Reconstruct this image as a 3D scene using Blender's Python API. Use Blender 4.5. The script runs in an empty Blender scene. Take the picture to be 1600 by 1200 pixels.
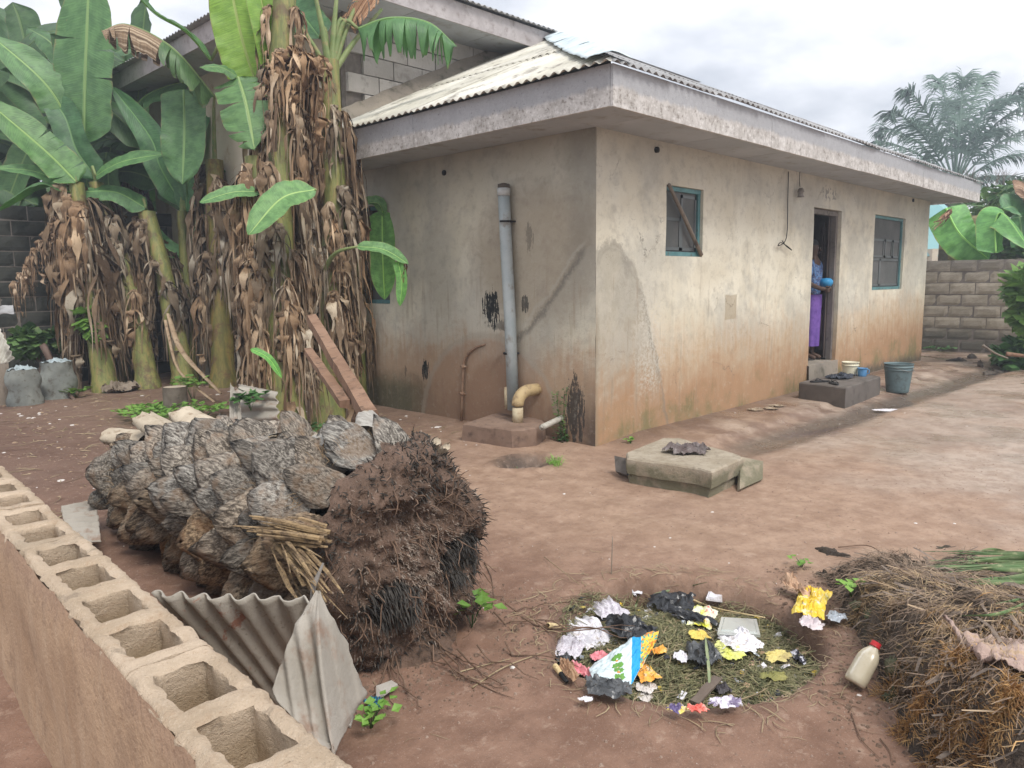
import bpy, bmesh, math, random
import numpy as np
from mathutils import Vector, Matrix, noise

random.seed(7)
S = bpy.context.scene
COL = S.collection
PI = math.pi

# ------------------------------------------------------------------ camera
YAW, PIT, ROL, FPX = 0.79678180, 0.13352, -0.0117138873, 1178.39
CAM = Vector((-5.29685122, -4.13489574, 1.47710622))
_f = Vector((math.cos(PIT) * math.sin(YAW), math.cos(PIT) * math.cos(YAW), -math.sin(PIT)))
_r = Vector((math.cos(YAW), -math.sin(YAW), 0))
_u = _r.cross(_f)
AR = _r * math.cos(ROL) + _u * math.sin(ROL)
AU = -_r * math.sin(ROL) + _u * math.cos(ROL)
cd = bpy.data.cameras.new('camera')
cd.sensor_width = 36
cd.lens = 36 * FPX / 1600
cd.clip_start = 0.05
cd.clip_end = 2000
cam = bpy.data.objects.new('camera', cd)
cam.matrix_world = Matrix(((AR.x, AU.x, -_f.x, CAM.x), (AR.y, AU.y, -_f.y, CAM.y), (AR.z, AU.z, -_f.z, CAM.z), (0, 0, 0, 1)))
COL.objects.link(cam)
S.camera = cam
# ------------------------------------------------------------------ light
SUN_EL, SUN_AZ = math.radians(55), math.radians(197)      # azimuth clockwise from +Y
S.view_settings.view_transform = 'Standard'
S.view_settings.look = 'None'
S.view_settings.exposure = 0.95
S.view_settings.gamma = 1
S.view_settings.use_curve_mapping = False
sl = bpy.data.lights.new('sun', 'SUN')
sl.energy = 1.5
sl.angle = math.radians(22)
sl.color = (1, .965, .91)
so = bpy.data.objects.new('sun', sl)
sd = Vector((math.sin(SUN_AZ) * math.cos(SUN_EL), math.cos(SUN_AZ) * math.cos(SUN_EL), math.sin(SUN_EL)))
so.rotation_euler = sd.to_track_quat('Z', 'Y').to_euler()
so.location = (0, 0, 30)
COL.objects.link(so)
W = bpy.data.worlds.new('World')
S.world = W
W.use_nodes = True


# ------------------------------------------------------------------ node expressions
class X:
    def __init__(s, nt, k): s.nt, s.k = nt, k
    def m(s, op, o=0.0, c=None):
        n = s.nt.nodes.new('ShaderNodeMath'); n.operation = op
        for i, v in enumerate((s, o) if c is None else (s, o, c)):
            if isinstance(v, X): s.nt.links.new(v.k, n.inputs[i])
            else: n.inputs[i].default_value = v
        return X(s.nt, n.outputs[0])
    def __add__(s, o): return s.m('ADD', o)
    __radd__ = __add__
    def __sub__(s, o): return s.m('SUBTRACT', o)
    def __rsub__(s, o): return (s * -1.0) + o
    def __mul__(s, o): return s.m('MULTIPLY', o)
    __rmul__ = __mul__
    def __truediv__(s, o): return s.m('DIVIDE', o)
    def __pow__(s, o): return s.m('POWER', o)
    def mx(s, o): return s.m('MAXIMUM', o)
    def mn(s, o): return s.m('MINIMUM', o)
    def abs(s): return s.m('ABSOLUTE')
    def sin(s): return s.m('SINE')
    def sqrt(s): return s.m('SQRT')
    def st(s, a, b):
        n = s.nt.nodes.new('ShaderNodeMapRange'); n.interpolation_type = 'SMOOTHSTEP'
        s.nt.links.new(s.k, n.inputs[0])
        lo, hi, t0, t1 = (a, b, 0, 1) if a < b else (b, a, 1, 0)
        n.inputs[1].default_value = lo; n.inputs[2].default_value = hi
        n.inputs[3].default_value = t0; n.inputs[4].default_value = t1
        return X(s.nt, n.outputs[0])


class NT:
    def __init__(s, name, tree=None):
        if tree: s.nt = tree; return
        s.mat = bpy.data.materials.new(name); s.mat.use_nodes = True
        s.nt = s.mat.node_tree
        s.b = s.nt.nodes['Principled BSDF']; s.out = s.nt.nodes['Material Output']
    def pos(s, kind='geo', sc=(1, 1, 1)):
        if kind == 'geo': k = s.nt.nodes.new('ShaderNodeNewGeometry').outputs['Position']
        elif kind == 'uv': k = s.nt.nodes.new('ShaderNodeTexCoord').outputs['UV']
        elif kind == 'gen': k = s.nt.nodes.new('ShaderNodeTexCoord').outputs['Generated']
        else: k = s.nt.nodes.new('ShaderNodeTexCoord').outputs['Object']
        if sc != (1, 1, 1):
            n = s.nt.nodes.new('ShaderNodeMapping'); n.inputs['Scale'].default_value = sc
            s.nt.links.new(k, n.inputs[0]); k = n.outputs[0]
        return X(s.nt, k)
    def sep(s, v):
        n = s.nt.nodes.new('ShaderNodeSeparateXYZ'); s.nt.links.new(v.k, n.inputs[0])
        return [X(s.nt, n.outputs[i]) for i in range(3)]
    def comb(s, *a):
        n = s.nt.nodes.new('ShaderNodeCombineXYZ')
        for i, v in enumerate(a):
            if isinstance(v, X): s.nt.links.new(v.k, n.inputs[i])
            else: n.inputs[i].default_value = v
        return X(s.nt, n.outputs[0])
    def noise(s, v, scale, detail=4, rough=.55, dist=0.0):
        n = s.nt.nodes.new('ShaderNodeTexNoise'); s.nt.links.new(v.k, n.inputs['Vector'])
        n.inputs['Scale'].default_value = scale; n.inputs['Detail'].default_value = detail
        n.inputs['Roughness'].default_value = rough; n.inputs['Distortion'].default_value = dist
        return X(s.nt, n.outputs[0])
    def vor(s, v, scale, feat='F1'):
        n = s.nt.nodes.new('ShaderNodeTexVoronoi'); s.nt.links.new(v.k, n.inputs['Vector'])
        n.feature = feat; n.inputs['Scale'].default_value = scale
        return X(s.nt, n.outputs[0])
    def rnd(s): return X(s.nt, s.nt.nodes.new('ShaderNodeObjectInfo').outputs['Random'])
    def ocol(s): return X(s.nt, s.nt.nodes.new('ShaderNodeObjectInfo').outputs['Color'])
    def c(s, col): return col
    def mix(s, f, a, b, mode='MIX'):
        n = s.nt.nodes.new('ShaderNodeMix'); n.data_type = 'RGBA'; n.blend_type = mode
        for i, v in ((0, f), (6, a), (7, b)):
            if isinstance(v, X): s.nt.links.new(v.k, n.inputs[i])
            elif i == 0: n.inputs[i].default_value = v
            else: n.inputs[i].default_value = tuple(v) + (1,)
        return X(s.nt, n.outputs[2])
    def set(s, name, v):
        i = s.b.inputs[name]
        if isinstance(v, X): s.nt.links.new(v.k, i)
        elif isinstance(v, tuple): i.default_value = v + (1,)
        else: i.default_value = v
    def bump(s, h, strength=.5, dist=.01):
        n = s.nt.nodes.new('ShaderNodeBump'); s.nt.links.new(h.k, n.inputs['Height'])
        n.inputs['Strength'].default_value = strength; n.inputs['Distance'].default_value = dist
        s.nt.links.new(n.outputs[0], s.b.inputs['Normal'])


def srgb(r, g, b):
    f = lambda c: (c / 255 / 12.92) if c / 255 <= .04045 else ((c / 255 + .055) / 1.055) ** 2.4
    return (f(r), f(g), f(b))


MATS = {}
def M(name, c1, c2=None, c3=None, scale=4, rough=.8, bump=.4, bs=30, bd=.006, coord='obj', stretch=(1, 1, 1), tint=False,
      spec=.3, metal=0, vary=0.0, trans=0, lo=.35, hi=.65, detail=6, alpha=None, transmit=0):
    """general procedural material: up to three colours mixed by noise, fine relief, per-object variation"""
    t = NT(name)
    p = t.pos(coord, stretch)
    if coord == 'obj' and vary:
        r = t.rnd()
        n = t.nt.nodes.new('ShaderNodeVectorMath'); n.operation = 'ADD'
        t.nt.links.new(p.k, n.inputs[0]); t.nt.links.new(t.comb(r * 37.0, r * 91.0, r * 13.0).k, n.inputs[1]); p = X(t.nt, n.outputs[0])
    c2 = c2 or tuple(x * .75 for x in c1)
    col = t.mix(t.noise(p, scale, detail, .6).st(lo, hi), c1, c2)
    if c3: col = t.mix(t.noise(p, scale * 2.7, detail, .65).st(.5, .72), col, c3)
    if vary:
        v = t.rnd() * (2 * vary) + (1 - vary)
        col = t.mix(1.0, col, t.comb(v, v, v), 'MULTIPLY')
    if tint: col = t.mix(1.0, col, t.ocol(), 'MULTIPLY')
    t.set('Base Color', col); t.set('Roughness', rough); t.set('Specular IOR Level', spec); t.set('Metallic', metal)
    if transmit: t.set('Transmission Weight', transmit)
    if alpha is not None: t.set('Alpha', alpha)
    if bump: t.bump(t.noise(p, bs, 5, .65), bump, bd)
    if trans:
        tr = t.nt.nodes.new('ShaderNodeBsdfTranslucent'); t.nt.links.new(col.k, tr.inputs[0])
        mx = t.nt.nodes.new('ShaderNodeMixShader'); mx.inputs[0].default_value = trans
        t.nt.links.new(t.b.outputs[0], mx.inputs[1]); t.nt.links.new(tr.outputs[0], mx.inputs[2]); t.nt.links.new(mx.outputs[0], t.out.inputs[0])
    MATS[name] = t.mat
    return t.mat


# overcast sky: Nishita light seen through a broken sheet of cloud
w = NT('', W.node_tree)
bg = W.node_tree.nodes['Background']
sky = W.node_tree.nodes.new('ShaderNodeTexSky'); sky.sky_type = 'NISHITA'; sky.sun_disc = False
sky.sun_elevation = SUN_EL; sky.sun_rotation = SUN_AZ; sky.air_density = 1.5; sky.dust_density = 3
g = w.pos('gen')
gx, gy, gz = w.sep(g)
den = gz.mx(0.0) + .22
cp = w.comb(gx / den, gy / den, 0.0)
cl = w.noise(cp, .85, 5, .5, .3)
cl2 = w.noise(cp, 2.1, 5, .6)
f = (cl * .7 + cl2 * .3).st(.36, .58)
cloud = w.mix(f, (3.9, 4.1, 4.6), (8.0, 8.0, 8.3))
W.node_tree.links.new(w.mix(.9, X(W.node_tree, sky.outputs[0]), cloud).k, bg.inputs[0])
bg.inputs[1].default_value = .095


# ------------------------------------------------------------------ photograph geometry -> world
def ray(u, v): return _f + AR * ((u - 800) / FPX) - AU * ((v - 600) / FPX)
def PZ(u, v, z=0.0): d = ray(u, v); return CAM + d * ((z - CAM.z) / d.z)
def PX(u, v, x=0.0): d = ray(u, v); return CAM + d * ((x - CAM.x) / d.x)
def PY(u, v, y=0.0): d = ray(u, v); return CAM + d * ((y - CAM.y) / d.y)
def PD(u, v, t): return CAM + ray(u, v) * t


def fb(x, y=0.0, z=0.0, s=1.0, o=4):
    return noise.fractal(Vector((x * s, y * s, z * s)), 1.0, 2.0, o)


def woff(p):
    v = Vector((0, 0, 0))
    while p is not None: v += p.location; p = p.parent
    return v


class MB:
    def __init__(s): s.v, s.f, s.mi, s.uv = [], [], [], {}
    def add(s, vs, fs, mi=0):
        o = len(s.v); s.v += [tuple(v) for v in vs]
        for f in fs: s.f.append(tuple(i + o for i in f)); s.mi.append(mi)
        return o
    def box(s, c, d, rz=0, mi=0, mat=None, jit=0):
        vs = []
        for sx in (-.5, .5):
            for sy in (-.5, .5):
                for sz in (-.5, .5):
                    p = Vector((sx * d[0], sy * d[1], sz * d[2]))
                    if jit: p += Vector((random.uniform(-jit, jit), random.uniform(-jit, jit), random.uniform(-jit, jit)))
                    if mat: p = mat @ p
                    elif rz: p = Matrix.Rotation(rz, 3, 'Z') @ p
                    vs.append(p + Vector(c))
        s.add(vs, [(0, 1, 3, 2), (4, 6, 7, 5), (0, 4, 5, 1), (2, 3, 7, 6), (0, 2, 6, 4), (1, 5, 7, 3)], mi); return s
    def tube(s, pts, rad, n=8, mi=0, cap=True, flat=1.0):
        pts = [Vector(p) for p in pts]
        if not isinstance(rad, (list, tuple)): rad = [rad] * len(pts)
        ref = Vector((0, 0, 1)) if abs((pts[-1] - pts[0]).normalized().z) < .9 else Vector((1, 0, 0))
        vs = []
        for i, p in enumerate(pts):
            t = (pts[min(i + 1, len(pts) - 1)] - pts[max(i - 1, 0)]).normalized()
            a = t.cross(ref).normalized(); b = t.cross(a)
            for k in range(n):
                an = 2 * PI * k / n
                vs.append(p + (a * math.cos(an) + b * math.sin(an) * flat) * rad[i])
        fs = []
        for i in range(len(pts) - 1):
            for k in range(n):
                fs.append((i * n + k, i * n + (k + 1) % n, (i + 1) * n + (k + 1) % n, (i + 1) * n + k))
        if cap:
            fs.append(tuple(range(n - 1, -1, -1))); fs.append(tuple(range((len(pts) - 1) * n, len(pts) * n)))
        s.add(vs, fs, mi); return s
    def lathe(s, prof, c=(0, 0, 0), n=20, mi=0, mat=None, cap=False):
        vs = []
        for r, z in prof:
            for k in range(n):
                p = Vector((r * math.cos(2 * PI * k / n), r * math.sin(2 * PI * k / n), z))
                if mat: p = mat @ p
                vs.append(p + Vector(c))
        fs = []
        for i in range(len(prof) - 1):
            for k in range(n): fs.append((i * n + k, i * n + (k + 1) % n, (i + 1) * n + (k + 1) % n, (i + 1) * n + k))
        if cap: fs.append(tuple(range(n - 1, -1, -1))); fs.append(tuple(range((len(prof) - 1) * n, len(prof) * n)))
        s.add(vs, fs, mi); return s
    def grid(s, fn, nu, nv, mi=0, thick=0, keep=None, uv=False, mif=None):
        """fn(u,v) for u,v in 0..1; thick adds a back skin and closes the rim"""
        P = [[Vector(fn(i / nu, j / nv)) for j in range(nv + 1)] for i in range(nu + 1)]
        idx = lambda i, j: i * (nv + 1) + j
        vs = [P[i][j] for i in range(nu + 1) for j in range(nv + 1)]
        fs, ms = [], []
        for i in range(nu):
            for j in range(nv):
                if keep and not keep((i + .5) / nu, (j + .5) / nv): continue
                fs.append((idx(i, j), idx(i + 1, j), idx(i + 1, j + 1), idx(i, j + 1)))
                ms.append(mif((i + .5) / nu, (j + .5) / nv) if mif else mi)
        if thick:
            N = len(vs)
            for i in range(nu + 1):
                for j in range(nv + 1):
                    a = P[min(i + 1, nu)][j] - P[max(i - 1, 0)][j]; b = P[i][min(j + 1, nv)] - P[i][max(j - 1, 0)]
                    nn = a.cross(b); nn = nn.normalized() if nn.length > 1e-12 else Vector((0, 0, 1))
                    vs.append(P[i][j] - nn * thick)
            edges = {}
            for f in fs:
                for a, b in zip(f, f[1:] + f[:1]): edges[(a, b)] = 1
            nf = [tuple(i + N for i in reversed(f)) for f in fs]
            rim = [(b, a, a + N, b + N) for (a, b) in edges if (b, a) not in edges]
            ms = ms + ms + [ms[0] if ms else mi] * len(rim); fs = fs + nf + rim
        o = len(s.v); s.v += [tuple(v) for v in vs]
        for f, m in zip(fs, ms): s.f.append(tuple(i + o for i in f)); s.mi.append(m)
        if uv:
            for i in range(nu + 1):
                for j in range(nv + 1):
                    s.uv[o + idx(i, j)] = (i / nu, j / nv)
                    if thick: s.uv[o + idx(i, j) + (nu + 1) * (nv + 1)] = (i / nu, j / nv)
        return s
    def build(s, name, mat, parent=None, smooth=True, label=None, cat=None, group=None, kind=None, loc=None, color=None, origin=None):
        me = bpy.data.meshes.new(name)
        off = woff(parent) if parent else Vector((0, 0, 0))
        o_loc = Vector((0, 0, 0))
        if parent is None and s.v and loc is None and kind != 'structure':
            a = np.array(s.v); o_loc = Vector(((a[:, 0].min() + a[:, 0].max()) / 2, (a[:, 1].min() + a[:, 1].max()) / 2, a[:, 2].min()))
            if origin is not None: o_loc = Vector(origin)
            off = o_loc
        a = np.array(s.v, dtype=float).reshape(-1, 3) - np.array(off)
        if loc is not None: a = np.array(s.v, dtype=float).reshape(-1, 3); o_loc = Vector(loc)
        me.from_pydata(a.tolist(), [], s.f)
        mats = mat if isinstance(mat, (list, tuple)) else [mat]
        for m in mats: me.materials.append(m)
        if len(mats) > 1: me.polygons.foreach_set('material_index', s.mi)
        if s.uv:
            uvl = me.uv_layers.new(name='UVMap')
            for l in me.loops: uvl.data[l.index].uv = s.uv.get(l.vertex_index, (0, 0))
        if smooth: me.polygons.foreach_set('use_smooth', [True] * len(me.polygons))
        me.update()
        if smooth == 'auto': me.set_sharp_from_angle(angle=math.radians(22))
        o = bpy.data.objects.new(name, me); COL.objects.link(o); o.location = o_loc
        if parent: o.parent = parent
        if color: o.color = tuple(color) + (1,)
        return tag(o, label, cat, group, kind)


def tag(o, label=None, cat=None, group=None, kind=None):
    if label: o['label'] = label
    if cat: o['category'] = cat
    if group: o['group'] = group
    if kind: o['kind'] = kind
    return o


def empty(name, loc, label=None, cat=None, group=None, kind=None):
    o = bpy.data.objects.new(name, None); COL.objects.link(o); o.location = loc; o.empty_display_size = .2
    return tag(o, label, cat, group, kind)


def inst(me, name, parent, loc, rot=(0, 0, 0), sc=(1, 1, 1), color=None, mtx=None):
    """another object on shared mesh data; loc is a world place"""
    o = bpy.data.objects.new(name, me); COL.objects.link(o)
    if parent: o.parent = parent
    if mtx is not None:
        m = mtx.copy(); m.translation = Vector(loc) - (woff(parent) if parent else Vector((0, 0, 0)))
        o.matrix_local = m if parent else m
        if not parent: o.matrix_world = m
    else:
        o.location = Vector(loc) - (woff(parent) if parent else Vector((0, 0, 0))); o.rotation_euler = rot; o.scale = sc
    if color: o.color = tuple(color) + (1,)
    return o


def protomesh(mb, name, mat, smooth=True):
    me = bpy.data.meshes.new(name); me.from_pydata([tuple(v) for v in mb.v], [], mb.f)
    for m in (mat if isinstance(mat, (list, tuple)) else [mat]): me.materials.append(m)
    if isinstance(mat, (list, tuple)) and len(mat) > 1: me.polygons.foreach_set('material_index', mb.mi)
    if smooth: me.polygons.foreach_set('use_smooth', [True] * len(me.polygons))
    me.update()
    if smooth == 'auto': me.set_sharp_from_angle(angle=math.radians(40))
    return me

# ================================================================== ground
PIT_C, PIT_R = Vector((-2.62, -2.53)), .56
WD = Vector((.04589472, .99894628)); WN = Vector((WD.y, -WD.x))


def sst(a, b, x):
    t = min(1, max(0, (x - a) / (b - a))); return t * t * (3 - 2 * t)


def gz_(x, y):
    h = .016 * noise.noise(Vector((x * .7, y * .7, 3))) + (.007 if x < -1 else .0025) * noise.noise(Vector((x * 4, y * 4, 1)))
    near = sst(14, 8, abs(x)) if abs(x) < 14 else 0
    if -6.5 < x < 2 and -5.5 < y < 5:
        h += .0035 * noise.noise(Vector((x * 17, y * 17, 2))) + .0018 * noise.noise(Vector((x * 45, y * 45, 7)))
    n = x * WN.x + y * WN.y
    if n < -4.6: h += .27 * sst(-4.62, -4.72, n) * sst(4.5, 2.5, y)
    dx, dy = x - PIT_C.x, y - PIT_C.y
    r = math.hypot(dx, dy) / (PIT_R * (1 + .13 * noise.noise(Vector((math.atan2(dy, dx) * .9, 2, 5)))))
    if r < 1.5: h += -.21 * sst(1.02, .86, r) + .012 * math.exp(-((r - 1.18) / .12) ** 2)
    if 0 < x < 9.6 and -1.9 < y < .3:                         # raised rim along the front wall and the gully beside it
        k = sst(.0, .8, x) * sst(9.9, 8.9, x)
        h += .035 * k * sst(-.78, -.66, y + .05 * noise.noise(Vector((x * 2.2, 0, 4))))
        gy = -1.02 - .03 * x + .05 * noise.noise(Vector((x * 1.3, 4, 4)))
        h -= .055 * k * math.exp(-((y - gy) / .2) ** 2)
    d = math.hypot((x + .86) * .9, (y - .06) * 1.25)
    if d < .5: h -= .13 * sst(.27, .12, d + .05 * noise.noise(Vector((x * 9, y * 9, 3)))) - .02 * math.exp(-((d - .3) / .06) ** 2)
    if x < .1 and y > .2: h += .03 * sst(-1.2, 0, x) * sst(.2, 1, y)
    if -4.6 < x < -2.4 and -2.5 < y < 1.4:                    # soil pushed up round the fallen trunk
        h += .03 * math.exp(-((x + 3.25) / .35) ** 2) * noise.noise(Vector((x * 9, y * 9, 0)))
    if x > 8 and y < -.5:                                     # eroded bank by the back wall
        h += .1 * sst(9.2, 10.6, x + .6 * noise.noise(Vector((x, y, 9)))) * sst(-1.2, -2.2, y)
    return h


def axis(*segs):
    out = []
    for a, b, st_ in segs:
        n = max(1, int(round((b - a) / st_))); out += [a + (b - a) * i / n for i in range(n)]
    out.append(segs[-1][1]); return out


gxs = axis((-300, -30, 45), (-30, -7, 1.5), (-7, -5.2, .09), (-5.2, -1, .028), (-1, 2, .045), (2, 10, .09), (10, 14, .2), (14, 60, 4), (60, 400, 60))
gys = axis((-300, -30, 45), (-30, -6, 1.5), (-6, -4, .09), (-4, -.3, .028), (-.3, 3, .05), (3, 9, .12), (9, 14, .4), (14, 60, 4), (60, 400, 60))
nx, ny = len(gxs), len(gys)
vv = [(x, y, gz_(x, y)) for x in gxs for y in gys]
ff = [(i * ny + j, (i + 1) * ny + j, (i + 1) * ny + j + 1, i * ny + j + 1) for i in range(nx - 1) for j in range(ny - 1)]


def mat_ground():
    t = NT('red_earth'); p = t.pos(); x, y, z = t.sep(p)
    n1 = t.noise(p, .9, 6, .6); n2 = t.noise(p, 5, 6, .65); n3 = t.noise(p, 38, 4, .7); n4 = t.noise(p, 190, 3, .7)
    left = (x + n1 * 1.6 - .8 + y * .12).st(-1.6, -3.2)                       # dark loose soil on the left
    wet = (x * .55 - y * .25 + n1 * 1.8 - 1.5).st(-.3, 1.0)                   # packed wet earth to the right, reflected sky painted in as grey
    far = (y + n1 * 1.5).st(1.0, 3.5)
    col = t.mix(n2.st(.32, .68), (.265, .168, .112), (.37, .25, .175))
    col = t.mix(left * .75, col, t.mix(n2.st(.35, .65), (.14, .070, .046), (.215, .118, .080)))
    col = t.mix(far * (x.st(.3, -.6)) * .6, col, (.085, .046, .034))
    col = t.mix(wet * n1.st(.3, .55) * .85, col, t.mix(n2.st(.4, .62), (.34, .262, .205), (.43, .35, .285)))
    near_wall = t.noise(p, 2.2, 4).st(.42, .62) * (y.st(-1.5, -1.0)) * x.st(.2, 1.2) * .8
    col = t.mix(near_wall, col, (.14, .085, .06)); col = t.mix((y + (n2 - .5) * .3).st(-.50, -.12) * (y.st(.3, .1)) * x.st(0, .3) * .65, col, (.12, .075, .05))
    col = t.mix(t.noise(p, .55, 3, .5).st(.5, .62) * .35, col, (.20, .125, .09))
    hd = (((x + .86) ** 2.0 + (y - .06) ** 2.0).sqrt() + (n2 - .5) * .2).st(.34, .16); col = t.mix(hd * .85, col, (.035, .026, .02))
    gul = (y + 1.02 + x * .03 + (n1 - .5) * .25).abs().st(.30, .10) * x.st(.3, 1.2) * x.st(9.8, 8.6)
    col = t.mix(gul * .85, col, (.095, .075, .058))
    nf = t.noise(p, 14, 10, .72); col = t.mix(nf.st(.5, .64) * .38, col, (.175, .105, .072)); col = t.mix(nf.st(.46, .34) * .30, col, (.48, .365, .28))
    col = t.mix(n3.st(.56, .72) * .5, col, (.13, .078, .056))
    col = t.mix(n4.st(.60, .72) * .55, col, (.50, .40, .33))
    col = t.mix(n4.st(.36, .27) * .5, col, (.06, .036, .027))
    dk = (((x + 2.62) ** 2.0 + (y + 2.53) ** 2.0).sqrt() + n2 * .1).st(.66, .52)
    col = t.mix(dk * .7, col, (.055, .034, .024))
    moss = t.noise(p, 3.1, 5).st(.5, .66) * x.st(8, 10) * .6
    col = t.mix(moss, col, (.10, .11, .05))
    t.set('Base Color', col)
    pud = (t.noise(p, 1.3, 3, .5).st(.47, .60) * wet).mx(gul * .9)
    damp = t.noise(p, 1.7, 4).st(.38, .7)
    t.set('Roughness', (damp * -.30 + .84 - pud * .42 - wet * .12).mx(.22)); t.set('Specular IOR Level', .42)
    h = n3 * .5 + t.noise(p, 110, 4, .75) * .35 + n2 * .2
    t.bump(h * (1.0 - pud * .6), .65, .012)
    return t.mat


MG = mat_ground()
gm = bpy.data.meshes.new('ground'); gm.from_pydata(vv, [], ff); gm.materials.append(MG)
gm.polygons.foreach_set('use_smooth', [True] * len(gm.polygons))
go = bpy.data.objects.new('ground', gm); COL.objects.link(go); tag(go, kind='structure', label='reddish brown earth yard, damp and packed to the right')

# ================================================================== shared materials
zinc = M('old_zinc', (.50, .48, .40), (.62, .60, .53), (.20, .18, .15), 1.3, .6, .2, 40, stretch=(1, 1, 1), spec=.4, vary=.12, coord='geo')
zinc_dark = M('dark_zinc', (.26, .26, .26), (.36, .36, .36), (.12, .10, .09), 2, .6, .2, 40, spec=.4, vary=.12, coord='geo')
zinc_new = M('pale_ridge_metal', (.50, .60, .62), (.62, .70, .72), (.34, .42, .46), 2, .42, .15, 14, spec=.5, coord='geo')
dark = M('dark_room', (.02, .02, .022), bump=0)
plasterin = M('inner_plaster', (.14, .13, .12))
teal = M('teal_paint', (.085, .20, .21), (.12, .26, .27), (.10, .10, .09), 5, .55, .2)
netting = M('window_netting', (.10, .105, .10), (.14, .14, .135), None, 3, .75, .5, 260)
glassy = M('shutter_grey', (.10, .115, .115), (.14, .15, .15), None, 3, .4, .1)
woodgrey = M('weathered_wood', (.20, .165, .13), (.30, .25, .20), (.10, .08, .065), 3, .85, .5, 30, stretch=(1, 1, .25))
cement = M('cement', (.23, .20, .165), (.31, .27, .22), (.12, .11, .08), 2.2, .9, .6, 40, coord='geo')
cement_dk = M('dark_cement', (.105, .092, .08), (.15, .13, .115), (.07, .06, .05), 2.2, .8, .5, 40, coord='geo')
mortar = M('mortar', (.22, .19, .17), (.15, .13, .11), None, 9, .95, .8, 60, coord='geo')
pvc_grey = M('grey_pipe', (.33, .38, .39), (.42, .46, .46), (.24, .22, .19), 3, .5, .1, 20)
pvc_cream = M('cream_pipe', (.52, .45, .31), (.42, .33, .21), (.25, .16, .09), 6, .6, .2, 30)
rusty = M('rusty_pipe', (.26, .16, .10), (.34, .24, .17), (.14, .08, .05), 9, .8, .5, 60)
blackm = M('black_rubber', (.02, .02, .02), bump=0, rough=.6)


def fascia_mat():
    t = NT('weathered_shaded_fascia'); p = t.pos(); x, y, z = t.sep(p)
    n1 = t.noise(p, 3.2, 6, .7); n2 = t.noise(p, 22, 5, .75)
    q = t.comb(x * 3.0, y * 3.0, z * .4); st_ = t.noise(q, 3, 4, .6)
    col = t.mix(n1.st(.38, .62), (.40, .375, .35), (.56, .535, .51))
    col = t.mix(n2.st(.52, .68) * .75, col, (.74, .72, .70))
    col = t.mix(n2.st(.47, .36) * .75, col, (.19, .165, .14))
    up = (z + st_ * .10 + n1 * .05).st(2.965, 3.01)  # bluish top band: roof overhang shade and haze painted over the weathering
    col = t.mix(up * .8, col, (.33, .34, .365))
    col = t.mix(t.noise(p, 60, 3).st(.66, .72) * .8, col, (.09, .08, .07))
    t.set('Base Color', col); t.set('Roughness', .85); t.bump(n2 + t.noise(p, 70, 4) * .5, .5, .008)
    return t.mat


MF = fascia_mat()


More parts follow.
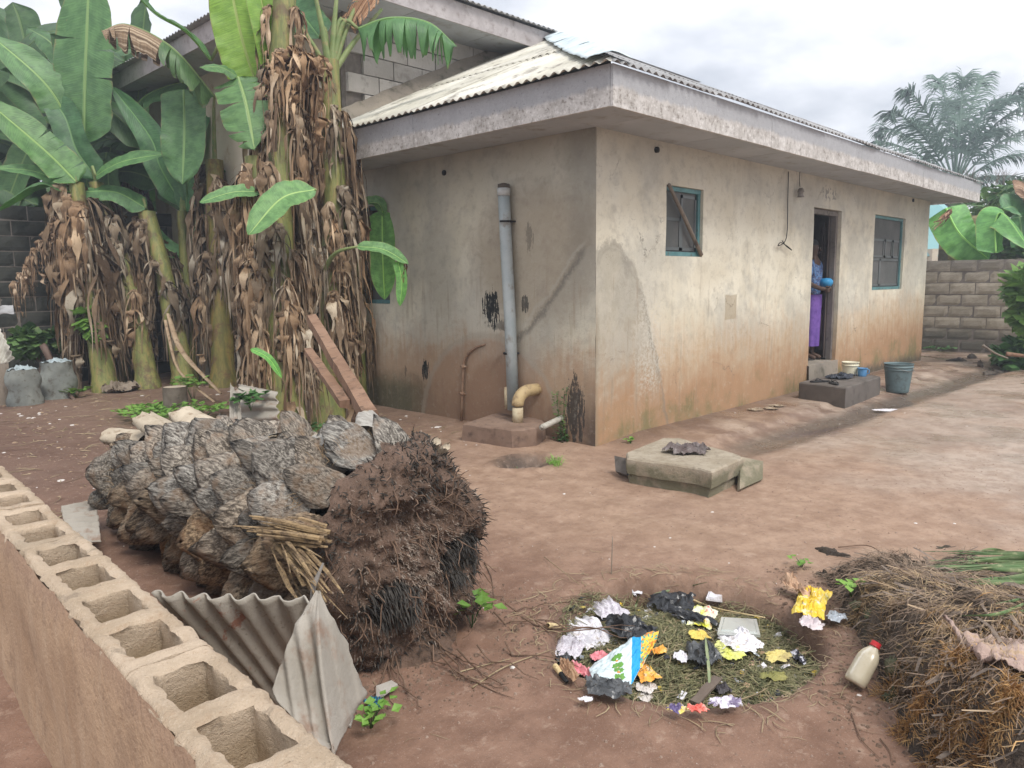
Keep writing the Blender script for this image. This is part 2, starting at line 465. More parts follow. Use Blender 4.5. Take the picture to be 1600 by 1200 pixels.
def plaster(side):
    """limewashed mud plaster with rising damp, rust-coloured splash, mould and patches of bare render"""
    t = NT('plaster_' + side); p = t.pos(); x, y, z = t.sep(p)
    a = x if side == 'front' else y
    n1 = t.noise(p, 1.4, 5, .6); n2 = t.noise(p, 6, 6, .65); n3 = t.noise(p, 34, 5, .7); n4 = t.noise(p, 3.0, 6, .7, .6)
    big = t.noise(p, .75, 7, .62)
    vs = t.comb(x * 6.0, y * 6.0, z * .55); run = t.noise(vs, 2.2, 5, .6)
    if side == 'front': col = t.mix(n1.st(.3, .7), (.62, .565, .44), (.74, .70, .58))
    else: col = t.mix(n1.st(.3, .7), (.58, .545, .43), (.70, .665, .55))
    col = t.mix(n2.st(.5, .75) * .45, col, (.31, .28, .225) if side == 'front' else (.30, .275, .225))
    col = t.mix(big.st(.44, .58) * .5, col, (.38, .37, .33)); col = t.mix(n4.st(.52, .62) * .22, col, (.42, .375, .29))
    gh = z + (n4 - .5) * .9 + (run - .5) * .7
    if side == 'front':
        gh = gh - (a - 3.0).st(2.5, 4.5) * .18
        col = t.mix(gh.st(1.25, .55) * .8, col, (.44, .30, .18))
        col = t.mix(gh.st(.75, .25) * .75, col, (.36, .20, .105))
        col = t.mix(gh.st(.35, .05) * t.noise(p, 2.1, 4).st(.4, .6) * .8, col, (.19, .17, .08))
        col = t.mix((z + (n2 - .5) * .3).st(.24, .04) * (a + n1).st(4.5, 6.5) * .85, col, (.075, .07, .055))
        # grey bare patch shaped like a hump beside the corner
        ex = ((a - .22) / .82) ** 2.0
        hump = (z + ex * 1.25 + (n2 - .5) * .34 + (n4 - .5) * .35 + (n3 - .5) * .12)
        inside = hump.st(1.88, 1.78)
        col = t.mix(inside * gh.st(.15, .9) * .62, col, t.mix(n4.st(.4, .6), (.28, .255, .205), (.37, .34, .285)))
        rim = inside * hump.st(1.60, 1.76)
        col = t.mix(rim * .5 * n4.st(.38, .55), col, (.20, .185, .155))
        wh = ((a - .85).abs() + (n2 - .5) * .5).st(.34, .05) * (z + (n4 - .5) * .6).st(1.75, 1.2) * z.st(.25, .6) * n3.st(.42, .6)
        col = t.mix(wh * .75, col, (.56, .53, .46))
        col = t.mix(((a - .02) + n2 * .1).st(.10, .03) * z.st(1.5, 1.0) * .6, col, (.25, .21, .15))
        patch = (((a - 2.42).abs()).mx((z - 1.18).abs() * .9) + (n2 - .5) * .05).st(.13, .115)
        col = t.mix(patch * .6, col, (.33, .26, .165))
        # chalked mark above the door: strokes of an old fixing
        wv = ((a - 5.02).abs()).st(.26, .2) * (z - 2.6 + (n2 - .5) * .14).abs().st(.12, .06) * t.noise(p, 17, 2, .5).st(.52, .56)
        col = t.mix(wv * .75, col, (.13, .13, .13))
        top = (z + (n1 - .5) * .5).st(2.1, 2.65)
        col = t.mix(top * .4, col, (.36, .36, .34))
        crack = (t.vor(t.comb(a + n2 * .35, 0.0, z + n4 * .35), 1.15, 'DISTANCE_TO_EDGE')).st(.006, .001) * n1.st(.52, .62)
        col = t.mix(crack * .7, col, (.12, .10, .08))
    else:
        col = t.mix(gh.st(1.15, .55) * .85, col, (.36, .235, .145))
        col = t.mix(gh.st(.5, .12) * .75, col, (.21, .125, .08))
        col = t.mix((a - .3 + n1).st(2.1, 3.0) * (z + (n2 - .5) * .3).st(.55, .25) * .8, col, (.075, .08, .045))
        # brown water mark under the roof by the corner
        bm = ((a - .75) / .95) ** 2.0 + ((z - 1.75) / .75) ** 2.0 + (n4 - .5) * 1.4
        col = t.mix(bm.st(1.1, .4) * .6, col, (.26, .205, .145))
        cm = (a + (n2 - .5) * .35 - (z - 2.0).abs() * .10).st(.42, .14) * z.st(1.0, 1.8)
        col = t.mix(cm * .5, col, (.20, .185, .155))
        # slanting scar of filled plaster from the corner down to the soil pipe and on to the ground
        ln = z - 1.70 + (a - .12) * .93 + (n2 - .5) * .16 + (n4 - .5) * .16 + ((a - .45) * 6.0).sin() * .03
        seg = a.st(.08, .16) * a.st(1.45, 1.25)
        col = t.mix(ln.st(-.9, -.1) * ln.st(.03, -.03) * a.st(1.25, .95) * z.st(.45, .75) * .55, col, (.33, .31, .26))
        col = t.mix(ln.abs().st(.085, .0) * seg * n3.st(.3, .5) * .7, col, (.14, .13, .11))
        col = t.mix((ln - .09).abs().st(.045, .0) * seg * .45, col, (.42, .40, .34))
        # low arch where a fill has sunk
        ar = (((a - 1.42) / 1.02) ** 2.0 + ((z + .05) / 1.0) ** 2.0).sqrt() + (n2 - .5) * .12
        col = t.mix(ar.st(1.01, .93) * .5, col, (.32, .205, .135))
        col = t.mix((ar - 1.0).abs().st(.05, .01) * .5, col, (.35, .31, .25))
        ar2 = (((a - 1.25) / .52) ** 2.0 + ((z - .02) / .72) ** 2.0).sqrt() + (n2 - .5) * .06
        col = t.mix(ar2.st(1.05, .9) * .5, col, (.25, .15, .095))
        # soot marks
        jag = t.noise(t.comb(a * 30.0, 0.0, z * 4.0), 1.4, 3, .6)
        for (ca, cz, ra, rz, op) in ((1.32, 1.22, .11, .17, 1), (.86, 1.27, .05, .08, .8), (2.39, .53, .06, .11, 1), (2.75, .49, .03, .05, .5), (.24, .28, .11, .3, .85), (1.18, 1.06, .16, .05, .6), (.80, 1.9, .05, .12, .4)):
            e = ((a - ca) / ra) ** 2.0 + ((z - cz) / rz) ** 2.0
            col = t.mix((e + (jag - .5) * 5.5 + (n3 - .5) * 2.5).st(1.05, .75) * op, col, (.018, .02, .02))
        col = t.mix((a + (n2 - .5) * .2).st(.30, .02) * (z + n1 * .5).st(1.0, .3) * .7, col, (.055, .05, .045))
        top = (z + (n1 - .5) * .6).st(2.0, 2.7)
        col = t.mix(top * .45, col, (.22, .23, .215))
    fl = t.noise(p, 11, 9, .7); col = t.mix(fl.st(.53, .62) * .20, col, (.27, .235, .18)); col = t.mix(fl.st(.45, .36) * .18, col, (.60, .565, .47) if side == 'front' else (.50, .475, .40))
    col = t.mix(run.st(.56, .68) * z.st(2.0, 1.2) * .35, col, (.24, .17, .11))
    col = t.mix(n3.st(.62, .72) * .25, col, (.19, .155, .12))
    col = t.mix(t.noise(p, 75, 3).st(.70, .74) * .7, col, (.08, .07, .055))
    t.set('Base Color', col); t.set('Roughness', .9); t.set('Specular IOR Level', .2)
    t.bump(n3 * .5 + n2 * .7 + t.noise(p, 120, 3) * .2, .45, .012)
    return t.mat


MPF, MPS = plaster('front'), plaster('side')

# ================================================================== the house
HL, HD, HH = 9.37, 3.62, 2.79
house = empty('bungalow', (HL / 2, HD / 2, 0), 'low plastered bungalow with corrugated hip roof, teal windows and one open doorway', 'house')


def skin(mapf, a0, a1, z0, z1, holes, step, mb, amp=.006, out=None):
    """wall skin with real openings; mapf(a, z, d) gives the point d metres out of the wall face"""
    As = sorted(set([round(a0 + (a1 - a0) * i / max(1, round((a1 - a0) / step)), 4) for i in range(max(1, round((a1 - a0) / step)) + 1)] + [h[k] for h in holes for k in (0, 1)]))
    Zs = sorted(set([round(z0 + (z1 - z0) * i / max(1, round((z1 - z0) / step)), 4) for i in range(max(1, round((z1 - z0) / step)) + 1)] + [h[k] for h in holes for k in (2, 3)]))
    def dd(a, z):
        return amp * (noise.noise(Vector((a * 1.7, z * 1.7, 5))) * 1.6 + noise.noise(Vector((a * 7, z * 7, 1))) * .6) if amp else 0
    vs = [mapf(a, z, dd(a, z)) for a in As for z in Zs]; n = len(Zs); fs = []
    for i in range(len(As) - 1):
        for j in range(len(Zs) - 1):
            ca, cz = (As[i] + As[i + 1]) / 2, (Zs[j] + Zs[j + 1]) / 2
            if any(h[0] < ca < h[1] and h[2] < cz < h[3] for h in holes): continue
            fs.append((i * n + j, (i + 1) * n + j, (i + 1) * n + j + 1, i * n + j + 1))
    mb.add(vs, fs)
    for h in holes:
        for (A, B) in (((h[0], h[2]), (h[0], h[3])), ((h[0], h[3]), (h[1], h[3])), ((h[1], h[3]), (h[1], h[2])), ((h[1], h[2]), (h[0], h[2]))):
            k = 8
            for q in range(k):
                p0 = [A[e] + (B[e] - A[e]) * q / k for e in (0, 1)]; p1 = [A[e] + (B[e] - A[e]) * (q + 1) / k for e in (0, 1)]
                mb.add([mapf(*p0, dd(*p0)), mapf(*p1, dd(*p1)), mapf(*p1, -.125), mapf(*p0, -.125)], [(0, 1, 2, 3)])


W1 = (1.10, 1.79, 1.72, 2.40); DR = (4.54, 5.47, .34, 2.40); W2 = (6.75, 8.12, 1.30, 2.43)
W3 = (3.0, 3.56, 1.25, 2.38)
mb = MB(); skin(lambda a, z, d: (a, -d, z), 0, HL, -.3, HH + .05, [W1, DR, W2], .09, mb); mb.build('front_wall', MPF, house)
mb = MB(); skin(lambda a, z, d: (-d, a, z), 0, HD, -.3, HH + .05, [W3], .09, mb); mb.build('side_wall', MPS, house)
# skirting the inner rooms so the openings look into a closed dark interior
mb = MB()
mb.box((HL / 2, 1.9, .30), (HL - .4, 3.4, .08)); mb.box((HL / 2, 2.6, 1.5), (HL - .5, .06, 2.5))
mb.box((3.2, 1.3, 1.5), (.1, 2.2, 2.5)); mb.box((6.0, 1.3, 1.5), (.1, 2.2, 2.5))
mb.build('inner_wall', plasterin, house, smooth=False)
mb = MB(); skin(lambda a, z, d: (a, .125, z), .125, HL - .2, .1, HH, [W1, DR, W2], .5, mb, 0); mb.build('inner_face', plasterin, house, smooth=False)
mb = MB(); skin(lambda a, z, d: (.125, a, z), .125, HD, .1, HH, [W3], .5, mb, 0); mb.build('inner_face', plasterin, house, smooth=False)
mb = MB(); mb.box((HL + .0 - .1, HD / 2 + .05, HH / 2 - .15), (.2, HD - .25, HH + .3)); mb.build('end_wall', MPF, house, smooth=False)


def win(name, mapf, h, mull, shutters, parent):
    a0, a1, z0, z1 = h; w_ = .045; D = -.085
    def bar(b, A, B, Z0, Z1, d0, d1): # box in wall coordinates
        vs = [mapf(a, z, d) for a in (A, B) for z in (Z0, Z1) for d in (d0, d1)]
        b.add(vs, [(0, 1, 3, 2), (4, 6, 7, 5), (0, 4, 5, 1), (2, 3, 7, 6), (0, 2, 6, 4), (1, 5, 7, 3)])
    b = MB()
    bar(b, a0 + .003, a1 - .003, z0 + .003, z0 + w_, D, D + .055); bar(b, a0 + .003, a1 - .003, z1 - w_, z1 - .003, D, D + .055)
    bar(b, a0 + .003, a0 + w_, z0 + w_, z1 - w_, D, D + .052); bar(b, a1 - w_, a1 - .003, z0 + w_, z1 - w_, D, D + .052)
    fr = b.build('window', teal, parent, smooth=False)
    b = MB(); bar(b, a0 + w_, a1 - w_, z0 + w_, z1 - w_, D + .02, D + .024); b.build('netting', netting, fr, smooth=False)
    for (x0, x1, y0, y1) in shutters:
        b = MB()
        for (A, B, C, E_) in ((x0, x1, y0, y0 + .03), (x0, x1, y1 - .03, y1), (x0, x0 + .03, y0, y1), (x1 - .03, x1, y0, y1)):
            bar(b, A, B, C, E_, D + .025, D + .034)
        b.build('glazing_bar', glassy, fr, smooth=False)
    return fr


fm = lambda a, z, d: (a, -d, z)
sm = lambda a, z, d: (-d, a, z)
win('w', fm, W1, 0, [(1.15, 1.45, 1.78, 2.1), (1.45, 1.74, 1.78, 2.33)], house)
win('w', fm, W2, 0, [(6.8, 7.2, 1.36, 1.78), (7.2, 8.06, 1.36, 1.78), (6.8, 7.35, 1.8, 2.08), (7.4, 7.72, 1.8, 2.08), (7.76, 8.06, 1.8, 2.08)], house)
win('w', sm, W3, 0, [(3.05, 3.28, 1.3, 2.3)], house)
# wooden pole wedged across the first window
mb = MB(); mb.tube([fm(1.12, 2.40, .01), fm(1.44, 2.10, -.005), fm(1.77, 1.74, .0)], [.019, .021, .022], 9)
mb.build('wooden_pole', woodgrey, None, label='bare wooden pole wedged diagonally across the small teal window', cat='pole')

# door frame, leaf
brown = M('dark_door_wood', (.075, .055, .045), (.11, .085, .072), (.045, .035, .03), 4, .55, .25, 30)
framew = M('grey_frame_wood', (.15, .13, .115), (.20, .175, .155), (.08, .07, .06), 5, .75, .3, 30)
mb = MB()
for (cx, cz, dx, dz) in ((4.575, 1.37, .06, 2.03), (5.435, 1.37, .06, 2.03), (5.005, 2.36, .8, .06)): mb.box((cx, .085, cz), (dx, .07, dz))
fr = mb.build('door_frame', framew, house, smooth=False)
door = MB(); DL = .82
ca, sa = math.cos(math.radians(50)), math.sin(math.radians(50))
hinge = Vector((5.41, .135, 0))
rot = Matrix(((ca, -sa, 0), (sa, ca, 0), (0, 0, 1)))
def dbox(b, c, d): b.box(hinge + rot @ Vector(c), d, mat=rot)
dbox(door, (DL / 2, 0, 1.36), (DL, .035, 1.98))
lf = door.build('door', brown, house, smooth=False)
for (c0, c1, z0, z1) in ((.08, .38, .48, .98), (.44, .74, .48, .98), (.08, .38, 1.06, 1.2), (.44, .74, 1.06, 1.2), (.08, .38, 1.28, 2.26), (.44, .74, 1.28, 2.26)):
    b = MB(); dbox(b, ((c0 + c1) / 2, .024, (z0 + z1) / 2), (c1 - c0, .012, z1 - z0)); dbox(b, ((c0 + c1) / 2, .034, (z0 + z1) / 2), (c1 - c0 - .08, .01, z1 - z0 - .08))
    b.build('door_panel', brown, lf, smooth=False)
mb = MB(); mb.grid(lambda u, v: (4.5 + u * .98 + .01 * fb(u * 9, v * 9, 3), -.03 + .25 * v - .02 * fb(u * 6, 0, 1), .345 + .012 * fb(u * 6, v * 6, 2)), 24, 8, thick=.0)
mb.grid(lambda u, v: (4.5 + u * .98 + .01 * fb(u * 9, 0, 3), -.03 - .02 * fb(u * 6, 0, 1) - .02 * (1 - v), -.1 + v * .445 + .012 * fb(u * 6, 0, 2) * v), 24, 8)
mb.build('threshold', cement, house)

# soffit boards and fascia boards, each board its own part
soff = M('ceiling_board', (.38, .40, .42), (.44, .46, .48), (.30, .29, .27), 1.6, .9, .15, 20, vary=.05)
def slab(name, mat, x0, x1, y0, y1, z0, z1, parent=house, **k):
    b = MB(); b.box(((x0 + x1) / 2, (y0 + y1) / 2, (z0 + z1) / 2), (x1 - x0, y1 - y0, z1 - z0)); return b.build(name, mat, parent, smooth=False, **k)
OV = .56
x = -.0
for i in range(8):
    x0 = 0.003 + i * 1.245; x1 = min(x0 + 1.237, HL + OV - .03)
    slab('ceiling_board', soff, x0, x1, -OV, .1, HH, HH + .012)
y = -OV
for i, (a, b_) in enumerate(((-OV, .0), (.008, 1.2), (1.208, 2.42), (2.428, 3.6))):
    slab('ceiling_board', soff, -OV, -.002 if i else -.002, a, b_, HH, HH + .012)
for a, b_ in ((-OV - .025, 1.75), (1.755, 3.64)):
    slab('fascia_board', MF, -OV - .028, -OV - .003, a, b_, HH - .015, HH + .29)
for i, (a, b_) in enumerate(((-OV - .028, 2.0), (2.006, 4.4), (4.406, 6.8), (6.806, HL + OV + .02))):
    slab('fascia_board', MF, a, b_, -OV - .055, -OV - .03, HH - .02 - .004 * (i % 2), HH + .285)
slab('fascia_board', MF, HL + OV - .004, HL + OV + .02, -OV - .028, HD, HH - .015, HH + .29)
slab('ceiling_board', soff, HL + .003, HL + OV - .005, .105, HD, HH, HH + .012)

# roof sheets: waves of 0.1 m, two overlapping rows
PT = .475; EZ = HH + .30; EA = OV + .09
def roofsheet(face, a0, a1, v0, v1, lift, mat, name='roof_sheet', ph=0.0):
    """face 'side' rises along +X, 'front' rises along +Y; a = along the eave, v = horizontal run from the eave"""
    nu = max(2, int((a1 - a0) / .0125))
    jz = random.uniform(-.006, .006); jv = random.uniform(-.02, .02)
    def lim(a):
        if face == 'side': return a + EA
        return min(a + EA, HL + EA - a, HD + EA)
    def fn(u, v):
        a = a0 + (a1 - a0) * u; V1 = min(v1 + (jv if v1 > 4 else 0), lim(a)); V0 = min(v0 + (jv if v0 == 0 else 0), V1)
        r = V0 + (V1 - V0) * v
        z = EZ + PT * r + .013 * math.cos(2 * PI * a / .1) + lift + jz + .01 * fb(a * 1.1, r * .8, 4)
        return (-EA + r, a, z) if face == 'side' else (a, -EA + r, z)
    b = MB(); b.grid(fn, nu, 8, thick=.002); b.build(name, mat, house)
y0 = -EA
while y0 < HD + .02 - .1:
    y1 = min(y0 + .80, HD + .02)
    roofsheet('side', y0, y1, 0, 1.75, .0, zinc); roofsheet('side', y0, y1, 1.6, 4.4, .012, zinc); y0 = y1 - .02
x0 = -EA
while x0 < HL + EA - .1:
    x1 = min(x0 + .80, HL + EA)
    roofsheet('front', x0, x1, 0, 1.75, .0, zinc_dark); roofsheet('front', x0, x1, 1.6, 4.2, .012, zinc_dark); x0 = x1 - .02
for k in range(4):                                              # hip flashing laid in overlapping lengths
    s0, s1 = k * 1.06 - .02, k * 1.06 + 1.12
    def hp(u, v, s0=s0, s1=s1, k=k):
        s_ = s0 + (s1 - s0) * v; c = (u - .5) * 2; wd = .30 + .012 * math.sin(v * 17 + k)
        if k == 0: wd *= .82 + .18 * min(1, v * 2)
        off = wd * abs(c)
        z = EZ + PT * s_ + .052 - .0 * off + .008 * k * .5 + .012 * fb(u * 3, s_ * 3, k) + .004 * math.sin(s_ * 40)
        return (-EA + s_ + (off if c > 0 else 0), -EA + s_ + (off if c < 0 else 0), z + .012 * (1 - abs(c)))
    b = MB(); b.grid(hp, 12, 26, thick=.002); b.build('hip_flashing', zinc_new, house)
b = MB()
b.grid(lambda u, v: (HD - EA + .7 + u * 4, HD - .1 - abs(v - .5) * .5 + .25, EZ + PT * (HD + EA) - .02 + .02 * (1 - abs(v - .5) * 2) + .03), 10, 4)
b.build('ridge_cap', zinc_dark, house)

# ================================================================== neighbour's block building behind
block_pale = M('sandcrete_block', (.40, .375, .345), (.47, .44, .41), (.30, .275, .25), 3, .92, .6, 60, vary=.10)
cream = M('cream_render', (.48, .43, .34), (.56, .50, .40), (.34, .24, .15), 1.1, .9, .4, 30, coord='geo')
NX0, NX1, NY0, NY1 = 0.0, 9.2, 3.72, 9.7
NEZ = 4.62
nb = empty('block_building', (4.6, 7, 0), 'taller unplastered block building with gabled tin roof behind the bungalow', 'building')
b = MB(); b.box(((NX0 + NX1) / 2, (NY0 + NY1) / 2 + .06, 2.4), (NX1 - NX0, NY1 - NY0 - .12 - .1, 4.9)); b.build('wall', cream, nb, smooth=False)
b = MB(); b.box(((NX0 + NX1) / 2, NY0 + .06, 2.4), (NX1 - NX0 - .01, .09, 4.88)); b.build('mortar_bed', mortar, nb, smooth=False)
bm_ = []
for k in range(4):
    b = MB(); b.grid(lambda u, v: ((u - .5) * .437, -.055 - .004 * fb(u * 4 + k, v * 4, 7) - .004 * (min(u, 1 - u, v, 1 - v) > .04), (v - .5) * .212), 8, 4, thick=-.0)
    b.box((0, -.025, 0), (.437, .048, .212)); bm_.append(protomesh(b, 'block', block_pale, False))
for r in range(9):
    z = 2.95 + r * .225
    for c in range(13):
        x = .23 + c * .45 + (.225 if r % 2 else 0) - .0
        if x > 5.6: continue
        inst(random.choice(bm_), 'block', nb, (x, NY0 + .02 + random.uniform(-.004, .003), z), (0, random.uniform(-.01, .01), 0))
b = MB(); b.grid(lambda u, v: (-.3 + u * 3.3, NY0 - .045 - .12 * (1 - v) + .01 * fb(u * 14, v * 2, 3), EZ + PT * (-.3 + EA + u * 3.3) + .015 + v * (.16 + .04 * fb(u * 9, 0, 8))), 60, 4); b.build('cement_fillet', cement, nb)
# eaves
slab('fascia_board', M('neighbour_fascia', (.36, .33, .33), (.46, .43, .43), (.26, .23, .22), 4, .9, .5, 40, coord='geo'), -.65, 4.3, 3.08, 3.105, NEZ, NEZ + .25, nb)
nfm = MATS['neighbour_fascia']
slab('fascia_board', nfm, -.65, -.625, 3.11, 9.9, NEZ, NEZ + .25, nb)
slab('fascia_board', nfm, 4.275, 4.30, 3.11, 8, NEZ + .0, NEZ + .25, nb)
for i in range(4): slab('ceiling_board', soff, -.62 + i * 1.225, .597 + i * 1.225, 3.11, NY0 - .005, NEZ + .01, NEZ + .022, nb)
for i in range(5): slab('ceiling_board', soff, -.62, NX0 - .005, 3.75 + i * 1.2, 4.945 + i * 1.2, NEZ + .01, NEZ + .022, nb)
def nroof(a0, a1):
    b = MB(); nu = int((a1 - a0) / .0125)
    b.grid(lambda u, v: (a0 + (a1 - a0) * u, 3.0 + v * 3.9, NEZ + .27 + v * 3.9 * .36 + .013 * math.cos(2 * PI * (a0 + (a1 - a0) * u) / .1)), nu, 6, thick=.002); b.build('roof_sheet', zinc_dark, nb)
x0 = -.73
while x0 < 4.2: nroof(x0, min(x0 + .8, 4.38)); x0 += .78
def nroof2(a0, a1):
    b = MB(); nu = int((a1 - a0) / .0125)
    b.grid(lambda u, v: (-.75 + .5 * v, a0 + (a1 - a0) * u, NEZ + .265 + .02 * v + .013 * math.cos(2 * PI * (a0 + (a1 - a0) * u) / .1)), nu, 2, thick=.002); b.build('roof_sheet', zinc_dark, nb)
y0 = 3.02
while y0 < 9.3: nroof2(y0, y0 + .8); y0 += .78
b = MB(); b.tube([(2.35, 3.66, 3.9), (2.35, 3.66, 4.30), (2.35, 3.60, 4.36), (2.62, 3.4, 4.50)], .025, 8); b.build('drain_pipe', M('white_pipe', (.6, .62, .65), bump=0, rough=.5), nb)
# window opening of the neighbour's side wall, seen between the banana stems
b = MB(); b.box((-.03, 7.1, 1.9), (.05, .9, 1.1)); fr = b.build('window', M('pale_frame', (.5, .5, .47), rough=.6), nb, smooth=False)
b = MB(); b.box((-.06, 7.1, 1.9), (.02, .74, .94)); b.build('pane', glassy, fr, smooth=False)

# ================================================================== walls of the compound
def brickwall(name, label, P0, dirv, length, rows, z0, mats, bw=.45, bh=.225, thick=.15, jog=.006, missing=None):
    root = empty(name, P0, label, 'wall')
    d = Vector(dirv).normalized(); nrm = Vector((d.y, -d.x, 0))
    rz = math.atan2(d.y, d.x)
    b = MB(); b.box(Vector(P0) + d * (length / 2) + Vector((0, 0, z0 + rows * bh / 2 - .15)), (length - .01, thick - .03, rows * bh + .3 - .02), rz=rz); b.build('mortar_bed', mortar, root, smooth=False)
    protos = []
    for k in range(5):
        q = MB()
        for s_ in (-1, 1):
            q.grid(lambda u, v: ((u - .5) * (bw - .014), s_ * (thick / 2 + .004 * fb(u * 3 + k * 3, v * 3, s_) - .012 * (min(u, 1 - u) < .01 or min(v, 1 - v) < .01)), (v - .5) * (bh - .014)), 7, 4)
        q.box((0, 0, 0), (bw - .016, thick - .03, bh - .016)); protos.append(protomesh(q, 'block', mats, False))
    for r in range(rows):
        n = int(length / bw)
        for c in range(n + 1):
            s_ = c * bw + (bw / 2 if r % 2 else 0) + bw / 2 * 0
            if s_ < bw * .4 or s_ > length - bw * .3: continue
            if missing and missing(s_, r): continue
            inst(random.choice(protos), 'block', root, Vector(P0) + d * s_ + Vector((0, 0, z0 + (r + .5) * bh)) + nrm * random.uniform(-jog, jog), (0, random.uniform(-.012, .012), rz + random.uniform(-.012, .012)))
    return root


def backblock():
    t = NT('wall_block'); p = t.pos(); x, y, z = t.sep(p); n = t.noise(p, 5, 6, .65); n1 = t.noise(p, 1.2, 4)
    col = t.mix(n.st(.35, .65), (.27, .235, .175), (.36, .315, .25))
    v = t.rnd() * .3 + .85; col = t.mix(1.0, col, t.comb(v, v, v), 'MULTIPLY')
    col = t.mix((z + (n1 - .5) * .6).st(.55, .2) * .85, col, (.07, .068, .052))
    col = t.mix((z + (n1 - .5) * .5).st(1.4, 1.85) * .6, col, (.13, .12, .11))
    t.set('Base Color', col); t.set('Roughness', .95); t.bump(n + t.noise(p, 50, 4), .6, .015); return t.mat


MBB = backblock()
brickwall('boundary_wall', 'unplastered sandcrete block boundary wall beyond the far end of the bungalow', (11.66, 2.0, 0), (.03, -1, 0), 9.5, 8, .02, MBB)
yb = M('yellow_block', (.42, .33, .17), (.36, .29, .19), (.24, .20, .15), 4, .9, .5, 40, vary=.2)
pil = brickwall('block_pillar', 'short ruined pillar of yellowish and grey blocks rising above the boundary wall', (12.35, .62, 0), (.02, -1, 0), .7, 12, .02, yb, bw=.36)
"""dark mossy wall on the far left"""
mossw = M('shaded_mossy_block', (.030, .033, .029), (.06, .06, .05), (.015, .018, .013), 1.6, .95, .7, 30, coord='geo')  # moss colour darkened further, the wall's shade painted in
brickwall('mossy_wall', 'mossy block wall with shade painted into its dark colour, behind the banana clump at far left', (-7.5, 9.25, 0), (1, -.02, 0), 7.6, 12, .0, mossw)

# ================================================================== foreground hollow-block wall
WT, WW, BL = .79, .157, .4535
NF, NN = -4.587, -4.744
def W3D(n, al, z): v = WN * n + WD * al; return Vector((v.x, v.y, z))


def sandy():
    t = NT('raw_sandcrete'); p = t.pos(); x, y, z = t.sep(p)
    n1 = t.noise(p, 4, 6, .65); n2 = t.noise(p, 26, 6, .7); n3 = t.noise(p, 150, 4, .75)
    col = t.mix(n1.st(.35, .65), (.42, .325, .23), (.57, .455, .34))
    col = t.mix(n2.st(.50, .70) * .45, col, (.40, .275, .18))
    col = t.mix(n3.st(.55, .68) * .45, col, (.66, .56, .44))
    col = t.mix(n3.st(.42, .32) * .5, col, (.30, .20, .13)); col = t.mix(t.noise(p, 1.6, 6, .7).st(.54, .64) * .45, col, (.33, .27, .20)); col = t.mix(t.noise(p, 9, 5, .75).st(.60, .68) * .6, col, (.25, .20, .15))
    col = t.mix((z + n1 * .03).st(WT - .02, WT - .06) * .55, col, (.33, .245, .15))
    t.set('Base Color', col); t.set('Roughness', .95); t.set('Specular IOR Level', .15)
    t.bump(n3 * .8 + n2 * .8 + t.noise(p, 420, 2) * .3, .8, .010); return t.mat


MSAND = sandy()
t = NT('mud_render'); p = t.pos(); x, y, z = t.sep(p); n1 = t.noise(p, 2.2, 6, .65, .5); n2 = t.noise(p, 18, 5, .7)
run = t.noise(t.comb(x * 5.0, y * 5.0, z * .8), 3, 5, .65)
col = t.mix(n1.st(.35, .65), (.36, .235, .145), (.45, .31, .20))
col = t.mix(run.st(.5, .66) * .35, col, (.50, .38, .27)); col = t.mix(n2.st(.45, .34) * .5, col, (.24, .155, .10)); col = t.mix(t.noise(p, 6, 8, .75).st(.52, .62) * .5, col, (.28, .185, .12))
col = t.mix((z + (n1 - .5) * .22).st(.72, .79) * .6, col, (.27, .17, .115))
t.set('Base Color', col); t.set('Roughness', .9); t.bump(n2 + t.noise(p, 90, 4) * .6 + run * .5, .6, .01); MMUD = t.mat

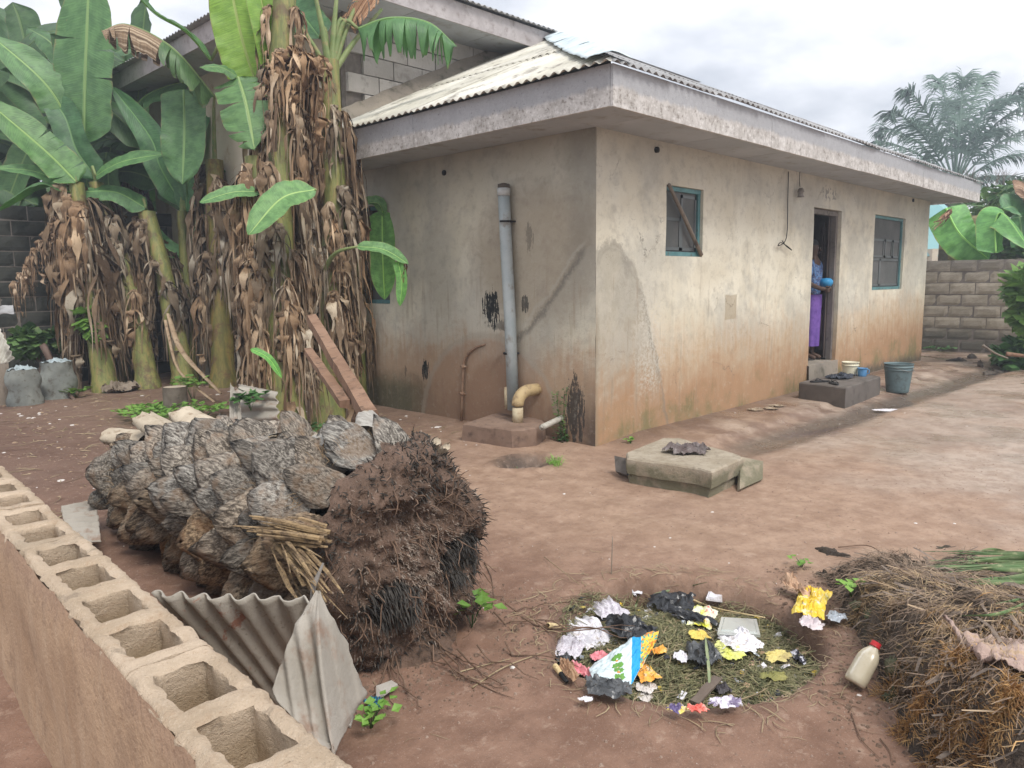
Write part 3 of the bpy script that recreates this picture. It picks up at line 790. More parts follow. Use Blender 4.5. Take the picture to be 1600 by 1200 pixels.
bwall = empty('block_wall', tuple(W3D(NF, -2.5, 0)), 'low unfinished wall of sandy hollow blocks with open cores in the left foreground', 'wall')
CORES = ((.044, .196), (.256, .408))
def hollow(seed):
    """one hollow block: top face with two open cores, crumbly rims; local x across 0..WW, y along 0..BL, z top at 0"""
    b = MB(); L = BL - .004; c0, c1 = .031, WW - .031
    xs = sorted(set([0, .008, .018, c0, WW * .3, WW * .42, WW * .5, WW * .58, WW * .7, c1, WW - .018, WW - .008, WW]))
    ys = sorted(set([i * L / 40 for i in range(41)] + [c for q in CORES for c in q]))
    def jit(x, y, z):
        e = min(x, WW - x)
        ex = .0075 * noise.noise(Vector((x * 30, y * 30 + seed * 9, z * 30))) + .0035 * noise.noise(Vector((x * 90, y * 90 + seed * 5, z * 90)))
        ey = .0075 * noise.noise(Vector((x * 30 + 50, y * 30 + seed * 9, z * 30))) + .003 * noise.noise(Vector((x * 90, y * 90, z * 90 + 9)))
        ez = .0055 * noise.noise(Vector((x * 25, y * 25 + seed * 3, 5))) + .003 * noise.noise(Vector((x * 80, y * 80 + seed, 5)))
        if z > -.005:
            if e < .003: ez -= .010 + .007 * abs(noise.noise(Vector((y * 35, seed, x * 40))))
            elif e < .009: ez -= .0025
            for q in CORES:
                if c0 - .002 < x < c1 + .002 and q[0] - .002 < y < q[1] + .002: ez -= .006
        return Vector((x + ex, y + ey, z + ez))
    def cin(x, y): return any(c0 < x < c1 and q[0] < y < q[1] for q in CORES)
    n = len(ys); vs = [jit(x, y, 0) for x in xs for y in ys]; fs = []
    for i in range(len(xs) - 1):
        for j in range(n - 1):
            if cin((xs[i] + xs[i + 1]) / 2, (ys[j] + ys[j + 1]) / 2): continue
            fs.append((i * n + j, (i + 1) * n + j, (i + 1) * n + j + 1, i * n + j + 1))
    b.add(vs, fs)
    zs = (0, -.012, -.03, -.06, -.1, -.15, -.222)
    def wallstrip(P, closed, zz):
        m = len(P); vs = [jit(px + (tap * -z_), py, z_) if False else jit(px, py, z_) for z_ in zz for (px, py, tap) in P]
        fs = []
        for k in range(len(zz) - 1):
            for i in range(m if closed else m - 1):
                fs.append((k * m + i, k * m + (i + 1) % m, (k + 1) * m + (i + 1) % m, (k + 1) * m + i))
        b.add(vs, fs)
    wallstrip([(0, y, 0) for y in ys] + [(x, ys[-1], 0) for x in xs[1:]] + [(WW, y, 0) for y in reversed(ys[:-1])] + [(x, 0, 0) for x in reversed(xs[1:-1])], True, zs)
    for q in CORES:
        yy = [y for y in ys if q[0] <= y <= q[1]]; xx = [x for x in xs if c0 <= x <= c1]
        P = [(c0, y, 0) for y in yy] + [(x, yy[-1], 0) for x in xx[1:]] + [(c1, y, 0) for y in reversed(yy[:-1])] + [(x, yy[0], 0) for x in reversed(xx[1:-1])]
        wallstrip(P, True, (0, -.008, -.02, -.045, -.08, -.12))
        bt = [jit(x, y, -.12) for x in xx for y in yy]; k = len(yy)
        b.add(bt, [(i * k + j, (i + 1) * k + j, (i + 1) * k + j + 1, i * k + j + 1) for i in range(len(xx) - 1) for j in range(k - 1)])
    return protomesh(b, 'hollow_block', MSAND)


HB = [hollow(s_) for s_ in range(5)]
az = -math.atan2(WD.x, WD.y)
al0 = -2.383 - .5 * .0 - (.038 + .081)          # h7 core centre
k0 = -4
for k in range(-4, 7):
    a = al0 + k * BL
    if a < -4.3: continue
    inst(random.choice(HB), 'hollow_block', bwall, W3D(NN, a, WT + random.uniform(-.003, .003)), (random.uniform(-.006, .006), random.uniform(-.01, .01), az + random.uniform(-.008, .008)))
for r in range(1, 4):
    for k in range(-4, 7):
        a = al0 + k * BL + (BL / 2 if r % 2 else 0) + BL / 2
        if a < -4.1: continue
        zc = WT - .222 * r - .117
        b = MB(); b.grid(lambda u, v: tuple(W3D(NF + .005 * fb(u * 3 + k, v * 2 + r, 0) - .006 * (min(u, 1 - u) < .02), a - .22 + u * .438, zc - .1 + v * .207)), 6, 3); b.build('block', MSAND, bwall, smooth=False)
b = MB(); c = W3D((NF + NN) / 2, -1.6, .22); b.box(c, (WW - .02, 5.0, .8), rz=az); b.build('block_core', MSAND, bwall, smooth=False)
b = MB(); b.grid(lambda u, v: tuple(W3D(NN - .012 + .010 * fb(u * 12, v * 2, 3) + .004 * fb(u * 50, v * 9, 3) + (.010 * (v > .97)), -4.3 + u * 5.6, -.1 + v * (WT + .1 - .010 + .016 * fb(u * 22, 0, 2)))), 180, 22, thick=.0)
b.build('mud_render', MMUD, bwall)

# ================================================================== fallen oil-palm trunk
def boot_mat():
    t = NT('palm_boot'); p = t.pos('obj'); r = t.rnd(); x, y, z = t.sep(p)
    pv = t.comb(x + r * 31.0 + t.noise(p, 6, 2) * .03, y * .05 + r * 17.0, z * 1.0)
    fib = t.noise(pv, 95, 4, .7); n1 = t.noise(t.comb(x + r * 9.0, y + r * 5.0, z), 7, 6, .65); n2 = t.noise(t.comb(x + r * 3.0, y * .2, z), 22, 5, .7)
    col = t.mix(n1.st(.35, .65), (.082, .074, .064), (.18, .168, .15))
    col = t.mix(fib.st(.50, .60) * .7, col, (.32, .305, .27))
    col = t.mix(fib.st(.48, .38) * .85, col, (.03, .026, .022))
    col = t.mix(n2.st(.56, .66) * .45, col, (.32, .30, .265))
    col = t.mix(n1.st(.50, .66) * .6, col, (.15, .10, .062))
    col = t.mix(1.0, col, t.ocol(), 'MULTIPLY')
    t.set('Base Color', col); t.set('Roughness', .85); t.set('Specular IOR Level', .25)
    t.bump(fib * 1.0 + n2 * .5, 1.0, .012); return t.mat


MBOOT = boot_mat()
tan_cut = M('cut_stub', (.40, .335, .25), (.50, .43, .33), (.22, .155, .10), 9, .85, .7, 60, stretch=(1, 1, 1), vary=.1)
rootm = M('rotting_roots', (.12, .078, .056), (.19, .125, .092), (.04, .028, .021), 7, .95, 1.0, 60, bd=.02, coord='geo')
spike = M('root_spikes', (.16, .115, .085), (.30, .245, .20), (.05, .036, .03), 14, .8, .3, 60, coord='geo', tint=False)
spikeb = M('black_root_spikes', (.028, .024, .02), (.05, .044, .037), None, 14, .6, .2, 60, coord='geo')
fibm = M('palm_fibre', (.24, .16, .085), (.33, .23, .13), (.10, .07, .045), 30, .9, .3, 60, coord='geo')

A0, A1 = Vector((-3.50, -1.58, .40)), Vector((-3.56, .80, .26))
AX = (A1 - A0).normalized(); SX = AX.cross(Vector((0, 0, 1))).normalized(); SZ = SX.cross(AX)
def TR(s): return .385 - .10 * s + .03 * math.exp(-((s - .05) / .12) ** 2)
trunk = empty('felled_palm', (-3.5, -.5, 0), 'big felled oil palm trunk covered in grey leaf bases, lying beside the block wall', 'palm trunk')
def tp(s, an, r): return A0 + (A1 - A0) * s + (SX * math.cos(an) + SZ * math.sin(an)) * r
b = MB()
b.grid(lambda u, v: tp(v * 1.0, u * 2 * PI, (TR(v) - .05 + .02 * fb(math.cos(u * 2 * PI) * 3, math.sin(u * 2 * PI) * 3, v * 9)) * (1 if v < .96 else (1 - v) / .04 + .02)), 60, 50)
b.build('trunk_core', M('trunk_core', (.07, .055, .042), (.11, .09, .07), (.03, .025, .02), 6, .95, .8, 40, coord='geo'), trunk)


def boot(seed, kind):
    """leaf base: a thick, rounded, fibrous scale; local +Y toward its free end, +Z away from the trunk"""
    rnd = random.Random(seed); b = MB(); Lb = rnd.uniform(.27, .35); Wb = rnd.uniform(.095, .125); Tb = rnd.uniform(.058, .08); NU, NV = 34, 18
    def fn(u, v):
        an = u * 2 * PI; k = v
        wr = (math.sin(PI * min(.999, (k * .80 + .14))) ** .55)
        if k > .72: wr *= math.sqrt(max(0, 1 - ((k - .72) / .28) ** 2)) * .94 + .04
        w_ = Wb * wr * (1.15 - .25 * k); t_ = Tb * wr * (.35 + .75 * sst(0, .85, k))
        x = math.cos(an) * w_; z = math.sin(an) * t_
        ridge = 1 + .16 * fb(math.cos(an) * 5.5 + seed * 2, math.sin(an) * 5.5, k * .7 + seed)
        rr = ridge * (1 + .26 * fb(math.cos(an) * 1.4 + seed * 3, math.sin(an) * 1.4, k * 2.0) + .12 * fb(math.cos(an) * 5 + seed, math.sin(an) * 5, k * 2.5))
        zz = z * rr + (.085 + .03 * k) * (k ** 1.7)
        return (x * rr, (k - .45) * Lb + .06 * fb(math.cos(an) * 2.5, math.sin(an) * 2.5, seed * 3) * k ** 3 + .05 * fb(math.cos(an) * 8, math.sin(an) * 8, seed) * k ** 5, zz)
    b.grid(fn, NU, NV); return protomesh(b, 'leaf_base', MBOOT)


BM = [boot(s_ * 7 + 1, 0) for s_ in range(9)]
NB = 178; rn = random.Random(4)
for i in range(NB):
    s = -.035 + 1.03 * (i + .5) / NB; an = (i * 137.508 + 20 + rn.uniform(-11, 11)) * PI / 180; s = min(.965, s + rn.uniform(-.012, .012))
    nrm = SX * math.cos(an) + SZ * math.sin(an)
    if nrm.z < -.93: continue
    P = tp(s, an, TR(s) - .035 + rn.uniform(-.012, .02))
    yv = (AX + nrm * rn.uniform(.10, .34) + Vector((rn.uniform(-.14, .14), 0, rn.uniform(-.14, .14)))).normalized()
    if nrm.z < .2: yv = (yv + Vector((0, 0, -.28))).normalized()
    xv = yv.cross(nrm).normalized(); zv = xv.cross(yv)
    sc = rn.choice((.76, .86, .94, 1.0, 1.08)) * rn.uniform(.95, 1.05) * (1.0 if s < .8 else .86)
    m = Matrix(((xv.x, yv.x, zv.x), (xv.y, yv.y, zv.y), (xv.z, yv.z, zv.z))).to_4x4() @ Matrix.Diagonal((sc * rn.uniform(.85, 1.15), sc * rn.uniform(.85, 1.1) * (1 if s < .85 else .8), sc * .9, 1))
    g_ = rn.uniform(.75, 1.35); br = rn.uniform(0, 1) * (1.0 if nrm.z < .3 or s > .8 else .35)
    if nrm.z > .5: g_ *= 1.25  # upward leaf bases tinted lighter, light on the trunk top painted in
    inst(rn.choice(BM), 'leaf_base', trunk, P, mtx=m, color=(g_ * (1 + .30 * br), g_, g_ * (1 - .28 * br)))


def stub(name, P, d, L, r0, r1, mat=None, flat=.6, seed=0, split=0):
    """cut leaf stalk: grey skinned outside, pale chopped end"""
    d = Vector(d).normalized(); up = Vector((0, 0, 1)); sx = d.cross(up).normalized(); sz = sx.cross(d)
    b = MB()
    def fn(u, v):
        an = u * 2 * PI; r = r0 + (r1 - r0) * v
        r *= 1 + .10 * fb(math.cos(an) * 2 + seed, math.sin(an) * 2, v * 3) + .04 * math.sin(an * 7 + seed)
        q = L * v + (.03 * fb(math.cos(an) * 3, math.sin(an) * 3, seed) if v > .98 else 0)
        return Vector(P) + d * q + sx * math.cos(an) * r + sz * math.sin(an) * r * flat
    b.grid(fn, 18, 10)
    e = [Vector(P) + d * (L + .018 * fb(math.cos(k / 9 * PI) * 2, math.sin(k / 9 * PI) * 2, seed)) + (sx * math.cos(k / 9 * PI) + sz * math.sin(k / 9 * PI) * flat) * r1 for k in range(18)]
    b.add(e + [Vector(P) + d * (L - .01)], [(k, (k + 1) % 18, 18) for k in range(18)], 1)
    return b.build(name, [mat or MBOOT, tan_cut], trunk, color=(1.9, 1.85, 1.75))


greyskin = M('grey_stalk_skin', (.30, .28, .25), (.42, .40, .36), (.15, .13, .11), 12, .8, .7, 60, stretch=(3, .5, 3))
def stub2(sv, ad, tgt, L, r0, r1, mat, flat, seed):
    an = math.radians(ad); P = tp(sv, an, TR(sv) + (.012 if mat is greyskin else -.02)); T = PD(*tgt); stub('cut_stalk', P, T - P, (T - P).length + (.07 if mat is tan_cut and r0 > .06 else 0), r0, r1, mat, flat, seed)
stub2(.10, 58, (571, 648, 3.72), None, .14, .045, greyskin, .5, 3)
stub2(.06, 88, (505, 684, 3.45), None, .15, .07, greyskin, .4, 5)
stub2(.0, 50, (682, 690, 3.2), None, .05, .022, tan_cut, .8, 8)
stub2(.0, 44, (698, 698, 3.2), None, .05, .018, tan_cut, .8, 9)
stub2(.30, 88, (430, 688, 3.8), None, .13, .07, greyskin, .4, 11)
stub2(.62, 80, (296, 655, 4.35), None, .15, .085, tan_cut, .55, 13)
stub2(.78, 92, (238, 662, 4.5), None, .12, .085, tan_cut, .5, 14)
stub2(.90, 104, (186, 683, 4.65), None, .11, .08, tan_cut, .6, 16)
stub2(.46, 76, (371, 676, 4.1), None, .09, .04, tan_cut, .7, 15)
fw = M('torn_stalk_wood', (.16, .11, .065), (.34, .24, .13), (.05, .036, .026), 30, .9, .8, 70, stretch=(1, 1, 1))
def splinter(P, Q, n, r, seed):
    rs = random.Random(seed); b = MB(); P, Q = Vector(P), Vector(Q); L = (Q - P).length; d = (Q - P) / L
    for k in range(n):
        o_ = Vector((rs.gauss(0, 1), rs.gauss(0, 1), rs.gauss(0, 1))) * r * .55; l = L * rs.uniform(.45, 1.15); w_ = rs.uniform(.06, .28) * r; e = P + o_ * 1.2 + (d + Vector((rs.gauss(0, .07), rs.gauss(0, .07), rs.gauss(0, .07)))) * l
        b.tube([P + o_ - d * .05, (P + o_ + e) / 2 + o_ * .15, e], [w_ * 1.2, w_, w_ * rs.uniform(.1, .6)], 5, flat=rs.uniform(.3, .9))
    return b.build('split_stalk', fw, trunk, smooth=False)
splinter(PD(475, 840, 2.70), PD(400, 828, 2.68), 40, .045, 1); splinter(PD(460, 870, 2.66), PD(505, 928, 2.46), 34, .035, 2); splinter(PD(440, 850, 2.72), PD(480, 890, 2.5), 26, .03, 3)
# root end
FN = (-AX + Vector((-.12, 0, -.02))).normalized()
FX = SX; FZ = SZ
RC = Vector((-3.50, -1.72, .39))
def facep(u, v, extra=0):
    """u angle 0..1, v 0 rim..1 centre: lumpy bowl that bulges toward the camera"""
    an = u * 2 * PI; ca, sa_ = math.cos(an), math.sin(an)
    R0 = .425 * (1 + .10 * fb(ca * 1.3, sa_ * 1.3, 4) + .05 * fb(ca * 5, sa_ * 5, 9)) * (1.0 if sa_ > -.3 else 1.04)
    r = R0 * (1 - v) if v > .28 else R0 * (1 - .0 - .36 * (v / .28) ** 2 * .5 - .1 * (v / .28))
    if v <= .28: r = R0 * (1 - .28 * (v / .28) ** 1.6)
    else: r = R0 * .72 * (1 - (v - .28) / .72)
    dep = .15 * sst(0, .30, v) ** .7 + .03 * v
    x, z = ca * r * .96, sa_ * r * 1.10
    dep += .075 * fb(x * 4, z * 4, 2) + .045 * fb(x * 13, z * 13, 5) + .020 * fb(x * 38, z * 38, 6)
    hx, hz = x - .23, z + .04
    dep -= .12 * math.exp(-(hx * hx + hz * hz) / .0075)
    hx, hz = x + .10, z + .30
    dep -= .05 * math.exp(-(hx * hx + hz * hz) / .02)
    return RC + FX * x + FZ * z + FN * (dep + extra)
b = MB(); b.grid(lambda u, v: facep(u, v * .995), 110, 60); b.build('root_mass', rootm, trunk)
# soil skirt under the trunk end
b = MB(); b.grid(lambda u, v: RC + Vector((0, 0, -.43)) + Vector(((.2 + .2 * v + .05 * fb(u * 9, v, 3)) * math.cos(u * 2 * PI), (.3 + .06 * fb(u * 9, v, 6)) * math.sin(u * 2 * PI) * (.6 + .5 * v) + .05, .12 * (1 - v) ** 1.3 - .02 + .03 * fb(u * 14, v * 3, 1) * (1 - v * .7))), 60, 10); b.build('soil_skirt', rootm, trunk)


def spikes(n, fn, mat, name, L=(.02, .06), w_=(.0018, .004), parent=None, droop=.5, seed=1, kind='stuff', spread=.5):
    rs = random.Random(seed); vs, fs = [], []
    for i in range(n):
        P, N = fn(rs)
        if P is None: continue
        d = (N + Vector((rs.gauss(0, spread), rs.gauss(0, spread), rs.gauss(0, spread) - droop * .3))).normalized()
        l = rs.uniform(*L); q = rs.uniform(*w_); s1 = d.cross(Vector((.3, .2, 1))).normalized(); s2 = d.cross(s1)
        mid = P + d * l * .55; tip = mid + (d + Vector((0, 0, -droop))).normalized() * l * .5; o = len(vs)
        P = P - d * .006
        vs += [P + s1 * q, P - s1 * q * .5 + s2 * q * .87, P - s1 * q * .5 - s2 * q * .87, mid + s1 * q * .8, mid - s1 * q * .4 + s2 * q * .7, mid - s1 * q * .4 - s2 * q * .7, tip]
        fs += [(o, o + 1, o + 4, o + 3), (o + 1, o + 2, o + 5, o + 4), (o + 2, o, o + 3, o + 5), (o + 3, o + 4, o + 6), (o + 4, o + 5, o + 6), (o + 5, o + 3, o + 6)]
    b = MB(); b.v = [tuple(v) for v in vs]; b.f = fs; b.mi = [0] * len(fs)
    return b.build(name, mat, parent, smooth=False, kind=kind)


def fr_(rs, lo=0.0, hi=.9, amin=0, amax=1):
    u = rs.uniform(amin, amax); v = lo + (hi - lo) * rs.random() ** .8
    P = facep(u, v); x = (P - RC).dot(FX); z = (P - RC).dot(FZ)
    N = (FN * (.3 + v) + (FX * x + FZ * z) * 2.0 * (1 - v) * 1.3).normalized(); return P, N
spikes(3000, lambda rs: fr_(rs), spike, 'root_stubs', (.006, .020), (.0018, .0036), trunk, .3, 1)
spikes(800, lambda rs: fr_(rs, 0, .3), spikeb, 'root_stubs', (.015, .045), (.0018, .0036), trunk, .5, 2)
def hole(rs, cx=.23, cz=-.04, r=.085):
    a, q = rs.uniform(0, 2 * PI), r * math.sqrt(rs.random()) * 1.3
    x, z = cx + math.cos(a) * q * 1.15, cz + math.sin(a) * q * .8
    best = math.hypot(x, z) / .44; u = (math.atan2(z, x) / 2 / PI) % 1; v = 1 - best * .72 / .72 if best < .72 else .1
    P = facep(u, min(.95, max(.02, 1 - best))); return P, (FN + FX * (x - cx) * -4 + Vector((0, 0, -.5))).normalized()
spikes(420, hole, spikeb, 'root_stubs', (.05, .10), (.0022, .0042), trunk, .8, 3)
spikes(260, lambda rs: hole(rs, -.17, -.10, .075), spikeb, 'root_stubs', (.04, .075), (.003, .005), trunk, .9, 4, spread=.3)
spikes(320, lambda rs: hole(rs, .12, .34, .13), spikeb, 'root_stubs', (.012, .035), (.002, .004), trunk, .9, 5)
# hairy fibres between the leaf bases, and roots straggling on the ground
def bf(rs):
    s, an = rs.random(), rs.uniform(-.2, 3.6); n_ = SX * math.cos(an) + SZ * math.sin(an)
    return tp(s, an, TR(s) + .0), (n_ + AX * .6).normalized()
spikes(2600, bf, fibm, 'fibres', (.03, .10), (.0008, .0018), trunk, .5, 7)
rt = M('thin_root', (.12, .075, .05), (.20, .13, .09), None, 8, .9, .3)
for k in range(26):
    rs = random.Random(k + 50); P = RC + Vector((rs.uniform(-.42, .5), rs.uniform(-.45, .1), -.33)); pts = [P]
    d = Vector((P.x - RC.x, P.y - RC.y - .15, 0)).normalized()
    for q in range(7): pts.append(pts[-1] + Vector((d.x * .05 + rs.uniform(-.03, .03), d.y * .05 + rs.uniform(-.03, .03), -.045 if pts[-1].z > .04 else rs.uniform(-.006, .008))))
    for q_ in pts: q_.z = max(q_.z, gz_(q_.x, q_.y) + .003)
    b = MB(); b.tube(pts, [.004 * (1 - .1 * q) for q in range(8)], 5); b.build('root', rt, trunk)
b = MB(); rs = random.Random(77)
for k in range(110):
    u, v = rs.random(), rs.uniform(.1, .8); P = facep(u, v, .005); pts = [P]; d = (FN * .6 + FX * rs.uniform(-.8, .8) + FZ * rs.uniform(-.8, .5)).normalized()
    if rs.random() < .35: d = (d + FX * ((P - RC).dot(FX)) * 3 + FZ * ((P - RC).dot(FZ)) * 2).normalized()
    n_ = rs.randint(4, 7); st__ = rs.uniform(.012, .03)
    for q in range(n_): d = (d + Vector((rs.gauss(0, .35), rs.gauss(0, .35), rs.gauss(-.22, .3)))).normalized(); pts.append(pts[-1] + d * st__)
    b.tube(pts, [rs.uniform(.0016, .0045) * (1 - .6 * q / n_) for q in range(n_ + 1)], 5)
b.build('tangled_roots', rt, trunk, kind='stuff')
# dangling frayed strips by the sheet
b = MB(); b.tube([PD(505, 880, 2.55), PD(490, 915, 2.5), PD(484, 960, 2.48)], [.004, .011, .004], 6); b.build('root', M('grey_strip', (.2, .18, .16)), trunk)

# ================================================================== asbestos / tin sheets
asb = M('asbestos_sheet', (.29, .265, .225), (.375, .345, .30), (.24, .16, .115), 3, .9, .5, 70, coord='geo', hi=.6)
t = NT('rusty_sheet'); p = t.pos(); n = t.noise(p, 4, 6, .65); st_ = t.noise(p, 9, 5, .7)
col = t.mix(n.st(.35, .65), (.29, .26, .215), (.41, .38, .33)); col = t.mix(st_.st(.58, .66) * .85, col, (.26, .10, .055)); col = t.mix(t.noise(p, 60, 4).st(.6, .7) * .5, col, (.14, .12, .09))
t.set('Base Color', col); t.set('Roughness', .85); t.bump(t.noise(p, 120, 3) + st_ * .6, .5, .005); asb2 = t.mat


def corr(name, A, B, C, mat, label, wl=.12, amp=.016, trim=None, dv=None, thick=.005, bend=None, group=None, nu_=60):
    """sheet with corner A, edge A->B across the waves, edge A->C along them (C end may differ in width: dv)"""
    A, B, C = Vector(A), Vector(B), Vector(C); Dv = Vector(dv) if dv is not None else B + (C - A)
    N = (B - A).cross(C - A).normalized(); L = (B - A).length
    def fn(u, v):
        P = (A * (1 - u) + B * u) * (1 - v) + (C * (1 - u) + Dv * u) * v
        P = P + N * (amp * math.sin(2 * PI * u * L / wl) + .006 * fb(u * 3, v * 3, L))
        if bend: P = P + bend(u, v)
        e = min(u, 1 - u, v, 1 - v)
        if e < .03: P = P + (B - A).normalized() * .006 * fb(v * 14, u * 9, 3) + (C - A).normalized() * .008 * fb(u * 16, v * 5, 8)
        return P
    b = MB(); b.grid(fn, nu_, 24, thick=thick, keep=trim); return b.build(name, mat, None, label=label, cat='roofing sheet', group=group)


# broad rusty sheet leaning against the trunk end, its lower edge in the gap behind the block wall
corr('corrugated_sheet', PD(236, 926, 2.36), PD(487, 936, 2.24), PZ(400, 1100, .07), asb2, 'wide rust-stained corrugated sheet leaning on the trunk beside the block wall', .082, .014,
     dv=PZ(560, 1110, .03), nu_=80)
# pointed pale sheet in front of it, folded along one ridge
AP = PD(494, 922, 2.16)
LE = [(494, 922, 2.16), (462, 975, 2.12), (440, 1035, 2.08), (425, 1078, 2.05), (470, 1150, 1.95), (512, 1172, 1.93)]
ME = [(496, 924, 2.155), (500, 975, 2.10), (508, 1030, 2.07), (517, 1090, 2.03), (524, 1140, 2.0), (528, 1168, 1.98)]
RE = [(498, 923, 2.16), (522, 968, 2.17), (543, 1010, 2.18), (560, 1050, 2.2), (574, 1084, 2.22), (560, 1104, 2.2)]
def poly(L_, v):
    k = v * (len(L_) - 1); i_ = min(int(k), len(L_) - 2); f_ = k - i_; return [L_[i_][q] * (1 - f_) + L_[i_ + 1][q] * f_ for q in range(3)]
def shp(u, v):
    A_, M_, B_ = poly(LE, v), poly(ME, v), poly(RE, v); w_ = u / .6 if u < .6 else (u - .6) / .4; c = [(A_[q] * (1 - w_) + M_[q] * w_) if u < .6 else (M_[q] * (1 - w_) + B_[q] * w_) for q in range(3)]
    ph = (c[0] - .17 * (c[1] - 930)) / 27.0 + .25
    P = PD(*c) - _f * (.011 * math.sin(ph * 2 * PI) * min(1, v * 3)) - _f * .035 * math.exp(-((u - .6) / .10) ** 2) * min(1, v * 2)
    return P + AU * (.007 * fb(u * 14, v * 3, 2) * (v > .97)) + AR * (.006 * fb(v * 12, u * 2, 5) * (u < .02 or u > .98)) + _f * .004 * fb(u * 5, v * 5, 7)
b = MB(); b.grid(shp, 80, 36, thick=-.005); b.build('corrugated_sheet', asb, None, label='pale pointed corrugated sheet fragment standing over the rusty one', cat='roofing sheet')
A_ = PZ(92, 800, .22)
corr('corrugated_sheet', PZ(96, 792, .16), PZ(103, 845, .16), PZ(150, 782, .14), asb, 'small grey corrugated piece between the block wall and the far end of the trunk', .10, .014, dv=PZ(158, 850, .14))
# pieces standing behind the trunk
Q = PZ(400, 672, 0)
corr('corrugated_sheet', PD(366, 672, 6.6), PD(371, 600, 6.6), PD(436, 662, 6.4), asb, 'small curled corrugated piece propped flat at the foot of the banana clump', .12, .02, dv=PD(432, 612, 6.6))
corr('corrugated_sheet', PD(358, 672, 6.3), PD(378, 675, 6.25), PD(360, 598, 6.5), asb, 'narrow upright strip of grey corrugated sheet beside the banana clump', .05, .010, dv=PD(374, 620, 6.5))
asbs = M('asbestos_chip', (.36, .33, .29), (.45, .42, .38), None, 5, .9, .5, 60)
def chip(name, pts, mat, label, cat='fragment', th=.008, z=.004, parent=None, group=None):
    b = MB(); n = len(pts); P = [Vector(p_) for p_ in pts]; N = (P[1] - P[0]).cross(P[2] - P[0]).normalized()
    if N.z < 0: N = -N; P.reverse()
    b.add([p_ for p_ in P] + [p_ + N * th for p_ in P], [tuple(range(n - 1, -1, -1)), tuple(range(n, 2 * n))] + [(i, (i + 1) % n, (i + 1) % n + n, i + n) for i in range(n)])
    return b.build(name, mat, parent, smooth=False, label=label, cat=cat, group=group)
def zg(u, v, dz=.004): P = PZ(u, v); P.z = gz_(P.x, P.y) + dz; return P
chip('sheet_fragment', [zg(532, 1108), zg(553, 1120), zg(548, 1136), zg(530, 1130)], asbs, 'chip of grey sheeting below the tip of the pale corrugated fragment')
chip('sheet_fragment', [zg(588, 1085, .03), zg(612, 1076, .03), zg(622, 1082, .025), zg(600, 1096, .02), zg(588, 1096, .01)], asbs, 'thin grey chip just above the blue wrapper')
chip('sheet_fragment', [PD(247, 668, 4.42), PD(262, 664, 4.5), PD(284, 676, 4.46), PD(270, 686, 4.36)], asbs, 'flat grey chip resting on top of the trunk')

# reddish plank propped from the trunk up into the banana stems
red = M('reddish_wood', (.20, .115, .072), (.29, .18, .12), (.10, .06, .04), 5, .8, .6, 50, stretch=(1, 1, .3))
PB, PT_ = PD(578, 655, 4.0), PD(487, 500, 6.3)
dv_ = (PT_ - PB); b = MB()
sxv = dv_.cross(Vector((0, 0, 1))).normalized(); szv = sxv.cross(dv_).normalized()
def prism(b, P, Q, prof, k=14, tw=0):
    d = (Q - P).normalized(); s1 = d.cross(Vector((0, 0, 1))).normalized(); s2 = s1.cross(d); n = len(prof); vs = []
    for i in range(k + 1):
        c = P + (Q - P) * i / k
        for (a, c2) in prof: vs.append(c + s1 * (a + .005 * fb(i * .7, a * 20, 3)) + s2 * (c2 + .005 * fb(i * .7, c2 * 20, 9)))
    fs = [(i * n + j, i * n + (j + 1) % n, (i + 1) * n + (j + 1) % n, (i + 1) * n + j) for i in range(k) for j in range(n)]
    fs += [tuple(range(n - 1, -1, -1)), tuple(range(k * n, (k + 1) * n))]; b.add(vs, fs)
prism(b, PB, PT_, [(-.035, -.035), (.035, -.035), (.052, .01), (.035, .05), (-.035, .04)])
pl = b.build('wooden_beam', red, None, smooth=False, label='reddish brown split beam slanting from the trunk into the dry banana stems', cat='beam')
b = MB(); prism(b, PD(558, 630, 4.35), PD(496, 548, 5.8), [(-.10, -.02), (-.04, -.03), (-.04, .025), (-.10, .02)]); b.build('wooden_beam', red, None, smooth=False, label='shorter flat reddish board lying along the left of the slanting beam', cat='beam')

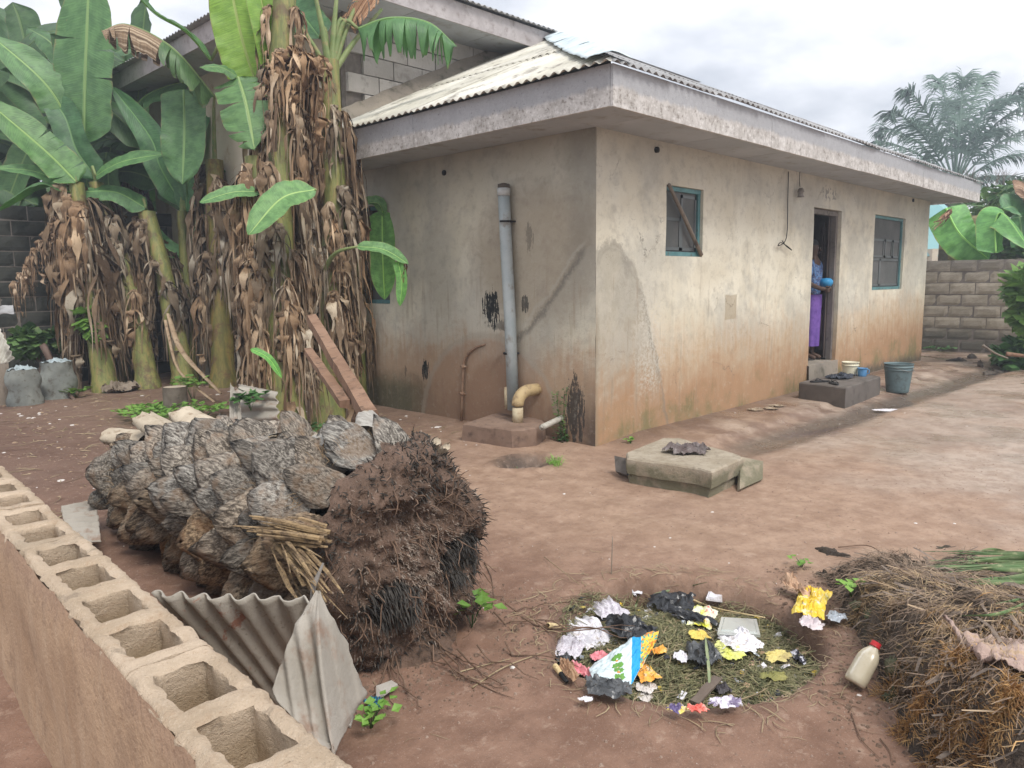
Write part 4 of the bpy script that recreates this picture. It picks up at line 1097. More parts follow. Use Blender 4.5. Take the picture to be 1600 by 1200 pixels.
# ================================================================== concrete slab with a rag
slabroot = empty('concrete_slab', (-.25, -1.05, 0), 'broken six-sided mossy concrete slab on the ground near the house corner', 'slab')
Zt = .19
top = [PZ(978, 712, Zt), PZ(1045, 685, Zt), PZ(1105, 690, Zt), PZ(1165, 716, Zt), PZ(1110, 742, Zt), PZ(978, 720, Zt)]
top = [PZ(u, v, Zt) for u, v in ((979, 707), (1036, 684), (1060, 684), (1142, 706), (1162, 714), (1112, 737), (1088, 731), (980, 715))]
def slabmesh(poly, z0, z1, parent, name, mat, inset=0.0, jit=.008):
    c = sum(poly, Vector()) / len(poly); b = MB(); ring = []
    for i, p_ in enumerate(poly):
        q = poly[(i + 1) % len(poly)]
        for k in range(6): ring.append(p_ + (q - p_) * k / 6)
    n = len(ring); vs = []; lv = [(z0, 1.0), (z0 + (z1 - z0) * .5, 1.01), (z1 - .012, 1.0), (z1, .975), (z1 + .003, .8), (z1, .4)]
    for z, s_ in lv:
        for r in ring:
            d_ = (r - c) * s_; d_.z = 0; v = Vector((c.x, c.y, z)) + d_ * (1 - inset); nn = fb(v.x * 9, v.y * 9, z * 9); v.x += jit * nn; v.y += jit * fb(v.y * 9, v.x * 9, z * 9 + 4); v.z += jit * .5 * nn; vs.append(v)
    vs.append(Vector((c.x, c.y, z1)))
    fs = [(i * n + j, i * n + (j + 1) % n, (i + 1) * n + (j + 1) % n, (i + 1) * n + j) for i in range(len(lv) - 1) for j in range(n)] + [((len(lv) - 1) * n + j, (len(lv) - 1) * n + (j + 1) % n, len(vs) - 1) for j in range(n)]
    b.add(vs, fs); return b.build(name, mat, parent, smooth='auto')
t = NT('mossy_concrete'); p = t.pos(); x, y, z = t.sep(p); n1 = t.noise(p, 5, 6, .65); n2 = t.noise(p, 24, 6, .7)
col = t.mix(n1.st(.36, .64), (.30, .25, .18), (.40, .345, .265)); col = t.mix(n2.st(.5, .66) * .6, col, (.20, .165, .12))
col = t.mix((z + (n2 - .5) * .1).st(.175, .12) * n1.st(.35, .55) * .85, col, (.12, .115, .065)); col = t.mix(n2.st(.66, .72), col, (.07, .06, .05))
t.set('Base Color', col); t.set('Roughness', .95); t.bump(n2 + t.noise(p, 90, 4) * .6, .7, .012); MSL = t.mat
slabmesh(top, .07, Zt, slabroot, 'slab_top', MSL)
slabmesh([p_ for p_ in top], -.03, .085, slabroot, 'slab_base', MSL, inset=.06, jit=.02)
chip('slab_fragment', [PZ(1154, 717, .15), PZ(1189, 724, .10), PZ(1188, 752, 0), PZ(1152, 768, 0)], MSL, 'mossy shard broken off the right side of the slab', 'concrete shard', .03)
chip('slab_fragment', [PZ(966, 718, .10), PZ(984, 722, .10), PZ(986, 748, .0), PZ(968, 742, .0)], cement_dk, 'dark block stub at the left edge of the slab', 'concrete shard', .06)

# soakaway cover, pipes
soak = empty('soakaway', (-.45, .6, 0), 'low reddish cement soakaway cover against the side wall below the tall pipe', 'soakaway cover')
msk = M('reddish_cement', (.19, .125, .09), (.26, .18, .135), (.10, .065, .05), 3, .9, .6, 40, coord='geo')
SZt = .17
sp = [PZ(u, v, SZt) for u, v in ((723, 662), (776, 645), (832, 643), (853, 660), (838, 669), (800, 672))]
slabmesh(sp, -.1, SZt, soak, 'cover', msk, 0, .012)
vent = empty('soil_pipe', (-.07, 1.05, .1), 'tall grey plastic vent pipe standing up the side wall with a perforated cap', 'pipe')
def P_(u, v, x=-.075): return PX(u, v, x)
b = MB(); pts = [P_(802, 640), P_(797, 500), P_(791, 390), P_(787, 300)]; b.tube(pts, .058, 20); b.build('pipe', pvc_grey, vent)
b = MB(); b.tube([P_(787, 306), P_(787, 294)], .064, 20); b.build('collar', M('pale_collar', (.55, .57, .56), bump=0, rough=.5), vent)
b = MB(); tp_ = P_(787, 294); b.lathe([(.058, 0), (.055, .02), (.04, .04), (.015, .048)], tp_, 16, cap=True)
for k in range(14): a = k / 14 * 2 * PI; b.box(tp_ + Vector((math.cos(a) * .054, math.sin(a) * .054, .018)), (.006, .006, .04), rz=a)
b.build('vent_cap', M('dirty_cap', (.12, .10, .08)), vent)
for (u, v) in ((790, 346), (796, 552)):
    b = MB(); b.tube([P_(u, v + 1.5), P_(u, v - 1.5)], .0615, 20); b.box(P_(u, v) + Vector((.04, 0, 0)), (.07, .128, .014)); b.build('pipe_strap', blackm, vent)
b = MB(); q = P_(798, 615, -.10); b.tube([q + Vector((0, .05, -.15)), q + Vector((0, .05, .06))], .03, 12); b.build('pipe', pvc_cream, vent)
elb = empty('waste_pipe', tuple(PX(810, 650, -.2)), 'stout cream waste pipe elbow coming out of the side wall into the soakaway', 'pipe')
q = PX(809, 650, -.24); q.z = .15; z1 = .33
b = MB(); b.tube([q, Vector((q.x, q.y, z1 - .02))], .052, 18); b.build('pipe', pvc_cream, elb)
b = MB(); pts = [Vector((q.x, q.y, z1 - .02))] + [Vector((q.x + .13 * (1 - math.cos(a)), q.y - .02 * (1 - math.cos(a)), z1 + .13 * math.sin(a))) for a in [i / 8 * PI / 2 for i in range(9)]] + [Vector((.03, q.y - .03, z1 + .13))]
b.tube(pts, [.058] * len(pts), 18); b.build('elbow', M('yellowed_elbow', (.50, .38, .20), (.42, .31, .17), (.25, .17, .1), 7, .6, .3, 40), elb)
b = MB(); b.tube([PX(846, 668, -.35), PX(880, 652, .02)], .027, 14, cap=False); b.tube([PX(846, 668, -.35), PX(880, 652, .02)], .022, 14)
b.build('waste_pipe', M('dirty_white_pipe', (.48, .46, .40), (.36, .33, .28), (.2, .17, .13), 9, .6, .3, 40), None, label='short dirty white pipe stub slanting out of the wall through the creeper', cat='pipe')
rp = empty('water_pipe', (-.03, 1.8, .2), 'thin rusty brown standpipe rising to a curve against the side wall', 'pipe')
b = MB(); pts = [PX(721, 660, -.04), PX(722, 620, -.04), PX(724, 572, -.035), PX(726, 560, -.03)] + [PX(u, v, -.012) for u, v in ((733, 550), (745, 542), (758, 538))]; b.tube(pts, [.016] * 4 + [.015, .013, .009], 9); b.build('pipe', rusty, rp)
for (u, v) in ((724, 573), (722, 615)):
    b = MB(); c = PX(u, v, -.04); b.tube([c + Vector((0, 0, -.018)), c + Vector((0, 0, .018))], .024, 9); b.tube([c + Vector((0, -.045, 0)), c + Vector((0, .045, 0))], .010, 7); b.build('pipe_joint', rusty, rp)

# ================================================================== step with things on it
st_root = empty('step', (4.2, -.55, 0), 'dark cement step block below the open doorway', 'step')
b = MB(); sc_ = [PZ(1249, 597, .235), PZ(1321, 606, .235), PZ(1376, 588, .235), PZ(1322, 580, .235)]
slabmesh(sc_, -.08, .235, st_root, 'step_block', cement_dk, 0, .006)
def bucket(name, c, r0, r1, h, mat, label, tilt=(0, 0), handle=None, lid=0, rings=(), cat='bucket', group=None):
    root = empty(name, c, label, cat, group); R = Matrix.Rotation(tilt[0], 3, 'X') @ Matrix.Rotation(tilt[1], 3, 'Y')
    prof = [(r0 * .2, 0), (r0 * .94, 0), (r0, .008)]
    for k in range(1, 9):
        z = h * k / 8; prof.append((r0 + (r1 - r0) * k / 8, z))
    for z in rings:
        rr = r0 + (r1 - r0) * z / h; prof += [(rr + .0, z - .009), (rr + .008, z - .006), (rr + .008, z + .006), (rr + .0, z + .009)]
    prof = prof[:3] + sorted(prof[3:], key=lambda q: q[1]); prof += [(r1 + .006, h), (r1 + .006, h + .008), (r1 - .004, h + .008), (r1 - .006, h - .01), (r0 - .006, .02), (0.001, .02)]
    b = MB(); b.lathe([(0.001, 0)] + prof, c, 32, mat=R); b.build('body', mat, root)
    if handle:
        b = MB(); hh = [R @ Vector((math.cos(a) * (r1 + .012), handle * math.sin(a) * (r1 + .012), h * .92 - .35 * r1 * math.sin(a) * abs(handle))) + Vector(c) for a in [i / 14 * PI for i in range(15)]]; b.tube(hh, .0028, 6); b.build('handle', M(name + '_handle', (.25, .24, .22), bump=0), root)
    return root
c = PZ(1328, 586, .235); bucket('paint_bucket', tuple(c), .088, .102, .165, M('cream_plastic', (.66, .62, .46), (.72, .68, .53), None, 4, .4, .05), 'cream plastic bucket standing on the step', rings=(.13,))
c = PZ(1347, 588, .235); mg = bucket('plastic_mug', tuple(c), .05, .058, .10, M('blue_plastic', (.10, .27, .50), bump=0, rough=.4), 'small blue plastic mug with a handle beside the cream bucket', cat='mug')
b = MB(); b.tube([c + AR * .055 + Vector((0, 0, .09)), c + AR * .085 + Vector((0, 0, .085)), c + AR * .088 + Vector((0, 0, .04)), c + AR * .055 + Vector((0, 0, .03))], .007, 6); b.build('handle', MATS['blue_plastic'], mg)
c = zg(1402, 612); bk = bucket('bucket', tuple(c), .135, .175, .37, M('grey_blue_plastic', (.115, .165, .175), (.15, .205, .21), (.07, .085, .085), 5, .5, .1), 'large grey-blue plastic bucket on the ground right of the step', rings=(.30, .335), handle=-1)
# slippers and black cloth
def flipflop(c, ang, label):
    root = empty('slipper', c, label, 'slipper', 'black slippers on the step'); R = Matrix.Rotation(ang, 3, 'Z')
    b = MB(); b.grid(lambda u, v: Vector(c) + R @ Vector(((u - .5) * .085 * (1 - .25 * abs(v - .72) * 1.5) * math.sqrt(max(.05, 1 - (2 * v - 1) ** 4)), (v - .5) * .25, .018)), 6, 14, thick=.016); b.build('sole', blackm, root)
    for s_ in (-1, 1):
        b = MB(); b.tube([Vector(c) + R @ Vector(q) for q in ((0, .06, .02), (s_ * .02, .03, .045), (s_ * .038, -.03, .02))], .006, 6, flat=.6); b.build('strap', blackm, root)
c = PZ(1281, 597, .238); flipflop(c, .9, 'black thong slipper at the left end of the step')
c = PZ(1303, 600, .238); flipflop(c, -.9, 'black thong slipper lying nearer the front edge of the step')


def cloth(name, c, w_, d_, h, mat, label, cat='cloth', seed=0, ang=0.0, n=34, base=None, group=None, fq=3.0, thick=.002, parent=None, color=None, tilt=None, ridge=1.0, uv=False, mif=None, round_=True):
    """rumpled piece of cloth, film or paper lying on something"""
    R = Matrix.Rotation(ang, 3, 'Z')
    if tilt: R = Matrix.Rotation(tilt[1], 3, 'X') @ Matrix.Rotation(tilt[0], 3, 'Y') @ R
    def fn(u, v):
        x, y = (u - .5), (v - .5)
        ox = .14 * fb(u * 2.2 + seed, v * 2.2, 1.5 + seed); oy = .14 * fb(u * 2.2 + seed, v * 2.2, 7.5 + seed)
        rr = abs(fb(u * fq + seed * 3, v * fq, seed)) ; r2 = abs(fb(u * fq * 2.3 + seed, v * fq * 2.3, seed + 5))
        q = 1 - abs(2 * rr - .6) if ridge > 1.5 else rr
        z = h * (.15 + ridge * q * 1.0 + .55 * r2) * (1 - .55 * (max(abs(x), abs(y)) * 2) ** 3)
        return Vector(c) + R @ Vector(((x + ox) * w_, (y + oy) * d_, max(.001, z)))
    keep = None
    if round_:
        def keep(u, v): return math.hypot(u - .5, v - .5) < .5 * (1 + .22 * fb(math.cos(math.atan2(v - .5, u - .5)) * 1.6 + seed, math.sin(math.atan2(v - .5, u - .5)) * 1.6, seed))
    b = MB(); b.grid(fn, n, n, thick=thick, keep=keep, uv=uv, mif=mif)
    return b.build(name, mat, parent, smooth='auto', label=label, cat=cat, group=group, color=color)


blk = M('black_film', (.012, .013, .015), (.03, .032, .036), None, 8, .28, .4, 60, bd=.004, spec=.6)
navy = M('dark_cloth', (.03, .035, .045), (.05, .055, .07), (.09, .10, .12), 14, .9, .5, 80)
rag = M('brown_rag', (.11, .085, .08), (.19, .16, .155), (.30, .27, .26), 7, .95, .6, 90)
cloth('dark_rag', PZ(1312, 590, .238), .50, .26, .07, navy, 'crumpled black cloth heaped on the step in front of the bucket', seed=2, ang=-.1)
cloth('rag', PZ(1075, 706, Zt + .004), .34, .24, .08, rag, 'crumpled dirty brown rag lying on the concrete slab', seed=5, ang=-.8)

# ================================================================== banana plants
def leaf_mat(name, c1, c2, rib, trans=.22, rough=.45, pale=None):
    t = NT(name); p = t.pos('obj'); q = t.pos('uv'); u, v, _ = t.sep(q); r = t.rnd()
    d = (u - .5).abs() * 2.0
    n1 = t.noise(t.comb(u * 2.0 + r * 50.0, v * 5.0, r * 9.0), 2.2, 5, .6); col = t.mix(n1.st(.35, .65), c1, c2)
    vein = ((v * 70.0 + d * 5.0) * 6.283).sin(); vn = t.noise(t.comb(v * 60.0 + d * 3.0, r * 20.0, d * .6), 3, 3, .6)
    col = t.mix(vn.st(.50, .70) * .30, col, tuple(min(1, c * 1.7) for c in c2))
    col = t.mix(vn.st(.45, .30) * .35, col, tuple(c * .55 for c in c1))
    col = t.mix(d.st(.075, .03), col, rib)
    edge = (d + (n1 - .5) * .3).st(.95, 1.02); col = t.mix(edge * .7, col, (.25, .18, .08))
    spot = t.noise(t.comb(u * 12.0 + r * 50.0, v * 40.0, r), 1.5, 3, .6).st(.68, .74); col = t.mix(spot * .6, col, (.22, .17, .07))
    col = t.mix(1.0, col, t.ocol(), 'MULTIPLY')
    t.set('Base Color', col); t.set('Roughness', rough); t.set('Specular IOR Level', .5)
    t.bump(vein * .25 + vn + d.st(.09, .03) * 1.5, .45, .006)
    tr = t.nt.nodes.new('ShaderNodeBsdfTranslucent')
    tc = t.mix(1.0, col, (1.3, 1.6, .5), 'MULTIPLY'); t.nt.links.new(tc.k, tr.inputs[0])
    mx = t.nt.nodes.new('ShaderNodeMixShader'); mx.inputs[0].default_value = trans
    t.nt.links.new(t.b.outputs[0], mx.inputs[1]); t.nt.links.new(tr.outputs[0], mx.inputs[2]); t.nt.links.new(mx.outputs[0], t.out.inputs[0])
    return t.mat


LG = leaf_mat('banana_leaf', (.070, .150, .052), (.125, .235, .085), (.27, .38, .14))
LY = leaf_mat('young_banana_leaf', (.20, .36, .06), (.28, .45, .09), (.42, .50, .18), .4)
petm = M('leaf_stalk', (.16, .22, .08), (.24, .29, .12), (.30, .24, .12), 6, .6, .2, 30)


def dead_mat():
    t = NT('dry_banana_leaf'); p = t.pos('obj'); q = t.pos('uv'); u, v, _ = t.sep(q); r = t.rnd(); x, y, z = t.sep(p)
    base = t.comb(u * 1.0 + r * 40.0, v * .04, r * 7.0)                      # u carries a number per strip
    n1 = t.noise(base, 31, 2, .5); n2 = t.noise(t.comb(x * 40.0 + r * 11.0, y * 40.0, z * 2.5), 1.2, 5, .7)
    col = t.mix(n1.st(.34, .5), (.115, .075, .047), (.27, .19, .12)); col = t.mix(n1.st(.53, .66), col, (.53, .43, .31))
    col = t.mix(n2.st(.46, .30) * .6, col, (.07, .045, .03)); col = t.mix(n2.st(.56, .70) * .35, col, (.58, .47, .35))
    col = t.mix(1.0, col, t.ocol(), 'MULTIPLY')
    t.set('Base Color', col); t.set('Roughness', .85); t.set('Specular IOR Level', .2); t.bump(n2, .7, .01)
    return t.mat


MD = dead_mat()
t = NT('banana_stem'); p = t.pos('obj'); x, y, z = t.sep(p); r = t.rnd()
n1 = t.noise(t.comb(x * 9.0 + r * 20.0, y * 9.0, z * .9), 1.6, 5, .65); n2 = t.noise(t.comb(x + r * 9.0, y, z), 5, 5, .7); n3 = t.noise(t.comb(x * 40.0, y * 40.0, z * 2.0), 2, 4, .7)
col = t.mix(n1.st(.36, .6), (.13, .155, .045), (.25, .25, .075)); col = t.mix(n1.st(.52, .7) * .8, col, (.33, .22, .09))
col = t.mix(n2.st(.50, .66) * .8, col, (.13, .075, .045)); col = t.mix(n2.st(.70, .78), col, (.035, .026, .022)); col = t.mix(n3.st(.45, .3) * .5, col, (.07, .05, .03))
col = t.mix(1.0, col, t.ocol(), 'MULTIPLY')
t.set('Base Color', col); t.set('Roughness', .6); t.bump(n3 + n1 * .5, .6, .01); MST = t.mat


def bez(pts, k):
    """smooth curve through the points (Catmull-Rom), k samples"""
    P = [Vector(p_) for p_ in pts]; P = [P[0] * 2 - P[1]] + P + [P[-1] * 2 - P[-2]]; n = len(P) - 3; out = []
    for i in range(k + 1):
        t_ = i / k * n; j = min(int(t_), n - 1); f_ = t_ - j; a, b_, c, d = P[j:j + 4]
        out.append(.5 * ((2 * b_) + (c - a) * f_ + (2 * a - 5 * b_ + 4 * c - d) * f_ ** 2 + (3 * b_ - a - 3 * c + d) * f_ ** 3))
    return out


def blade(mb, path, W_, N, fold=.25, tears=0, hang=0.0, seed=0, roll=0.0, taper=.12, nv=44, na=5, gap=.12, curl=.0, mats=(0, 0), brown_to=0):
    """banana blade along a midrib: two halves, optionally torn into straps that hang"""
    rs = random.Random(seed); C_ = bez(path, nv); N = Vector(N).normalized(); down = Vector((0, 0, -1))
    tears_at = {s_: sorted(rs.uniform(.06, .97) for _ in range(tears)) for s_ in (-1, 1)}
    def frame(i):
        T = (C_[min(i + 1, nv)] - C_[max(i - 1, 0)]).normalized(); sd_ = T.cross(N).normalized(); n_ = sd_.cross(T).normalized()
        if roll: m = Matrix.Rotation(roll, 3, T); sd_, n_ = m @ sd_, m @ n_
        return T, sd_, n_
    fr_s = [frame(i) for i in range(nv + 1)]
    def wprof(k): return W_ * min(1, (k / taper + .05) ** .6 if k < taper else 1) * (1 - max(0, (k - .62) / .38) ** 2.2) ** .75 if k < .999 else .004
    for s_ in (-1, 1):
        cuts = [0] + tears_at[s_] + [1]
        for ci in range(len(cuts) - 1):
            a, b_ = cuts[ci], cuts[ci + 1]
            if b_ - a < .012: continue
            n_seg = max(2, int((b_ - a) * nv)); hg = hang * rs.uniform(.5, 1.3) if tears else hang; mid = (a + b_) / 2; tw = rs.uniform(-.35, .35) if tears else 0
            vs, uvs = [], []
            for i in range(n_seg + 1):
                k = a + (b_ - a) * i / n_seg; f_ = k * nv; i0 = min(int(f_), nv - 1); g_ = f_ - i0
                c = C_[i0] * (1 - g_) + C_[i0 + 1] * g_; T, sd_, n_ = fr_s[int(round(f_))]
                for j in range(na + 1):
                    d = j / na; kk = k + (mid - k) * gap * d ** 1.2 if tears else k
                    f2 = max(0, min(1, kk)) * nv; i2 = min(int(f2), nv - 1); g2 = f2 - i2; c2 = C_[i2] * (1 - g2) + C_[i2 + 1] * g2
                    base = c * (1 - d) + c2 * d; w_ = wprof(k) * d
                    ang = fold + curl * d
                    hz = min(1, hg * (.35 + .65 * d)); dirv = (sd_ * s_ * math.cos(ang) + n_ * math.sin(ang)); dirv = (dirv * (1 - hz) + down * hz)
                    dirv = dirv.normalized() if dirv.length > .01 else down
                    P = base + dirv * w_ + n_ * (.035 * W_ * 4 * fb(k * 7, d * 1.5 + s_, seed) * d) + T * (tw * .04 * d * d)
                    vs.append(P); uvs.append((.5 + .5 * s_ * d, k))
            o = len(mb.v)
            m_ = na + 1; fs = []
            for i in range(n_seg):
                for j in range(na):
                    q = (i * m_ + j, (i + 1) * m_ + j, (i + 1) * m_ + j + 1, i * m_ + j + 1); fs.append(q if s_ > 0 else q[::-1])
            mb.add(vs, fs, 1 if (brown_to and mid > 1 - brown_to) else mats[0])
            for i, q in enumerate(uvs): mb.uv[o + i] = q
    rad = [max(.003, W_ * .055 * (1 - .85 * i / nv)) for i in range(nv + 1)]
    o = len(mb.v); mb.tube([c - f3[2] * .004 for c, f3 in zip(C_, fr_s)], rad, 6, mats[1])
    for i in range(len(mb.v) - o): mb.uv[o + i] = (.5, .5)


plants = []
def banana(base, top, r0, r1, label, tint=(1, 1, 1), bend=0.0, group='banana plants of the clump', ztop=None):
    B_ = PZ(*base) if len(base) == 2 else Vector(base); B_.z = gz_(B_.x, B_.y) - .03
    d0 = (B_ - CAM).dot(_f); T_ = PD(top[0], top[1], d0 + (top[2] if len(top) > 2 else 0))
    root = empty('banana_plant', tuple(B_), label, 'banana plant', group)
    pts = bez([B_, B_ * .5 + T_ * .5 + AR * bend, T_], 24); b = MB(); rad = []
    for i, c in enumerate(pts): k = i / 24; rad.append((r0 * (1 - k) + r1 * k) * (1.18 if i < 2 else 1) * (1 + .06 * noise.noise(Vector((k * 6, r0 * 50, 0)))))
    n = 18; vs = []
    for i, c in enumerate(pts):
        for q in range(n):
            an = q / n * 2 * PI + i * .02; rr = rad[i] * (1 + .10 * fb(math.cos(an) * 1.6 + r0 * 90, math.sin(an) * 1.6, i * .12) + .05 * (((q + int(i / 6)) % 5) == 0)); vs.append(c + Vector((math.cos(an) * rr, math.sin(an) * rr, 0)))
    b.add(vs, [(i * n + q, i * n + (q + 1) % n, (i + 1) * n + (q + 1) % n, (i + 1) * n + q) for i in range(24) for q in range(n)])
    b.build('stem', MST, root, color=tint); P_l = dict(root=root, pts=pts, rad=rad, top=T_, d=d0); plants.append(P_l); return P_l


def gleaf(pl, path, Wpx, N=None, mat=None, tint=(1, 1, 1), petiole=True, **k):
    """green leaf; path = [(u, v, depth offset from the plant)], Wpx = half width in photo pixels at that depth"""
    W_ = Wpx / FPX * (pl['d'] + path[len(path) // 2][2]); pts = [PD(u, v, pl['d'] + dz) for (u, v, dz) in path]
    if N is None: N = -_f * .8 + Vector((0, 0, .6))
    b = MB(); blade(b, pts, W_, N, **k)
    if petiole:
        o = len(b.v); a = pl['top']; m_ = (a + pts[0]) / 2 + Vector((0, 0, .03)) + (a - pl['pts'][-4]) * .4; b.tube(bez([a - (pl['top'] - pl['pts'][-3]) * .5, m_, pts[0]], 8), [.035, .033, .03, .027, .024, .022, .02, .018, .016], 8, 2)
        for i in range(len(b.v) - o): b.uv[o + i] = (.5, .5)
    return b.build('leaf', [mat or LG, MD, petm], pl['root'], color=tint)


def deadleaf(seed):
    """withered leaf: bent rib with long ragged ribbons hanging from it; hangs along -Z from the origin"""
    rs = random.Random(seed * 13 + 5); b = MB(); L = rs.uniform(1.0, 1.6)
    rib = [Vector((0, 0, 0)), Vector((.07, 0, .02)), Vector((.12, 0, -.08)), Vector((.11 + rs.uniform(-.02, .02), rs.uniform(-.03, .03), -.45 * L)), Vector((.08, rs.uniform(-.05, .05), -L))]
    C_ = bez(rib, 16); b.tube(C_, [.014 - .0006 * i for i in range(17)], 5, flat=.5)
    for i in range(len(b.v)): b.uv[i] = (rs.random() * 0 + .1, .5)
    for s_ in range(rs.randint(22, 32)):
        k = rs.uniform(.04, .95); P = C_[int(k * 16)] + Vector((0, rs.uniform(-.02, .02), 0)); l = rs.uniform(.22, 1.0) * (1.15 - k * .5); w_ = rs.uniform(.006, .036) * rs.uniform(.6, 1); an = rs.uniform(-1.6, 1.6); lim_ = rs.random() < .55
        w_ = w_ * .6 if lim_ else rs.uniform(.014, .055); l = l * 1.25 if lim_ else l * .8
        d = Vector((math.cos(an), math.sin(an), 0)); tw = rs.uniform(-2.5, 2.5); m = rs.randint(7, 11); vs = []; ph = rs.uniform(0, 6); un = rs.random(); out = rs.uniform(.02, .14); kink = rs.uniform(0, .05)
        for i in range(m + 1):
            f_ = i / m; kink = kink * (.992 if not lim_ else .8); c = P + d * out * math.sin(min(1, f_ * 2.2) * PI / 2) + Vector((0, 0, .02 * math.sin(f_ * 6)) ) + Vector((0, 0, -l * f_)) + Vector((math.sin(ph + f_ * 9), math.cos(ph * 2 + f_ * 8), 0)) * kink * f_
            a = an + PI / 2 + tw * f_ * .6; sd_ = Vector((math.cos(a), math.sin(a), rs.uniform(-.35, .35))); ww = w_ * (1 - .85 * f_ ** 2.2) * (1 + .4 * math.sin(ph + f_ * 13)); fo = d * ww * (.6 if lim_ else 1.1)
            vs += [c - sd_ * ww, c + fo * math.sin(ph + i * 1.3), c + sd_ * ww]
        o = b.add(vs, [f3 for i in range(m) for f3 in ((i * 3, i * 3 + 1, i * 3 + 4, i * 3 + 3), (i * 3 + 1, i * 3 + 2, i * 3 + 5, i * 3 + 4))])
        for i in range(len(vs)): b.uv[o + i] = (un, i / len(vs))
    me = bpy.data.meshes.new('dead_leaf'); me.from_pydata([tuple(v) for v in b.v], [], b.f); me.materials.append(MD); uvl = me.uv_layers.new(name='UVMap')
    for l_ in me.loops: uvl.data[l_.index].uv = b.uv.get(l_.vertex_index, (0, 0))
    me.polygons.foreach_set('use_smooth', [True] * len(me.polygons)); me.update(); return me


DLM = [deadleaf(i) for i in range(12)]
def dress(pl, n, lo=.25, hi=.98, seed=0, amin=0, amax=2 * PI, sc=(.8, 1.15), tint=1.0):
    rs = random.Random(seed)
    for i in range(n):
        k = lo + (hi - lo) * (i + rs.random()) / n; f_ = k * 24; j = int(min(23, f_)); P = pl['pts'][j] * (1 - (f_ - j)) + pl['pts'][j + 1] * (f_ - j); an = rs.uniform(amin, amax)
        P = P + Vector((math.cos(an), math.sin(an), 0)) * pl['rad'][j] * .9; s_ = rs.uniform(*sc)
        s_ = min(s_, max(.25, (P.z - .02) / 1.75 * 1.25)); c = rs.uniform(.65, 1.25) * tint; w_ = rs.uniform(.9, 1.1)
        inst(rs.choice(DLM), 'dead_leaf', pl['root'], P, (rs.uniform(-.08, .08), rs.uniform(-.1, .05), an), (s_, s_ * rs.uniform(.9, 1.25), s_), color=(c * w_, c, c / w_))


# near clump, right of the gap
N1 = banana((452, 690), (446, -50), .155, .105, 'tall banana stem with a dry sheath at its neck, left of the fan-topped stem', bend=-.08)
N2 = banana((512, 668), (516, 95), .15, .095, 'right-hand tall banana stem of the near clump with a fan of green stalks', bend=.06)
N3 = banana((415, 690), (398, 245), .13, .09, 'shorter banana stem wrapped in dry leaves at the left of the near clump', bend=.03)
N4 = banana((560, 640), (548, 215), .10, .07, 'thin banana stem hidden in dry leaves nearest the side window', bend=.02)
# farther clump
F1 = banana((232, 606), (150, 285), .15, .10, 'green-yellow banana stem leaning left in the far clump', bend=.10)
F2 = banana((290, 604), (228, 330), .16, .12, 'thick dark banana stem leaning left behind the slender upright one', bend=.06)
F3 = banana((300, 600), (284, 330), .09, .065, 'slender upright pale green banana stem in the middle of the far clump')
F4 = banana((350, 606), (335, 250), .17, .12, 'stout brown banana stem between the slender green one and the near clump', tint=(.85, .7, .6))
F5 = banana((388, 600), (380, 260), .13, .10, 'dry-leaved banana stem just behind the near clump', tint=(.8, .7, .6))
F6 = banana((165, 612), (118, 285), .15, .11, 'leftmost big banana stem, hidden under hanging dry leaves')
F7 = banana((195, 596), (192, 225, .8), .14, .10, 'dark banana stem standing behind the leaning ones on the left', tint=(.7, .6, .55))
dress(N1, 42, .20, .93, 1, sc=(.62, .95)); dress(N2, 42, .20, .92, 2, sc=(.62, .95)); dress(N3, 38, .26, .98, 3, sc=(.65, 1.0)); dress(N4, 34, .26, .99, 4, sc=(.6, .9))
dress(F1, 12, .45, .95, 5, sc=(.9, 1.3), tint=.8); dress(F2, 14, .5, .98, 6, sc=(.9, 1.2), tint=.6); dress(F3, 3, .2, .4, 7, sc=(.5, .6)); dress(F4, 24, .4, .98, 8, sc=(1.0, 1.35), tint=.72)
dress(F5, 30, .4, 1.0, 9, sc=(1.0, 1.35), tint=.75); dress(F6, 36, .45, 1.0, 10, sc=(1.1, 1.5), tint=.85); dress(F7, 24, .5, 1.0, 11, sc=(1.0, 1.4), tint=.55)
# curled sheath at the neck of the left tall stem
for (u, v, s_, an) in ((452, 75, .9, -1.6), (436, 85, .8, -2.5), (470, 85, 1.0, -.9), (456, 90, .8, -1.3), (497, 90, .7, -1.5)):
    P = PD(u, v, N1['d'] - .15); inst(random.choice(DLM), 'dead_leaf', N1['root'], P, (0, .1, an), (s_, s_ * 1.3, s_ * .7), color=(1.1, 1.0, .9))
blue = (.72, 1.0, 1.05); dk = (.55, .75, .8)
# --- leaves read off the photograph, plant by plant
g = gleaf
g(N1, [(400, 130, .2), (378, 60, .1), (352, -60, 0)], 40, mat=LY, seed=1, fold=.15)
g(N1, [(436, 120, .1), (418, 40, 0), (398, -40, 0)], 26, mat=LY, seed=2, fold=.5)
g(N1, [(330, 95, .8), (290, 50, .6), (240, 20, .4), (195, -30, .2)], 20, seed=3, fold=.2, tint=(.9, 1, 1.0), N=Vector((0, 0, 1)) - _f * .5)
g(N1, [(372, 120, 0), (385, 165, -.1), (398, 235, -.15)], 42, seed=4, fold=-.1, tint=(1.1, 1.15, 1.15), tears=4, gap=.3, petiole=False)
g(N1, [(370, 118, 0), (345, 105, -.1), (312, 105, -.2)], 13, seed=5, fold=-.2, tint=(1, 1.1, 1.1), petiole=False)
g(N2, [(560, 45, 0), (610, 28, -.1), (670, 35, -.1), (714, 72, -.1)], 58, seed=6, tears=15, hang=.95, gap=.75, fold=-.2, tint=(.8, 1.0, .95), N=Vector((0, 0, 1)), brown_to=0)
